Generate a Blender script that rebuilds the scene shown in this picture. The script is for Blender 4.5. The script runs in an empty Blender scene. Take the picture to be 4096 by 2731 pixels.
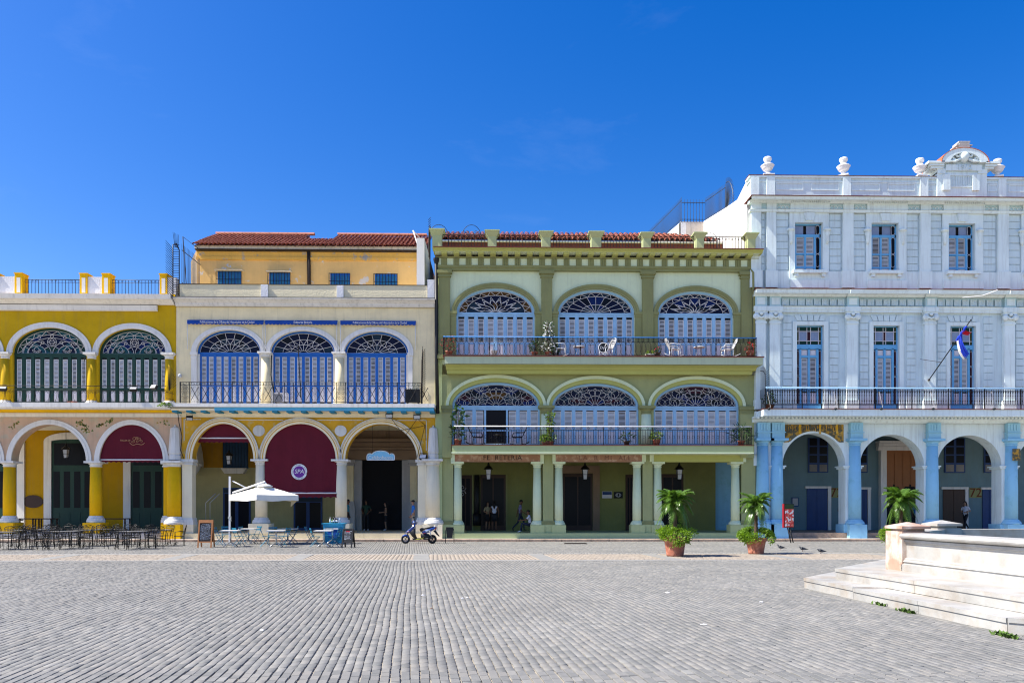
import bpy, math, random
import numpy as np
from mathutils import Vector, Matrix
PI = math.pi; R = math.radians
random.seed(7)
sc = bpy.context.scene
C = sc.collection
# ------------------------------------------------------------------ camera
CAMY, CAMZ, F, CX, HOR = -41.0, 1.75, 3137.0, 2048.0, 2028.0   # metres; focal, centre, horizon in photo pixels
YAW = R(1.18)
cd = bpy.data.cameras.new('camera'); cam = bpy.data.objects.new('camera', cd); C.objects.link(cam)
cam.location = (0, CAMY, CAMZ); cam.rotation_euler = (R(90), 0, -YAW)
cd.sensor_width = 36; cd.lens = F/4096*36; cd.shift_y = (HOR-1365.5)/4096; cd.clip_end = 5000; cd.clip_start = .1
sc.camera = cam
# ------------------------------------------------------------------ sky and sun
EL, DEL = R(52), R(9)      # sun height, and how far it stands in front of the facade line (from the left)
w = bpy.data.worlds.new('World'); sc.world = w; w.use_nodes = True
nt = w.node_tree; nt.nodes.clear()
sky = nt.nodes.new('ShaderNodeTexSky'); sky.sky_type = 'NISHITA'; sky.sun_disc = False
sky.sun_elevation = EL; sky.sun_rotation = R(-99)
sky.altitude = 0; sky.air_density = 1.0; sky.dust_density = 1.0; sky.ozone_density = 2.2
hs = nt.nodes.new('ShaderNodeHueSaturation'); hs.inputs['Saturation'].default_value = 1.5; hs.inputs['Hue'].default_value = .516
bg = nt.nodes.new('ShaderNodeBackground'); bg.inputs[1].default_value = .098
wo = nt.nodes.new('ShaderNodeOutputWorld')
nt.links.new(sky.outputs[0], hs.inputs['Color']); # a few thin high wisps over the whole sky
tc = nt.nodes.new('ShaderNodeTexCoord'); mp = nt.nodes.new('ShaderNodeMapping'); mp.inputs['Scale'].default_value = (2.2, 2.2, 7); mp.inputs['Rotation'].default_value = (.3, .2, 1.1)
ns = nt.nodes.new('ShaderNodeTexNoise'); ns.inputs['Scale'].default_value = 1.25; ns.inputs['Detail'].default_value = 9; ns.inputs['Roughness'].default_value = .62; ns.inputs['Distortion'].default_value = .4
mr = nt.nodes.new('ShaderNodeMapRange'); mr.inputs['From Min'].default_value = .6; mr.inputs['From Max'].default_value = .85; mr.inputs['To Max'].default_value = .05
cm_ = nt.nodes.new('ShaderNodeMix'); cm_.data_type = 'RGBA'; cm_.inputs[7].default_value = (6.5, 7.2, 8.2, 1)
for a_, b_ in ((tc.outputs['Generated'], mp.inputs[0]), (mp.outputs[0], ns.inputs['Vector']), (ns.outputs[0], mr.inputs[0]), (mr.outputs[0], cm_.inputs[0]), (hs.outputs[0], cm_.inputs[6]), (cm_.outputs[2], bg.inputs[0])): nt.links.new(a_, b_); nt.links.new(bg.outputs[0], wo.inputs[0])
sl = bpy.data.lights.new('sun', 'SUN'); sl.energy = 4.4; sl.angle = R(.53); sl.color = (1, .95, .86)
so = bpy.data.objects.new('sun', sl); C.objects.link(so)
so.location = (-60, -60, 80)
so.rotation_euler = Vector((math.cos(DEL)*math.cos(EL), math.sin(DEL)*math.cos(EL), -math.sin(EL))).to_track_quat('-Z', 'Y').to_euler()
vs = sc.view_settings; vs.view_transform = 'Standard'; vs.look = 'None'; vs.gamma = 1; vs.exposure = 1.08; vs.use_curve_mapping = False
sc.cycles.max_bounces = 8; sc.cycles.diffuse_bounces = 2; sc.cycles.use_denoising = True; sc.cycles.filter_width = 1.15
sc.cycles.sample_clamp_indirect = 6

# ------------------------------------------------------------------ photo pixel -> place on a real plane
SA, CA = math.sin(YAW), math.cos(YAW)
def dist(px, Y): u = (px-CX)/F; return (Y-CAMY)/(CA-u*SA)
def X(px, Y=0): u = (px-CX)/F; return dist(px, Y)*(SA+u*CA)
def Z(py, px=2048, Y=0): return CAMZ+dist(px, Y)*(HOR-py)/F
def G(px, py, z=0):
    t = (CAMZ-z)*F/(py-HOR); u = (px-CX)/F
    return (t*(SA+u*CA), CAMY+t*(CA-u*SA))
# ------------------------------------------------------------------ materials
class Mats(dict):
    def __missing__(s, k): s[k] = bpy.data.materials.new(k); return s[k]
MATS = Mats()
def nodes(name):
    m = MATS[name]; m.use_nodes = True
    t = m.node_tree; b = t.nodes['Principled BSDF']
    return m, t, b
def N(t, k, **kw):
    n = t.nodes.new(k)
    for a, v in kw.items():
        if a in n.inputs: n.inputs[a].default_value = v
        else: setattr(n, a, v)
    return n
def mat(name, col, rough=.8, var=.0, scale=1.5, bump=0, bscale=25, metal=0, spec=.3, col2=None, c2at=(.55, .7), c2scale=2.0, island=0, trans=0, emit=0, streak=0, coat=0):
    """procedural colour: base, cloudy variation, optional patches of col2 (wear), vertical streaks of dirt, per-piece variation"""
    m, t, b = nodes(name)
    b.inputs['Roughness'].default_value = rough; b.inputs['Metallic'].default_value = metal
    b.inputs['Specular IOR Level'].default_value = spec
    if coat: b.inputs['Coat Weight'].default_value = coat; b.inputs['Coat Roughness'].default_value = .1
    if trans: b.inputs['Transmission Weight'].default_value = trans
    L = t.links.new
    rgb = N(t, 'ShaderNodeRGB'); rgb.outputs[0].default_value = (*col, 1); out = rgb.outputs[0]
    g = N(t, 'ShaderNodeNewGeometry')
    if col2 is not None:
        n = N(t, 'ShaderNodeTexNoise', Scale=c2scale, Detail=6.0, Roughness=.62); L(g.outputs['Position'], n.inputs['Vector'])
        r = N(t, 'ShaderNodeMapRange', **{'From Min': c2at[0], 'From Max': c2at[1]}); L(n.outputs[0], r.inputs[0])
        mx = N(t, 'ShaderNodeMix', data_type='RGBA'); L(r.outputs[0], mx.inputs[0]); L(out, mx.inputs[6]); mx.inputs[7].default_value = (*col2, 1); out = mx.outputs[2]
    if streak:
        mp = N(t, 'ShaderNodeMapping'); mp.inputs['Scale'].default_value = (5, 5, .35); L(g.outputs['Position'], mp.inputs[0])
        n = N(t, 'ShaderNodeTexNoise', Scale=1.3, Detail=5.0, Roughness=.6); L(mp.outputs[0], n.inputs['Vector'])
        r = N(t, 'ShaderNodeMapRange', **{'From Min': .5, 'From Max': .8, 'To Min': 0, 'To Max': streak}); L(n.outputs[0], r.inputs[0])
        mx = N(t, 'ShaderNodeMix', data_type='RGBA'); L(r.outputs[0], mx.inputs[0]); L(out, mx.inputs[6]); mx.inputs[7].default_value = (.16, .14, .11, 1); out = mx.outputs[2]
    if var:
        n = N(t, 'ShaderNodeTexNoise', Scale=scale, Detail=8.0, Roughness=.65); L(g.outputs['Position'], n.inputs['Vector'])
        r = N(t, 'ShaderNodeMapRange', **{'From Min': .25, 'From Max': .75, 'To Min': 1-var, 'To Max': 1+var}); L(n.outputs[0], r.inputs[0])
        v = N(t, 'ShaderNodeVectorMath', operation='SCALE'); L(out, v.inputs[0]); L(r.outputs[0], v.inputs[3]); out = v.outputs[0]
    if island:
        r = N(t, 'ShaderNodeMapRange', **{'To Min': 1-island, 'To Max': 1+island}); L(g.outputs['Random Per Island'], r.inputs[0])
        v = N(t, 'ShaderNodeVectorMath', operation='SCALE'); L(out, v.inputs[0]); L(r.outputs[0], v.inputs[3]); out = v.outputs[0]
    L(out, b.inputs['Base Color'])
    if emit: L(out, b.inputs['Emission Color']); b.inputs['Emission Strength'].default_value = emit
    if bump:
        n = N(t, 'ShaderNodeTexNoise', Scale=bscale, Detail=5.0, Roughness=.6); L(g.outputs['Position'], n.inputs['Vector'])
        bp = N(t, 'ShaderNodeBump', Strength=bump, Distance=.02); L(n.outputs[0], bp.inputs['Height']); L(bp.outputs[0], b.inputs['Normal'])
    return m

# ------------------------------------------------------------------ mesh builder
class MB:
    def __init__(s): s.v = []; s.f = []; s.m = []; s.k = 0; s.sm = []; s.smooth = False
    def add(s, vs, fs):
        o = len(s.v); s.v += [tuple(p) for p in vs]
        for f in fs: s.f.append([i+o for i in f]); s.m.append(s.k); s.sm.append(s.smooth)
        return s
    def box(s, x0, x1, y0, y1, z0, z1):
        return s.add([(x0,y0,z0),(x1,y0,z0),(x1,y1,z0),(x0,y1,z0),(x0,y0,z1),(x1,y0,z1),(x1,y1,z1),(x0,y1,z1)],
                     [(0,3,2,1),(4,5,6,7),(0,1,5,4),(1,2,6,5),(2,3,7,6),(3,0,4,7)])
    def cbox(s, x, y, z, sx, sy, sz): return s.box(x-sx/2, x+sx/2, y-sy/2, y+sy/2, z-sz/2, z+sz/2)
    def prism(s, poly, y0, y1):           # polygon in XZ, pushed along Y
        n = len(poly); a = [(p[0], y0, p[1]) for p in poly]+[(p[0], y1, p[1]) for p in poly]
        return s.add(a, [list(range(n))[::-1] if _area(poly) < 0 else list(range(n)), list(range(n, 2*n)) if _area(poly) < 0 else list(range(n, 2*n))[::-1]]
                     + [((i+1) % n, i, i+n, (i+1) % n+n) if _area(poly) > 0 else (i, (i+1) % n, (i+1) % n+n, i+n) for i in range(n)])
    def prismx(s, poly, x0, x1):          # profile in YZ, pushed along X
        n = len(poly); a = [(x0, p[0], p[1]) for p in poly]+[(x1, p[0], p[1]) for p in poly]
        q = _area(poly) < 0
        c0, c1 = list(range(n)), list(range(n, 2*n))
        return s.add(a, [c0 if q else c0[::-1], c1[::-1] if q else c1] + [((i+1) % n, i, i+n, (i+1) % n+n) if q else (i, (i+1) % n, (i+1) % n+n, i+n) for i in range(n)])
    def slab(s, poly, z0, z1):            # polygon in XY, pushed along Z
        n = len(poly); a = [(p[0], p[1], z0) for p in poly]+[(p[0], p[1], z1) for p in poly]
        if _area(poly) < 0: a = a[:n][::-1]+a[n:][::-1]
        return s.add(a, [list(range(n))[::-1], list(range(n, 2*n))]+[(i, (i+1) % n, (i+1) % n+n, i+n) for i in range(n)])
    def quad(s, a, b, c, d): return s.add([a, b, c, d], [(0,1,2,3)])
    def tube(s, pts, r, n=6, cap=True, closed=False):
        pts = [Vector(p) for p in pts]; k = len(pts); rs = r if isinstance(r, (list, tuple)) else [r]*k
        vs = []; up = None
        for i, p in enumerate(pts):
            d = (pts[(i+1) % k] if (closed or i < k-1) else p)-(pts[i-1] if (closed or i > 0) else p)
            if d.length < 1e-9: d = Vector((0,0,1))
            d.normalize()
            if up is None: up = Vector((0,0,1)) if abs(d.z) < .9 else Vector((0,1,0))
            a = d.cross(up)
            if a.length < 1e-4: a = d.cross(Vector((1,0,0)))
            a.normalize(); up = a.cross(d).normalized()
            vs += [p+(a*math.cos(2*PI*j/n)+up*math.sin(2*PI*j/n))*rs[i] for j in range(n)]
        fs = [(i*n+j, i*n+(j+1) % n, ((i+1) % k)*n+(j+1) % n, ((i+1) % k)*n+j) for i in range(k if closed else k-1) for j in range(n)]
        if cap and not closed: fs += [list(range(n))[::-1], list(range((k-1)*n, k*n))]
        sm = s.smooth; s.smooth = n > 4; s.add(vs, fs); s.smooth = sm
        return s
    def lathe(s, prof, x=0, y=0, z=0, n=20, sq=False):   # prof: (radius, height)
        vs = [(x+r*math.cos(2*PI*(j+.5)/n)*(1.414 if sq else 1), y+r*math.sin(2*PI*(j+.5)/n)*(1.414 if sq else 1), z+h) for r, h in prof for j in range(n)]
        k = len(prof); fs = [(i*n+j, i*n+(j+1) % n, (i+1)*n+(j+1) % n, (i+1)*n+j) for i in range(k-1) for j in range(n)]
        fs += [list(range(n))[::-1], list(range((k-1)*n, k*n))]
        sm = s.smooth; s.smooth = n > 8; s.add(vs, fs); s.smooth = sm
        return s
    def ribbon(s, pts, wd, y0, y1):       # flat bar following a line in XZ
        for (a, b) in zip(pts, pts[1:]):
            d = Vector((b[0]-a[0], b[1]-a[1])); l = d.length
            if l < 1e-5: continue
            d /= l; n = Vector((-d.y, d.x))*wd/2; e = d*wd*.35
            s.prism([(a[0]-n.x-e.x, a[1]-n.y-e.y), (b[0]-n.x+e.x, b[1]-n.y+e.y), (b[0]+n.x+e.x, b[1]+n.y+e.y), (a[0]+n.x-e.x, a[1]+n.y-e.y)], y0, y1)
        return s
    def archring(s, xc, zs, ai, bi, ao, bo, y0, y1, n=28, t0=0, t1=PI):
        vs = []
        for i in range(n+1):
            t = t0+(t1-t0)*i/n; c, q = math.cos(t), math.sin(t)
            vs += [(xc+ai*c, y0, zs+bi*q), (xc+ao*c, y0, zs+bo*q), (xc+ao*c, y1, zs+bo*q), (xc+ai*c, y1, zs+bi*q)]
        fs = []
        for i in range(n):
            a, b = i*4, i*4+4
            fs += [(a, b, b+1, a+1), (a+1, b+1, b+2, a+2), (a+2, b+2, b+3, a+3), (a+3, b+3, b, a)]
        fs += [(0,1,2,3), (n*4+3, n*4+2, n*4+1, n*4)]
        fs = [f[::-1] for f in fs]
        return s.add(vs, fs)
    def archwall(s, x0, x1, z0, z1, ops, y0, y1, n=28):   # ops: (xc, a, zspring, b, zbottom)
        ops = sorted(ops); x = x0
        for xc, a, zs, b, zb in ops:
            if xc-a > x+1e-6: s.box(x, xc-a, y0, y1, z0, z1)
            if zb > z0+1e-6: s.box(xc-a, xc+a, y0, y1, z0, zb)
            p = [(xc-a*math.cos(PI*i/n), zs+b*math.sin(PI*i/n)) for i in range(n+1)]
            for (ax, az), (bx, bz) in zip(p, p[1:]):
                s.quad((ax,y0,az), (bx,y0,bz), (bx,y0,z1), (ax,y0,z1)); s.quad((bx,y1,bz), (ax,y1,az), (ax,y1,z1), (bx,y1,z1))
                s.quad((ax,y0,az), (ax,y1,az), (bx,y1,bz), (bx,y0,bz))
            s.quad((xc-a,y0,z1), (xc+a,y0,z1), (xc+a,y1,z1), (xc-a,y1,z1))
            x = xc+a
        if x1 > x+1e-6: s.box(x, x1, y0, y1, z0, z1)
        return s
    def mesh(s, name, mats):
        me = bpy.data.meshes.new(name); me.from_pydata(s.v, [], s.f)
        for m in (mats if isinstance(mats, (list, tuple)) else [mats]): me.materials.append(MATS[m] if isinstance(m, str) else m)
        if s.k or any(s.m): me.polygons.foreach_set('material_index', s.m)
        if any(s.sm): me.polygons.foreach_set('use_smooth', s.sm)
        me.update(); return me
    def obj(s, name, mats, parent=None, kind=None, label=None, cat=None, group=None):
        return link(name, s.mesh(name, mats), parent, kind, label, cat, group)
def _area(p): return sum(p[i][0]*p[(i+1) % len(p)][1]-p[(i+1) % len(p)][0]*p[i][1] for i in range(len(p)))
ORG = {}
def link(name, me, parent=None, kind=None, label=None, cat=None, group=None, loc=None, rot=None):
    o = bpy.data.objects.new(name, me); C.objects.link(o)
    if parent is not None:
        o.parent = parent
        if parent.name in ORG: o.matrix_parent_inverse = Matrix.Translation(-ORG[parent.name])
    if loc is not None: o.location = loc
    if rot is not None: o.rotation_euler = rot
    tag(o, label, cat, group, kind); return o
def tag(o, label=None, cat=None, group=None, kind=None):
    for k, v in (('label', label), ('category', cat), ('group', group), ('kind', kind)):
        if v: o[k] = v
    return o
def empty(name, loc=(0,0,0), rz=0, label=None, cat=None, group=None, world=False):
    o = bpy.data.objects.new(name, None); C.objects.link(o); o.location = loc; o.rotation_euler = (0,0,rz); o.empty_display_size = .2
    if world: ORG[o.name] = Vector(loc)      # parts of this thing are written in world metres
    return tag(o, label, cat, group)
def dup(root, loc, rz=0, label=None, group=None, s=1):
    r = root.copy(); C.objects.link(r); r.location = loc; r.rotation_euler = (0,0,rz); r.scale = (s,s,s); tag(r, label, None, group)
    for ch in root.children:
        c = ch.copy(); C.objects.link(c); c.parent = r
        for g in ch.children: d = g.copy(); C.objects.link(d); d.parent = c
    return r
TMP = bpy.data.scenes.new('workbench')
def baked(o):                              # mesh of an object with its modifiers, worked out in a scratch scene
    TMP.collection.objects.link(o)
    with bpy.context.temp_override(scene=TMP, view_layer=TMP.view_layers[0]):
        dg = bpy.context.evaluated_depsgraph_get(); dg.update(); me = bpy.data.meshes.new_from_object(o.evaluated_get(dg))
    TMP.collection.objects.unlink(o); d = o.data; bpy.data.objects.remove(o)
    return me
def text(s, size, depth=.01, font_shear=0, align='CENTER', spacing=1):
    cu = bpy.data.curves.new('lettering', 'FONT'); cu.body = s; cu.size = size; cu.extrude = depth/2; cu.align_x = align; cu.align_y = 'CENTER'; cu.shear = font_shear; cu.space_character = spacing; cu.resolution_u = 2
    me = baked(bpy.data.objects.new('lettering', cu))
    me.transform(Matrix.Rotation(R(90), 4, 'X')); return me
def lettering(name, s, size, at, material, parent, **kw):
    me = text(s, size, **kw); me.materials.clear(); me.materials.append(MATS[material])
    me.transform(Matrix.Translation(at)); return link(name, me, parent)
# ------------------------------------------------------------------ colours of the place
mat('sand', (.33,.29,.23), .95, .25, 6)
mat('flagstone', (.24,.235,.22), .8, .15, 2, .3, 30)
mat('edge_stone', (.28,.27,.25), .8, .12, 3, .2, 30)
mat('cobble', (.30,.255,.205), .85, .18, 3, island=.14)
mat('kerb', (.36,.26,.19), .9, .3, 2.5, .5, 18, col2=(.2,.16,.13), c2at=(.5,.7), c2scale=3)
mat('sidewalk', (.5,.46,.4), .85, .15, 2)
mat('arcade_floor', (.3,.3,.31), .5, .15, 2)
def paver_mat():
    m, t, b = nodes('paver'); L = t.links.new; b.inputs['Roughness'].default_value = .72; b.inputs['Specular IOR Level'].default_value = .35
    g = N(t, 'ShaderNodeNewGeometry'); oi = N(t, 'ShaderNodeObjectInfo')
    a = N(t, 'ShaderNodeMath', operation='ADD'); L(g.outputs['Random Per Island'], a.inputs[0]); L(oi.outputs['Random'], a.inputs[1])
    f = N(t, 'ShaderNodeMath', operation='FRACT'); L(a.outputs[0], f.inputs[0])
    cr = N(t, 'ShaderNodeValToRGB'); L(f.outputs[0], cr.inputs[0])
    e = cr.color_ramp.elements; e[0].position = 0; e[0].color = (.158,.157,.147,1); e[1].position = 1; e[1].color = (.236,.230,.212,1)
    for p, c in ((.3,(.184,.181,.169,1)), (.55,(.198,.193,.180,1)), (.85,(.222,.211,.189,1))): q = e.new(p); q.color = c
    n = N(t, 'ShaderNodeTexNoise', Scale=.45, Detail=6.0, Roughness=.6); L(g.outputs['Position'], n.inputs['Vector'])
    n2 = N(t, 'ShaderNodeTexNoise', Scale=30.0, Detail=6.0, Roughness=.7); L(g.outputs['Position'], n2.inputs['Vector'])
    r = N(t, 'ShaderNodeMapRange', **{'From Min': .3, 'From Max': .7, 'To Min': .88, 'To Max': 1.1}); L(n.outputs[0], r.inputs[0])
    r2 = N(t, 'ShaderNodeMapRange', **{'From Min': .3, 'From Max': .7, 'To Min': .9, 'To Max': 1.1}); L(n2.outputs[0], r2.inputs[0])
    mm = N(t, 'ShaderNodeMath', operation='MULTIPLY'); L(r.outputs[0], mm.inputs[0]); L(r2.outputs[0], mm.inputs[1])
    v = N(t, 'ShaderNodeVectorMath', operation='SCALE'); L(cr.outputs[0], v.inputs[0]); L(mm.outputs[0], v.inputs[3])
    # sandy, pale worn patches
    n3 = N(t, 'ShaderNodeTexNoise', Scale=1.1, Detail=7.0, Roughness=.72); L(g.outputs['Position'], n3.inputs['Vector'])
    r3 = N(t, 'ShaderNodeMapRange', **{'From Min': .66, 'From Max': .74, 'To Max': .55}); L(n3.outputs[0], r3.inputs[0])
    mx = N(t, 'ShaderNodeMix', data_type='RGBA'); L(r3.outputs[0], mx.inputs[0]); L(v.outputs[0], mx.inputs[6]); mx.inputs[7].default_value = (.44,.39,.32,1)
    n4 = N(t, 'ShaderNodeTexNoise', Scale=2.3, Detail=5.0, Roughness=.7); L(g.outputs['Position'], n4.inputs['Vector'])
    r4 = N(t, 'ShaderNodeMapRange', **{'From Min': .62, 'From Max': .74, 'To Max': .42}); L(n4.outputs[0], r4.inputs[0])
    mx2 = N(t, 'ShaderNodeMix', data_type='RGBA'); L(r4.outputs[0], mx2.inputs[0]); L(mx.outputs[2], mx2.inputs[6]); mx2.inputs[7].default_value = (.13,.13,.13,1)
    L(mx2.outputs[2], b.inputs['Base Color'])
    bp = N(t, 'ShaderNodeBump', Strength=.15, Distance=.006); L(n2.outputs[0], bp.inputs['Height']); L(bp.outputs[0], b.inputs['Normal'])
paver_mat()
def plaster(name, col, var=.13, streak=.24, bump=.35, **kw): return mat(name, col, .88, var, .9, bump, 14, spec=.2, streak=streak, **kw)
WH = (.82,.78,.71)
plaster('yellow', (.60,.37,.007)); plaster('yellow_deep', (.84,.47,.004)); plaster('yellow_shaded', (.5,.27,.005)); plaster('cream_shaded', (.42,.36,.17)); plaster('ochre_shaded', (.38,.19,.015), .25); plaster('pink', (.62,.41,.27), col2=(.56,.44,.3), c2at=(.5,.62))  # arcade back walls: house paints darkened, with the shade put into the colour
plaster('white_paint', WH, .09, .3); plaster('grey_white', (.74,.71,.66), .1, .4)
plaster('cream', (.92,.77,.47)); plaster('cream_light', (.88,.77,.55), .08, .15); plaster('ochre', (.68,.36,.025), .2, .1, col2=(.58,.44,.2), c2at=(.55,.72), c2scale=3)
plaster('ochre_top', (.80,.52,.2), .1, .1, col2=(.66,.63,.6), c2at=(.6,.64), c2scale=1.3)
plaster('old_white', (.66,.62,.55), .15, .5)
plaster('rough_white', (.72,.72,.74), .08, .05, 1.0)
plaster('olive', (.27,.275,.115)); plaster('olive_light', (.47,.48,.15), .08, .08); plaster('mint', (.70,.78,.52), .07, .15); plaster('sage', (.46,.52,.26), .07, .1)
plaster('olive_shaded', (.25,.255,.085), .15, .2)  # house olive darkened to stand in for shade under the arcade
plaster('pale_blue', (.66,.785,.80), .09, .28); plaster('ice', (.78,.885,.87), .08, .32); plaster('turquoise', (.36,.66,.78), .07, .1); plaster('sky_blue', (.30,.60,.80), .07, .08, col2=(.24,.52,.66), c2at=(.55,.7))
plaster('teal_shaded', (.145,.23,.255)); plaster('blown_white', (.82,.79,.74), .05, .05, col2=(.55,.42,.3), c2at=(.66,.74), c2scale=1.4)  # arcade teal is also darkened, to deepen the shade inside
plaster('stone_brown', (.30,.2,.13), .2, .2); plaster('stone_grey', (.46,.44,.42), .15, .2)
plaster('beam_brown', (.36,.19,.12), .2, .3, col2=(.5,.33,.24), c2at=(.5,.6), c2scale=4)
plaster('mural', (.5,.28,.05), .5, 0, col2=(.12,.11,.07), c2at=(.46,.52), c2scale=6)
def wood(name, col, rough=.5, var=.1): return mat(name, col, rough, var, 3, spec=.35, streak=.06)
wood('green_wood', (.006,.045,.03)); wood('blue_wood', (.006,.12,.46)); wood('azure_wood', (.14,.42,.70)); wood('sky_wood', (.32,.555,.77)); wood('louver_white', (.72,.70,.68), .6); wood('panel_white', (.70,.66,.68), .6)
wood('dark_door', (.045,.02,.012)); wood('blue_door', (.01,.045,.16)); wood('brown_door', (.28,.1,.025)); wood('navy_shutter', (.01,.05,.12))
mat('iron', (.012,.012,.013), .45, .2, 8, metal=.4); mat('iron_blue', (.03,.05,.09), .5); mat('rust_iron', (.035,.025,.02), .7, .3, 6)
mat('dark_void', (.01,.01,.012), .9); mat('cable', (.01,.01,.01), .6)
mat('tracery', (.74,.70,.66), .6)
for nm, c in (('glass_navy',(.006,.008,.03)), ('glass_blue',(.005,.016,.09)), ('glass_teal',(.01,.07,.09)), ('glass_amber',(.09,.042,.006)), ('glass_dark',(.006,.007,.012)), ('glass_green',(.01,.04,.03)), ('glass_plum',(.04,.008,.015)), ('glass_slate',(.015,.03,.05))):
    mat(nm, c, .3, spec=.12)
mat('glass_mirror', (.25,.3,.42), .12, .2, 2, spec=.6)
mat('roof_tile', (.22,.055,.028), .85, .35, 5, .3, 40, col2=(.42,.2,.13), c2at=(.52,.72), c2scale=7, island=.2)
mat('roof_under', (.14,.04,.025), .9, .3, 4)
mat('burgundy', (.11,.004,.016), .8, .12, 2, .15, 60); mat('awning_blue', (.005,.06,.33), .7, .15, 3); mat('canvas', (.78,.76,.70), .85, .05, 2); mat('gold', (.55,.32,.16), .6)
mat('marble', (.40,.39,.365), .45, .3, 1.2, .1, 10, col2=(.34,.29,.235), c2at=(.48,.72), c2scale=1.8, spec=.4); mat('marble_pink', (.40,.25,.18), .5, .3, 1.6, col2=(.62,.52,.44), c2at=(.45,.62), c2scale=2)
mat('marble_wet', (.5,.5,.5), .25, .2, 2, spec=.5)
mat('terracotta', (.36,.125,.075), .75, .22, 4, .2, 40, col2=(.52,.24,.16), c2at=(.5,.68), c2scale=5)
mat('steel', (.55,.55,.54), .35, metal=.7); mat('white_metal', (.78,.78,.78), .4); mat('black_plastic', (.015,.015,.016), .45, .15, 10)
mat('cafe_blue', (.012,.15,.24), .5, .12, 6); mat('table_top', (.72,.70,.66), .4, .1, 4); mat('wood_frame', (.38,.16,.06), .6, .2, 6); mat('chalk_board', (.012,.013,.016), .7); mat('chalk', (.62,.62,.64), .9)
# ------------------------------------------------------------------ ground
def in_view(x, y, mx=120):
    dx, dy = x, y-CAMY; d = dx*SA+dy*CA; r = dx*CA-dy*SA
    return d > 1 and -mx < CX+F*r/d < 4096+mx
plaza = MB().quad((-900,-500,-.019), (900,-500,-.019), (900,900,-.019), (-900,900,-.019)).obj('plaza_ground', 'sand', kind='structure')
ROWA = R(-6.0)                                   # paver rows run nearly straight at the houses
RD, RP = (math.sin(ROWA), math.cos(ROWA)), (math.cos(ROWA), -math.sin(ROWA))
rng = np.random.default_rng(3)
def paver_base(l, wd, ch=.004, h=.03):
    a, b = l/2, wd/2
    o = [(-b,-a), (b,-a), (b,a), (-b,a)]
    v = [(x*(b-ch)/b, y*(a-ch)/a, 0) for x, y in o]+[(x, y, -.006) for x, y in o]+[(x, y, -h) for x, y in o]
    return v, [(0,1,2,3)]+[(i+4, (i+1) % 4+4, (i+1) % 4, i) for i in range(4)]+[(i+8, (i+1) % 4+8, (i+1) % 4+4, i+4) for i in range(4)]
PITCH = .103
def fountain_hit(x, y):
    xc, d = x*CA-(y-CAMY)*SA-6.35, x*SA+(y-CAMY)*CA-17.0
    return xc*.9962+d*.0872 > .12 and xc*.766-d*.643 > .12 and (xc-3.05)*.0872-(d-3.64)*.9962 > .12
def rows(y0, y1):
    """list of (x, y, angle, length, width) of pavers between two depths"""
    out = []
    for k in range(-330, 330):
        s = -3+rng.random()*.3; ph = rng.random()*6
        jog = rng.normal(0, .002)
        while s < 46:
            l = .205+rng.normal(0, .004)
            if rng.random() < .06: l *= .55
            m = s+l/2
            lat = k*PITCH+jog+.014*math.sin(m*.55+k*.05)+.007*math.sin(m*1.3+k*.11)+.003*math.sin(m*4+ph)+rng.normal(0, .0022)
            x = RP[0]*lat+RD[0]*m; y = CAMY+5+RP[1]*lat+RD[1]*m
            if y0 < y < y1 and in_view(x, y) and not fountain_hit(x, y):
                tan = .014*.55*math.cos(m*.55+k*.05)+.0091*math.cos(m*1.3+k*.11)
                out.append((x, y, -ROWA*1.0-tan+rng.normal(0, .007), l-.008+min(0, rng.normal(0,.003)), PITCH-.011+rng.normal(0, .0018)))
            s += l+.002
    return out
NEAR = rows(CAMY+7, CAMY+25.6); FAR = rows(CAMY+29.9, -1.02)
NEAR.sort(key=lambda p: (p[0]*SA+(p[1]-CAMY)*CA) + (100 if not in_view(p[0], p[1], 0) or (p[0]*SA+(p[1]-CAMY)*CA) < 7.85 else 0))
shapes = [MB().add(*paver_base(l, wd)).mesh('paver', 'paver') for l, wd in ((.2,.089), (.198,.087), (.196,.09), (.194,.088), (.11,.088))]
def pick(l): return shapes[4] if l < .15 else shapes[int(rng.integers(4))]
for (x, y, a, l, wd) in NEAR[:300]:
    o = link('paver', pick(l), plaza, loc=(x, y, rng.normal(0, .0016))); o.rotation_euler = (rng.normal(0,.008), rng.normal(0,.012), a)
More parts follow.
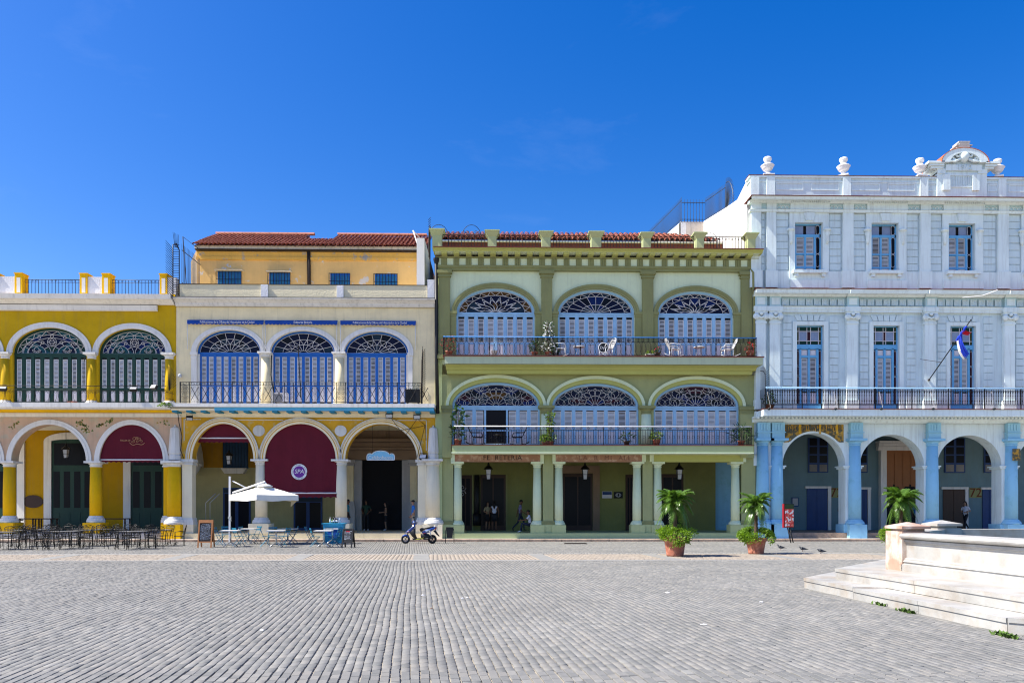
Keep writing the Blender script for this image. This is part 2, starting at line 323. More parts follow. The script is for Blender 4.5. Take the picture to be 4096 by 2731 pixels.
def field(name, lst, rough=1):
    n = len(lst); P = np.array(lst)
    bv, bf = paver_base(1, 1); V = np.zeros((n, 12, 3)); l, wd = P[:,3], P[:,4]
    sx = np.array([-1,1,1,-1]); sy = np.array([-1,-1,1,1])
    for ring, (ins, z) in enumerate(((.004,0), (0,-.005), (0,-.03))):
        for i in range(4):
            V[:,ring*4+i,0] = sx[i]*(wd/2-ins); V[:,ring*4+i,1] = sy[i]*(l/2-ins); V[:,ring*4+i,2] = z
    tx, ty = rng.normal(0,.005,n)*rough, rng.normal(0,.008,n)*rough
    V[:,:,2] += V[:,:,1]*tx[:,None]-V[:,:,0]*ty[:,None]+rng.normal(0,.0016,n)[:,None]*rough
    c, s = np.cos(P[:,2])[:,None], np.sin(P[:,2])[:,None]
    x, y = V[:,:,0]*c-V[:,:,1]*s, V[:,:,0]*s+V[:,:,1]*c
    V[:,:,0] = x+P[:,0][:,None]; V[:,:,1] = y+P[:,1][:,None]
    fc = (np.array(bf)[None]+(np.arange(n)*12)[:,None,None]).reshape(-1)
    me = bpy.data.meshes.new(name); me.vertices.add(n*12); me.vertices.foreach_set('co', V.reshape(-1))
    me.loops.add(len(fc)); me.loops.foreach_set('vertex_index', fc); k = n*9
    me.polygons.add(k); me.polygons.foreach_set('loop_start', np.arange(k)*4); me.polygons.foreach_set('loop_total', np.full(k, 4))
    me.materials.append(MATS['paver']); me.update(calc_edges=True); me.validate()
    return link(name, me, plaza, kind='stuff')
field('paver_field', NEAR[300:]); field('far_paver_field', FAR)
# pale band across the square: light edge stones, grey flagstones, beige cobbles
YB0, YB1 = CAMY+25.75, CAMY+29.75
x = -26.0
while x < 34:
    l = 1.6+rng.normal(0,.1)
    for ya, yb in ((YB0, YB0+.42), (YB1-.42, YB1)):
        MB().box(x+.006, x+l-.006, ya, yb, -.03, rng.normal(.001,.001)).obj('edge_slab', 'edge_stone', plaza)
    x += l
x = -24.0; cob = []
while x < 34:
    sk = math.tan(ROWA)*3
    MB().slab([(x, YB0+.43), (x+.55, YB0+.43), (x+.55+sk, YB1-.43), (x+sk, YB1-.43)], -.03, .002).obj('cross_slab', 'flagstone', plaza)
    yy = YB0+.5
    while yy < YB1-.55:
        xx = x+.57
        while xx < x+4.2:
            cob.append((xx+sk*(yy-YB0)/4+.07, yy+.08, 0, .125+rng.normal(0,.005), .135+rng.normal(0,.006))); xx += .15
        yy += .145
    x += 4.25
cob = [c for c in cob if in_view(c[0], c[1])]
o = field('cobble_band', cob); o.data.materials.clear(); o.data.materials.append(MATS['cobble'])
# pavement with its kerb stones
sidewalk = MB().box(-32, 36, -.72, .1, -.03, .128).obj('sidewalk', 'sidewalk', kind='structure')
x = -31.0
while x < 35:
    l = 1.5+rng.random()*1.2; d = rng.normal(0,.012); h = .131+rng.normal(0,.004)
    MB().prismx([(-1.0+d,-.03), (-1.0+d,h-.025), (-.975+d,h), (-.722,h), (-.722,-.03)], x+.006, x+l-.006).obj('kerb_stone', 'kerb', sidewalk)
    x += l
# ------------------------------------------------------------------ building parts
def cornice(b, name, x0, x1, prof, m, ends=True):
    """prof: list of (projection, z) from bottom to top; projection is towards the square"""
    p = [(0.02, prof[0][1])]+[(-d, z) for d, z in prof]+[(0.02, prof[-1][1])]
    return MB().prismx(p, x0, x1).obj(name, m, b)
def column(b, x, y, z0, z1, r, mats, plinth=.5, base=.3, cap=.3, pw=None, taper=.9, square_cap=True, name='column', pm=None):
    """plinth block, round base, tapering shaft, capital: one column with its parts"""
    ms, mw, mp = mats
    pw = pw or r*1.75
    o = MB().lathe([(r, z0+plinth+base), (r*1.0, z0+plinth+base+(z1-z0)*.3), (r*taper, z1-cap)], x, y, 0, 24).obj(name, ms, b)
    q = MB()
    if plinth > .01: q.box(x-pw, x+pw, y-pw, y+pw, z0, z0+plinth); q.obj('plinth', mp, o)
    h = base; zb = z0+plinth
    MB().lathe([(r*1.48, zb), (r*1.48, zb+h*.35), (r*1.42, zb+h*.38), (r*1.42, zb+h*.5), (r*1.34, zb+h*.62), (r*1.16, zb+h*.7), (r*1.2, zb+h*.85), (r*1.02, zb+h)], x, y, 0, 24).obj('base', mw, o)
    zc = z1-cap; k = MB().lathe([(r*taper*1.0, zc), (r*taper*1.12, zc+.02), (r*taper*1.12, zc+cap*.18), (r*taper*1.02, zc+cap*.22), (r*taper*1.1, zc+cap*.4), (r*1.3, zc+cap*.66)], x, y, 0, 24)
    k.box(x-r*1.42, x+r*1.42, y-r*1.42, y+r*1.42, zc+cap*.66, z1); k.obj('capital', mw, o)
    return o
def halfpier(b, x0, x1, y0, y1, z0, z1, mats, plinth=.4, base=.3, cap=.3, name='pier', out=.09):
    ms, mw, mp = mats
    o = MB().box(x0, x1, y0, y1, z0+plinth+base, z1-cap).obj(name, ms, b)
    if plinth > .01: MB().box(x0-out, x1+out, y0-out, y1, z0, z0+plinth).obj('plinth', mp, o)
    if base > .01:
        q = MB(); zb = z0+plinth
        q.box(x0-out, x1+out, y0-out, y1, zb, zb+base*.4).box(x0-out*.75, x1+out*.75, y0-out*.75, y1, zb+base*.4, zb+base*.75).box(x0-out*.4, x1+out*.4, y0-out*.4, y1, zb+base*.75, zb+base); q.obj('base', mw, o)
    q = MB(); zc = z1-cap
    q.box(x0-out*.5, x1+out*.5, y0-out*.5, y1, zc, zc+cap*.25).box(x0-out*.25, x1+out*.25, y0-out*.25, y1, zc+cap*.25, zc+cap*.5).box(x0-out*1.1, x1+out*1.1, y0-out*1.1, y1, zc+cap*.5, z1); q.obj('capital', mw, o)
    return o
LOUV = {}
def louvers(wd, h, m, pitch=.068):
    tilt = random.choice((1, 1, 1, .86, .7, 1.1)); k = (round(wd,2), round(h,2), m, tilt)
    if k not in LOUV:
        q = MB(); n = max(3, int(h/pitch)); fr = .028
        q.box(-wd/2, -wd/2+fr, -.03, .02, 0, h).box(wd/2-fr, wd/2, -.03, .02, 0, h).box(-wd/2, wd/2, -.028, .02, 0, fr).box(-wd/2, wd/2, -.028, .02, h-fr, h)
        rr = random.Random(len(LOUV))
        for i in range(n):
            z = fr+(h-2*fr)*(i+.5)/n; t = .022*tilt+rr.uniform(-.004,.004); a, c = -wd/2+fr, wd/2-fr
            q.add([(a,-.020,z-t), (c,-.020,z-t), (c,.008,z+t*.95), (a,.008,z+t*.95), (a,-.026,z-t+.008), (c,-.026,z-t+.008), (c,.000,z+t*.95+.006), (a,.000,z+t*.95+.006)],
                  [(0,3,2,1), (4,5,6,7), (0,1,5,4), (1,2,6,5), (2,3,7,6), (3,0,4,7)])
        LOUV[k] = q.mesh('louvers', m)
    return LOUV[k]
PANEL = {}
def panel(wd, h, m):
    k = (round(wd,2), round(h,2), m)
    if k not in PANEL: PANEL[k] = MB().box(-wd/2, wd/2, -.012, .02, 0, h).box(-wd/2+.05, wd/2-.05, -.028, -.012, .05, h-.05).mesh('door_panel', m)
    return PANEL[k]
def doorset(b, x0, x1, z0, z1, y, n, m, lz, pz, lm='louver_white', pm='panel_white', open_=(), lw=.62, groups=2):
    """a row of n shutter leaves: frame, louvres above, panels below"""
    W = x1-x0; q = MB()
    cw = W/n
    for i in range(n+1):
        t = .05 if i % groups else .075
        if i in (0, n): t = .09
        if open_ and open_[0] < i <= open_[-1]: continue
        q.box(max(x0, x0+i*cw-t), min(x1, x0+i*cw+t), y+(.0 if i % groups == 0 else .012), y+.088, z0, z1)
    for z, t in ((z1-.06,.06), (z0+.07,.07), ((lz[0]+pz[1])/2, max(.03,(lz[0]-pz[1])/2-.01))):
        q.box(x0, x1, y+.02, y+.087, z-t, z+t)
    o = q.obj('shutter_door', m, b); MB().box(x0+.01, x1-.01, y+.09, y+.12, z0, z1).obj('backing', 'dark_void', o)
    if True: q = MB(); [q.box(x0+i*cw+cw*(.5-lw/2)-cw*(1-lw), x0+i*cw+cw*(.5-lw/2), y+.03, y+.086, z0+.14, z1-.12) for i in range(1, n) if i not in open_ and i-1 not in open_]; q.obj('stile', m, o, kind='stuff')
    for i in range(n):
        c = x0+(i+.5)*cw
        if i in open_: continue
        link('louvers', louvers(cw*lw, lz[1]-lz[0], lm), o, kind='stuff', loc=(c, y+.055, lz[0]))
        link('door_panel', panel(cw*lw, pz[1]-pz[0], pm), o, loc=(c, y+.06, pz[0]))
    if open_:
        q = MB(); q.box(x0+open_[0]*cw+.05, x0+(open_[-1]+1)*cw-.05, y+.075, y+.0885, z0+.02, z1-.12); q.obj('open_doorway', 'dark_void', o)
    return o
def pol(r, t): return (r*math.cos(t), r*math.sin(t))
def arc(r, t0, t1, n=10, c=(0,0), sy=1): return [(c[0]+r*math.cos(t0+(t1-t0)*i/n), c[1]+r*sy*math.sin(t0+(t1-t0)*i/n)) for i in range(n+1)]
def vesica(p, q, fat=.28):
    d = (q[0]-p[0], q[1]-p[1]); n = (-d[1], d[0])
    return [[(p[0]+d[0]*t+n[0]*k*fat*4*t*(1-t)/2, p[1]+d[1]*t+n[1]*k*fat*4*t*(1-t)/2) for t in [i/8 for i in range(9)]] for k in (1,-1)]
def fan_pattern(kind):
    """(lines, rings): lines in the unit half disc, rings (r0, r1, sectors) of panes"""
    Ls = [arc(.985, 0, PI, 28)]
    if kind == 'cream':
        n = 9; a = PI/n
        Ls += [arc(.68, 0, PI, 18), arc(.42, a/2, PI-a/2, 16), arc(.12, 0, PI, 10)]
        Ls += [[pol(.68, k*a), pol(.985, k*a)] for k in range(1, n)]
        z = []
        for k in range(n): z += [pol(.68, k*a), pol(.42, (k+.5)*a)]
        Ls += [z+[pol(.68, PI)]]+[[pol(.12, (k+.5)*a), pol(.42, (k+.5)*a)] for k in range(n)]
        return Ls, [(.68,.98,9), (.42,.68,9), (.12,.42,9), (0,.12,1)]
    if kind in ('lotus', 'spokes'):
        n = 11; a = PI/n; z = []
        for k in range(n): z += [pol(.985, k*a), pol(.80, (k+.5)*a)]
        Ls += [z+[pol(.985, PI)], arc(.80, 0, PI, 22), arc(.07, 0, PI, 8)]
        if kind == 'spokes':
            Ls += [arc(.42, 0, PI, 16)]+[[pol(.42, k*PI/10), pol(.80, k*PI/10)] for k in range(1, 10)]+[[pol(.07, k*PI/10), pol(.42, k*PI/10)] for k in range(1, 10)]
            return Ls, [(.8,.98,11), (.42,.8,10), (.07,.42,10), (0,.07,1)]
        m = 9; c = PI/m
        for k in range(m): t = (k+.5)*c; Ls += [[pol(.07, t), pol(.3, t-c*.48), pol(.45, t), pol(.3, t+c*.48), pol(.07, t)]]
        for k in range(1, m): t = k*c; Ls += [[pol(.3, t), pol(.44, t-c*.5), pol(.62, t), pol(.44, t+c*.5)], [pol(.45, t-c*.5), pol(.74, t), pol(.45, t+c*.5)]]
        return Ls, [(.8,.98,11), (.46,.8,9), (.07,.46,9), (0,.07,1)]
    if kind == 'rosette':
        def tp(r, t): return (r*math.cos(t), 2*r*math.sin(t))          # true circle: the half oval is twice as wide as high
        Ls += [arc(.065, 0, PI, 8, (0,0), 2), arc(.25, 0, PI, 16, (0,0), 2)]+[[tp(.065, k*PI/8), tp(.25, k*PI/8)] for k in range(1, 8)]
        for k in range(8): t = (k+.5)*PI/8; Ls += vesica(tp(.25, t), tp(.41, t), .5)
        for k in range(9): t = k*PI/8; Ls += [[tp(.31, t), tp(.44, t)]]
        for k in range(8): Ls += [[tp(.44-.05*math.sin(PI*j/6), (k+j/6)*PI/8) for j in range(7)]]
        bd = [(-.985,.03), (-.907,.39), (-.72,.66), (-.53,.82), (-.356,.92), (-.19,.955)]
        prs = [((-.76,0),bd[1]), ((-.76,0),(-.635,.375)), ((-.49,0),(-.635,.375)), ((-.49,0),(-.45,.375)), ((-.635,.375),bd[2]), ((-.635,.375),(-.45,.375)), ((-.45,.375),bd[3]), ((-.45,.375),(-.356,.7)), ((-.356,.7),bd[4]), ((-.356,.7),bd[5]), ((-.356,.7),bd[3])]
        for sg in (-1, 1):
            for p, q in prs: Ls += vesica((sg*p[0]*-1, p[1]), (sg*q[0]*-1, q[1]), .42)
            for p, q in zip(bd, bd[1:]): Ls += [vesica((sg*p[0]*-1, p[1]), (sg*q[0]*-1, q[1]), .3)[1 if sg < 0 else 0]]
        return Ls, [(.66,.98,10), (.34,.66,8), (.07,.34,8), (0,.07,1)]
    # 'circles': interlaced rings and small roundels
    Ls += [arc(.82, 0, PI, 20), arc(.68, 0, PI, 20)]
    n = 9; a = PI/n; z = []
    for k in range(n): z += [pol(.985, k*a), pol(.83, (k+.5)*a)]
    Ls += [z+[pol(.985, PI)]]
    for sg in (-1, 1):
        Ls += [arc(.42, 0, PI, 12, (sg*.44,0), 1.25), arc(.27, 0, PI, 10, (sg*.44,0), 1.3)]+vesica((sg*.44,0), (sg*.44,.3), .5)+vesica((sg*.44,.02), (sg*.44+.12,.16), .4)+vesica((sg*.44,.02), (sg*.44-.12,.16), .4)
        Ls += [[(sg*.44+.27*math.cos(t), .35*math.sin(t)), (sg*.44+.42*math.cos(t), .525*math.sin(t))] for t in (.6, 1.2, 1.95, 2.55)]
    Ls += [arc(.13, 0, 2*PI, 14, (0,.5), 1.5)]+vesica((0,.33), (0,.67), .4)+vesica((-.11,.5), (.11,.5), .5)
    Ls += [arc(.045, 0, 2*PI, 8, p, 1.4) for p in ((0,.75), (-.37,.7), (.37,.7), (-.67,.42), (.67,.42), (-.27,.48), (.27,.48))]
    return Ls, [(.82,.98,9), (.68,.82,8), (.3,.68,8), (0,.3,4)]
def fanlight(b, xc, zs, a, bb, y, fm, kind, pal, fw=.09, lw=.03, seed=0):
    q = MB().archring(xc, zs, a-fw, bb-fw, a, bb, y, y+.14); q.box(xc-a, xc+a, y-.012, y+.13, zs-.085, zs+.01)
    o = q.obj('fanlight', fm, b); ia, ib = a-fw, bb-fw
    Ls, rings = fan_pattern(kind); rr = random.Random(seed)
    q = MB()
    for l in Ls: q.ribbon([(xc+u*ia, zs+.012+v*(ib-.012)) for u, v in l], lw, y+.055, y+.085)
    q.ribbon([(xc-ia, zs+.02), (xc+ia, zs+.02)], lw, y+.056, y+.084)
    q.obj('tracery', 'tracery', o, kind='stuff')
    for r0, r1, n in rings:
        cols = [rr.choice(pal) for _ in range(n)]
        for k in range(n):
            t0, t1 = PI*k/n, PI*(k+1)/n
            p = [pol(r1, t0+(t1-t0)*i/4) for i in range(5)]+([pol(r0, t1-(t1-t0)*i/4) for i in range(5)] if r0 > 0 else ([(0,0)] if n > 1 else []))
            if n == 1 and r0 == 0: p = [pol(r1, PI*i/8) for i in range(9)]
            q = MB().prism([(xc+u*ia, zs+v*ib) for u, v in p], y+.085, y+.095)
            q.obj('pane', cols[min(k, n-1-k)], o)
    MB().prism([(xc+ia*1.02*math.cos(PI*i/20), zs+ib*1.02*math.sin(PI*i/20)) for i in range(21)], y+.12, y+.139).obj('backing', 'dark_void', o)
    return o
def bars(b, x0, x1, y, z0, z1, n, m='iron', r=.011, name='railing_bars'):
    q = MB()
    for i in range(n+1): q.box(x0+(x1-x0)*i/n-r, x0+(x1-x0)*i/n+r, y-r, y+r, z0, z1)
    return q.obj(name, m, b, kind='stuff')
def rail(b, pts, r, m='iron', name='rail', n=6): return MB().tube(pts, r, n).obj(name, m, b)
def scroll(q, cx, cz, r, y, sx=1, sz=1, turns=1.4, th=.008, n=14, t0=0):
    q.tube([(cx+sx*r*(1-.8*i/n)*math.cos(t0+turns*2*PI*i/n), y, cz+sz*r*(1-.8*i/n)*math.sin(t0+turns*2*PI*i/n)) for i in range(n+1)], th, 4)
def hanging_lamp(x, y, ztop, zb, label, s=1, group='lanterns hanging in the arcades'):
    e = empty('hanging_lantern', (x, y, zb), 0, label, 'lantern', group)
    w = .19*s; h = .5*s
    MB().tube([(0,0,h+.3*s), (0,0,ztop-zb)], .012, 5).obj('rod', 'iron', e)
    MB().lathe([(w*1.25, h), (w*1.2, h+.03), (w*.5, h+.16*s), (w*.3, h+.2*s), (w*.32, h+.24*s), (.02, h+.32*s)], 0, 0, 0, 8).obj('cap', 'iron', e)
    q = MB()
    for i in range(4):
        a = PI/4+i*PI/2; q.tube([(w*.95*math.cos(a), w*.95*math.sin(a), h), (w*.62*math.cos(a), w*.62*math.sin(a), .02)], .014, 4)
    for hh, ww in ((.02,.64), (h*.5,.8), (h-.01,.96)): q.tube([(w*ww*math.cos(PI/4+i*PI/2), w*ww*math.sin(PI/4+i*PI/2), hh) for i in range(4)], .012, 4, closed=True)
    q.obj('cage', 'iron', e)
    MB().lathe([(w*.58, .03), (w*.9, h-.02)], 0, 0, 0, 4).obj('glass', 'lamp_glass', e)
    return e
mat('lamp_glass', (.5,.52,.55), .15, spec=.5)
# ------------------------------------------------------------------ yellow house
yh = empty('yellow_house', (X(300), 0, 0), 0, 'yellow arcaded house with dark green shutter doors and stained glass, at the far left', 'house', world=True)
XL, XR = X(-420), X(713)
def ZZ(py, px=300): return Z(py, px)
# ground arcade
AY0, AY1 = .05, .65
ops = []
pitch = X(517)-X(195)
arcs = [(44,345,1697), (396,653,1697)]
xc1, a1 = (X(44)+X(345))/2, (X(345)-X(44))/2
xc2, a2 = (X(396)+X(653))/2, (X(653)-X(396))/2
zs = ZZ(1843)
ops = [(xc1, a1, zs, ZZ(1697)-zs, zs), (xc2, a2, zs, ZZ(1697)-zs, zs), (2*X(20)-xc1, a1, zs, ZZ(1697)-zs, zs)]
zt = ZZ(1668)
MB().archwall(XL, X(724), zs, zt, ops, AY0, AY1).obj('arcade_wall', 'pink', yh)
for xc, a, z, b_, _ in ops:
    MB().archring(xc, z, a-.005, b_-.005, a+.26, b_+.25, AY0-.05, AY0+.003).archring(xc, z, a-.004, b_-.004, a+.12, b_+.11, AY0-.075, AY0-.045).obj('archivolt', 'white_paint', yh)
for px in (20, 369):
    column(yh, X(px), .38, .40, zs, .30, ('yellow_deep','white_paint','yellow_deep'), .55, .36, .3, pw=.46)
halfpier(yh, X(650), X(684), .12, .66, .40, zs, ('yellow_deep','white_paint','yellow_deep'), .55, .36, .3, out=.1)
column(yh, X(694), .12, .13, zs, .36, ('yellow_deep','white_paint','yellow_deep'), .72, .42, .3, pw=.5)
# painted leaves on the pink wall
q = MB(); rr = random.Random(4)
for (px0, py0, px1, py1, n) in ((30,1710,70,1690,14), (308,1690,345,1705,26), (330,1715,365,1730,12), (385,1705,450,1680,30), (625,1690,680,1690,10)):
    for i in range(n):
        t = rr.random(); px = px0+(px1-px0)*t+rr.gauss(0,5); py = py0+(py1-py0)*t+rr.gauss(0,5); x, z, s = X(px), ZZ(py), .045+rr.random()*.04; a = rr.random()*6
        q.k = rr.choice((0,0,1)); q.add([(x+s*math.cos(a+k*2.1)*(1 if k < 3 else .5), AY0-.004, z+s*math.sin(a+k*2.1)) for k in range(3)], [(0,1,2)])
mat('leaf_paint', (.14,.19,.05), .9); mat('leaf_paint2', (.36,.26,.07), .9)
q.obj('painted_leaves', ['leaf_paint','leaf_paint2'], yh, kind='stuff')
# entablature / balcony slab
cornice(yh, 'arcade_frieze', XL, X(724), [(.0, ZZ(1668)), (.10, ZZ(1666)), (.12, ZZ(1652))], 'white_paint')
cornice(yh, 'yellow_stripe', XL, X(708), [(.55, ZZ(1651.5)), (.62, ZZ(1644))], 'yellow_deep')
cornice(yh, 'balcony_slab', XL, X(708), [(.85, ZZ(1643.5)), (.95, ZZ(1637)), (.95, ZZ(1619))], 'grey_white')
# upper storey
zs2 = ZZ(1411); ops2 = []
for l, r, t in ((48,344,1310), (392,664,1313)): ops2.append(((X(l)+X(r))/2, (X(r)-X(l))/2, zs2, ZZ(t)-zs2, ZZ(1616)))
ops2.append((2*X(20)-ops2[0][0], ops2[0][1], zs2, ops2[0][3], ZZ(1616)))
MB().archwall(XL, X(702), ZZ(1619), ZZ(1184), ops2, .05, .55).obj('upper_wall', 'yellow', yh)
for i, (xc, a, z, b_, zb) in enumerate(ops2):
    MB().archring(xc, z, a-.003, b_-.003, a+.29, b_+.28, -.02, .053).archring(xc, z, a-.002, b_-.002, a+.16, b_+.15, -.045, -.015).obj('archivolt', 'white_paint', yh)
    fanlight(yh, xc, z, a-.004, b_-.004, .2, 'green_wood', 'circles', ['glass_teal','glass_blue','glass_teal','glass_green','glass_navy'], .1, .016, i)
    doorset(yh, xc-a+.004, xc+a-.004, zb+.01, z-.085, .2, 8, 'green_wood', (ZZ(1548), ZZ(1434)), (ZZ(1607), ZZ(1561)), lw=.52)
for px in (20, 366, 676):
    column(yh, X(px), .05, ZZ(1616), zs2, .225, ('yellow','white_paint','white_paint'), .02, .16, .32, name='upper_column')
MB().box(XL, X(702), .56, 13, ZZ(1640), ZZ(1186)).obj('house_body', 'yellow', yh)
# cornice, parapet
cornice(yh, 'frieze_band', XL, X(631), [(.0, ZZ(1244)), (.12, ZZ(1242)), (.16, ZZ(1222))], 'white_paint')
cornice(yh, 'cornice', XL, X(700), [(.15, ZZ(1219)), (.4, ZZ(1207)), (.55, ZZ(1205)), (.62, ZZ(1187)), (.3, ZZ(1186))], 'white_paint')
cornice(yh, 'parapet_base', XL, X(702), [(.06, ZZ(1186)), (.06, ZZ(1177))], 'yellow_deep')
def post(l, r, t=1097):
    o = MB().box(X(l), X(r), -.06, .5, ZZ(1177), ZZ(t)).box(X(l)-.03, X(r)+.03, -.09, .53, ZZ(t), ZZ(t)+.05).obj('parapet_post', 'yellow_deep', yh)
    MB().box(X(l)+.11, X(r)-.09, -.066, -.059, ZZ(1172), ZZ(t)-.2).obj('inset', 'grey_white', o)
for l, r in ((-38,-8), (61,91), (321,351), (410,441), (640,670)): post(l, r)
for l, r in ((-8,61), (351,410), (670,703)): MB().box(X(l), X(r), .0, .42, ZZ(1180), ZZ(1107)).obj('parapet_panel', 'rough_white', yh)
for l, r in ((91,321), (441,640)):
    bars(yh, X(l), X(r), .2, ZZ(1178), ZZ(1116), 17 if l < 200 else 15, 'iron_blue')
    rail(yh, [(X(l), .2, ZZ(1115)), (X(r), .2, ZZ(1115))], .018, 'iron_blue', 'top_rail'); rail(yh, [(X(l), .2, ZZ(1126)), (X(r), .2, ZZ(1126))], .012, 'iron_blue', 'middle_rail')
    q = MB()
    for k in range(3):
        c = X(l)+(X(r)-X(l))*(k+.5)/3
        for s in (-1, 1): scroll(q, c+s*.1, ZZ(1120.5), .06, .2, s, 1, 1.3, .007)
    q.obj('scrollwork', 'iron_blue', yh, kind='stuff')
# balcony railing of scrolls
YR = -.85
def YX(px): return X(px, YR)
def YZ(py): return Z(py, 300, YR)
for py, r in ((1543,.016), (1558,.012), (1612,.014)): rail(yh, [(YX(-60), YR, YZ(py)), (YX(664), YR, YZ(py))], r)
q = MB()
for i, px in enumerate(range(-40, 660, 30)):
    if px % 60 == 20: q.tube([(YX(px), YR, YZ(1612)), (YX(px), YR, YZ(1543))], .012, 4)
    for s in (-1, 1):
        q.tube([(YX(px+s*10), YR, YZ(1612)), (YX(px+s*4), YR, YZ(1590)), (YX(px+s*1), YR, YZ(1562))], .008, 4)
        scroll(q, YX(px+s*9), YZ(1568), .085, YR, s, 1, 1.3); scroll(q, YX(px+s*9), YZ(1603), .075, YR, s, -1, 1.2)
q.obj('scroll_railing', 'iron', yh, kind='stuff')
q = MB()
for k in range(12): a = -.15+k*.13; q.tube([(YX(672), YR+.1, YZ(1560)), (YX(672)+.42*math.sin(a)*.6, YR+.1+.5*math.sin(a*.6), YZ(1560)+1.25*math.cos(a))], .01, 4)
for z in (1612, 1590, 1565): q.tube([(YX(664), YR, YZ(z)), (YX(668), 0, YZ(z))], .012, 4)
for k in range(8): q.tube([(YX(664)+.03*k/8, YR+.85*k/8, YZ(1612)), (YX(664)+.03*k/8, YR+.85*k/8, YZ(1555))], .008, 4)
q.obj('spiked_screen', 'iron', yh, kind='stuff')
# arcade inside
MB().box(XL, X(724), -.12, 6, .131, .40).obj('arcade_floor', ['stone_grey'], yh)
MB().box(XL, X(724), .66, 5.4, zt-.2, zt-.02).obj('arcade_ceiling', 'cream_light', yh)
BY = 5.0
def bx(px): return X(px, BY)
def bz(py): return Z(py, 300, BY)
MB().box(XL-3, X(741,BY), BY, BY+.3, .4, zt).obj('back_wall', 'yellow_shaded', yh)
for l, r, t in ((-90,73,1772), (207,372,1765), (524,700,1770)):
    o = MB().box(bx(l)+.02, bx(r)-.02, BY-.03, BY-.001, .4, bz(t)).obj('arcade_door', 'green_wood', yh)
    n = 4
    for i in range(n):
        c0, c1 = bx(l)+(bx(r)-bx(l))*(i+.2)/n, bx(l)+(bx(r)-bx(l))*(i+.8)/n
        MB().box(c0, c1, BY-.04, BY-.031, bz(2030), bz(1885)).obj('pane', 'glass_dark', o); MB().box(c0, c1, BY-.045, BY-.031, .6, bz(2050)).obj('panel', 'green_wood', o)
    MB().box(bx(l)+.15, bx(r)-.15, BY-.042, BY-.031, bz(1860), bz(t)-.1).obj('transom', 'glass_dark', o)
    q = MB(); wf = X(90,BY)-X(62,BY)
    q.box(bx(l)-wf, bx(l)+.02, BY-.12, BY-.001, .4, bz(t)).box(bx(r)-.02, bx(r)+wf, BY-.12, BY-.001, .4, bz(t)); q.archring((bx(l)+bx(r))/2, bz(t), (bx(r)-bx(l))/2-.02, .12, (bx(r)-bx(l))/2+wf, .12+wf, BY-.121, BY-.002, 14)
    q.obj('door_surround', 'white_paint', o)
    MB().prism([((bx(l)+bx(r))/2+((bx(r)-bx(l))/2-.02)*math.cos(PI*i/12), bz(t)+.12*math.sin(PI*i/12)) for i in range(13)], BY-.03, BY-.002).obj('door_head', 'green_wood', o)
sg = empty('oval_sign', (X(129,BY-.1), BY-.1, 2.0), 0, 'dark brown oval wooden sign on the yellow wall inside the arcade', 'sign', world=True)
MB().prism([(X(129,BY-.1)+X(168,0)*0+.58*math.cos(2*PI*i/24), bz(2005)+.37*math.sin(2*PI*i/24)) for i in range(24)], BY-.06, BY-.02).prism([(X(129,BY)-.74, bz(2012)), (X(129,BY)-.5, bz(1998)), (X(129,BY)-.5, bz(2012))], BY-.055, BY-.025).prism([(X(129,BY)+.5, bz(2012)), (X(129,BY)+.5, bz(1998)), (X(129,BY)+.74, bz(2012))], BY-.055, BY-.025).obj('board', 'dark_door', sg)
hanging_lamp(X(264,2.6), 2.6, zt-.2, Z(1833,264,2.6)+.0, 'glass lantern hanging inside the left arch of the yellow house')
# white stone pinnacles standing on the piers between the houses
def pinnacle(px0, px1, pt, pb, label, y=.02):
    x, z0, z1, w = (X(px0)+X(px1))/2, Z(pb,(px0+px1)/2), Z(pt,(px0+px1)/2), (X(px1)-X(px0))/2
    e = empty('pinnacle', (x, y, z0), 0, label, 'pinnacle', 'white pinnacles between the houses'); h = z1-z0
    MB().lathe([(w*1.0, 0), (w*1.0, h*.13), (w*.9, h*.15), (w*.9, h*.17)], 0, 0, 0, 8).obj('foot', 'grey_white', e)
    MB().lathe([(w*.95, h*.17), (w*1.02, h*.2), (w*.74, h*.87), (w*.66, h*.905)], 0, 0, 0, 8).obj('shaft', 'grey_white', e)
    MB().lathe([(w*.62, h*.905), (w*.3, h*.935), (w*.12, h*.955), (w*.16, h*.975), (w*.03, h)], 0, 0, 0, 10).obj('finial', 'grey_white', e)
pinnacle(675, 724, 1698, 1840, 'white stone pinnacle on the yellow pier, left end of the cream house')
pinnacle(1710, 1756, 1700, 1836, 'white stone pinnacle on the cream pier beside the green house')
# ------------------------------------------------------------------ cream house
ch = empty('cream_house', (X(1220), 0, 0), 0, 'cream house with bright blue shutter doors, ochre top floor and red tiled roof', 'house', world=True)
def ZZ(py, px=1220): return Z(py, px)
XL, XR = X(703), X(1740)
zs = ZZ(1836); zt = ZZ(1669); ops = []
for l, r in ((767,1014), (1059,1343), (1380,1668)):
    ops.append(((X(l)+X(r))/2, (X(r)-X(l))/2, zs, ZZ(1694)-zs, zs))
MB().archwall(X(724.5), X(1756), zs, zt, ops, .06, .66).obj('arcade_wall', 'ochre', ch)
for xc, a, z, b_, _ in ops:
    MB().archring(xc, z, a-.004, b_-.004, a+.3, b_+.3, -.0, .062).obj('archivolt', 'cream_light', ch)
    MB().archring(xc, z, a+.10, b_+.10, a+.14, b_+.14, -.014, .0).archring(xc, z, a+.21, b_+.21, a+.225, b_+.225, -.012, .0).obj('archivolt_line', 'ochre', ch)
    MB().archring(xc, z, a+.26, b_+.26, a+.32, b_+.32, -.04, .001).obj('archivolt_rim', 'old_white', ch)
cm = ('cream_light','grey_white','cream_light')
column(ch, X(1037), .36, .40, zs, .31, cm, .5, .32, .28, pw=.52)
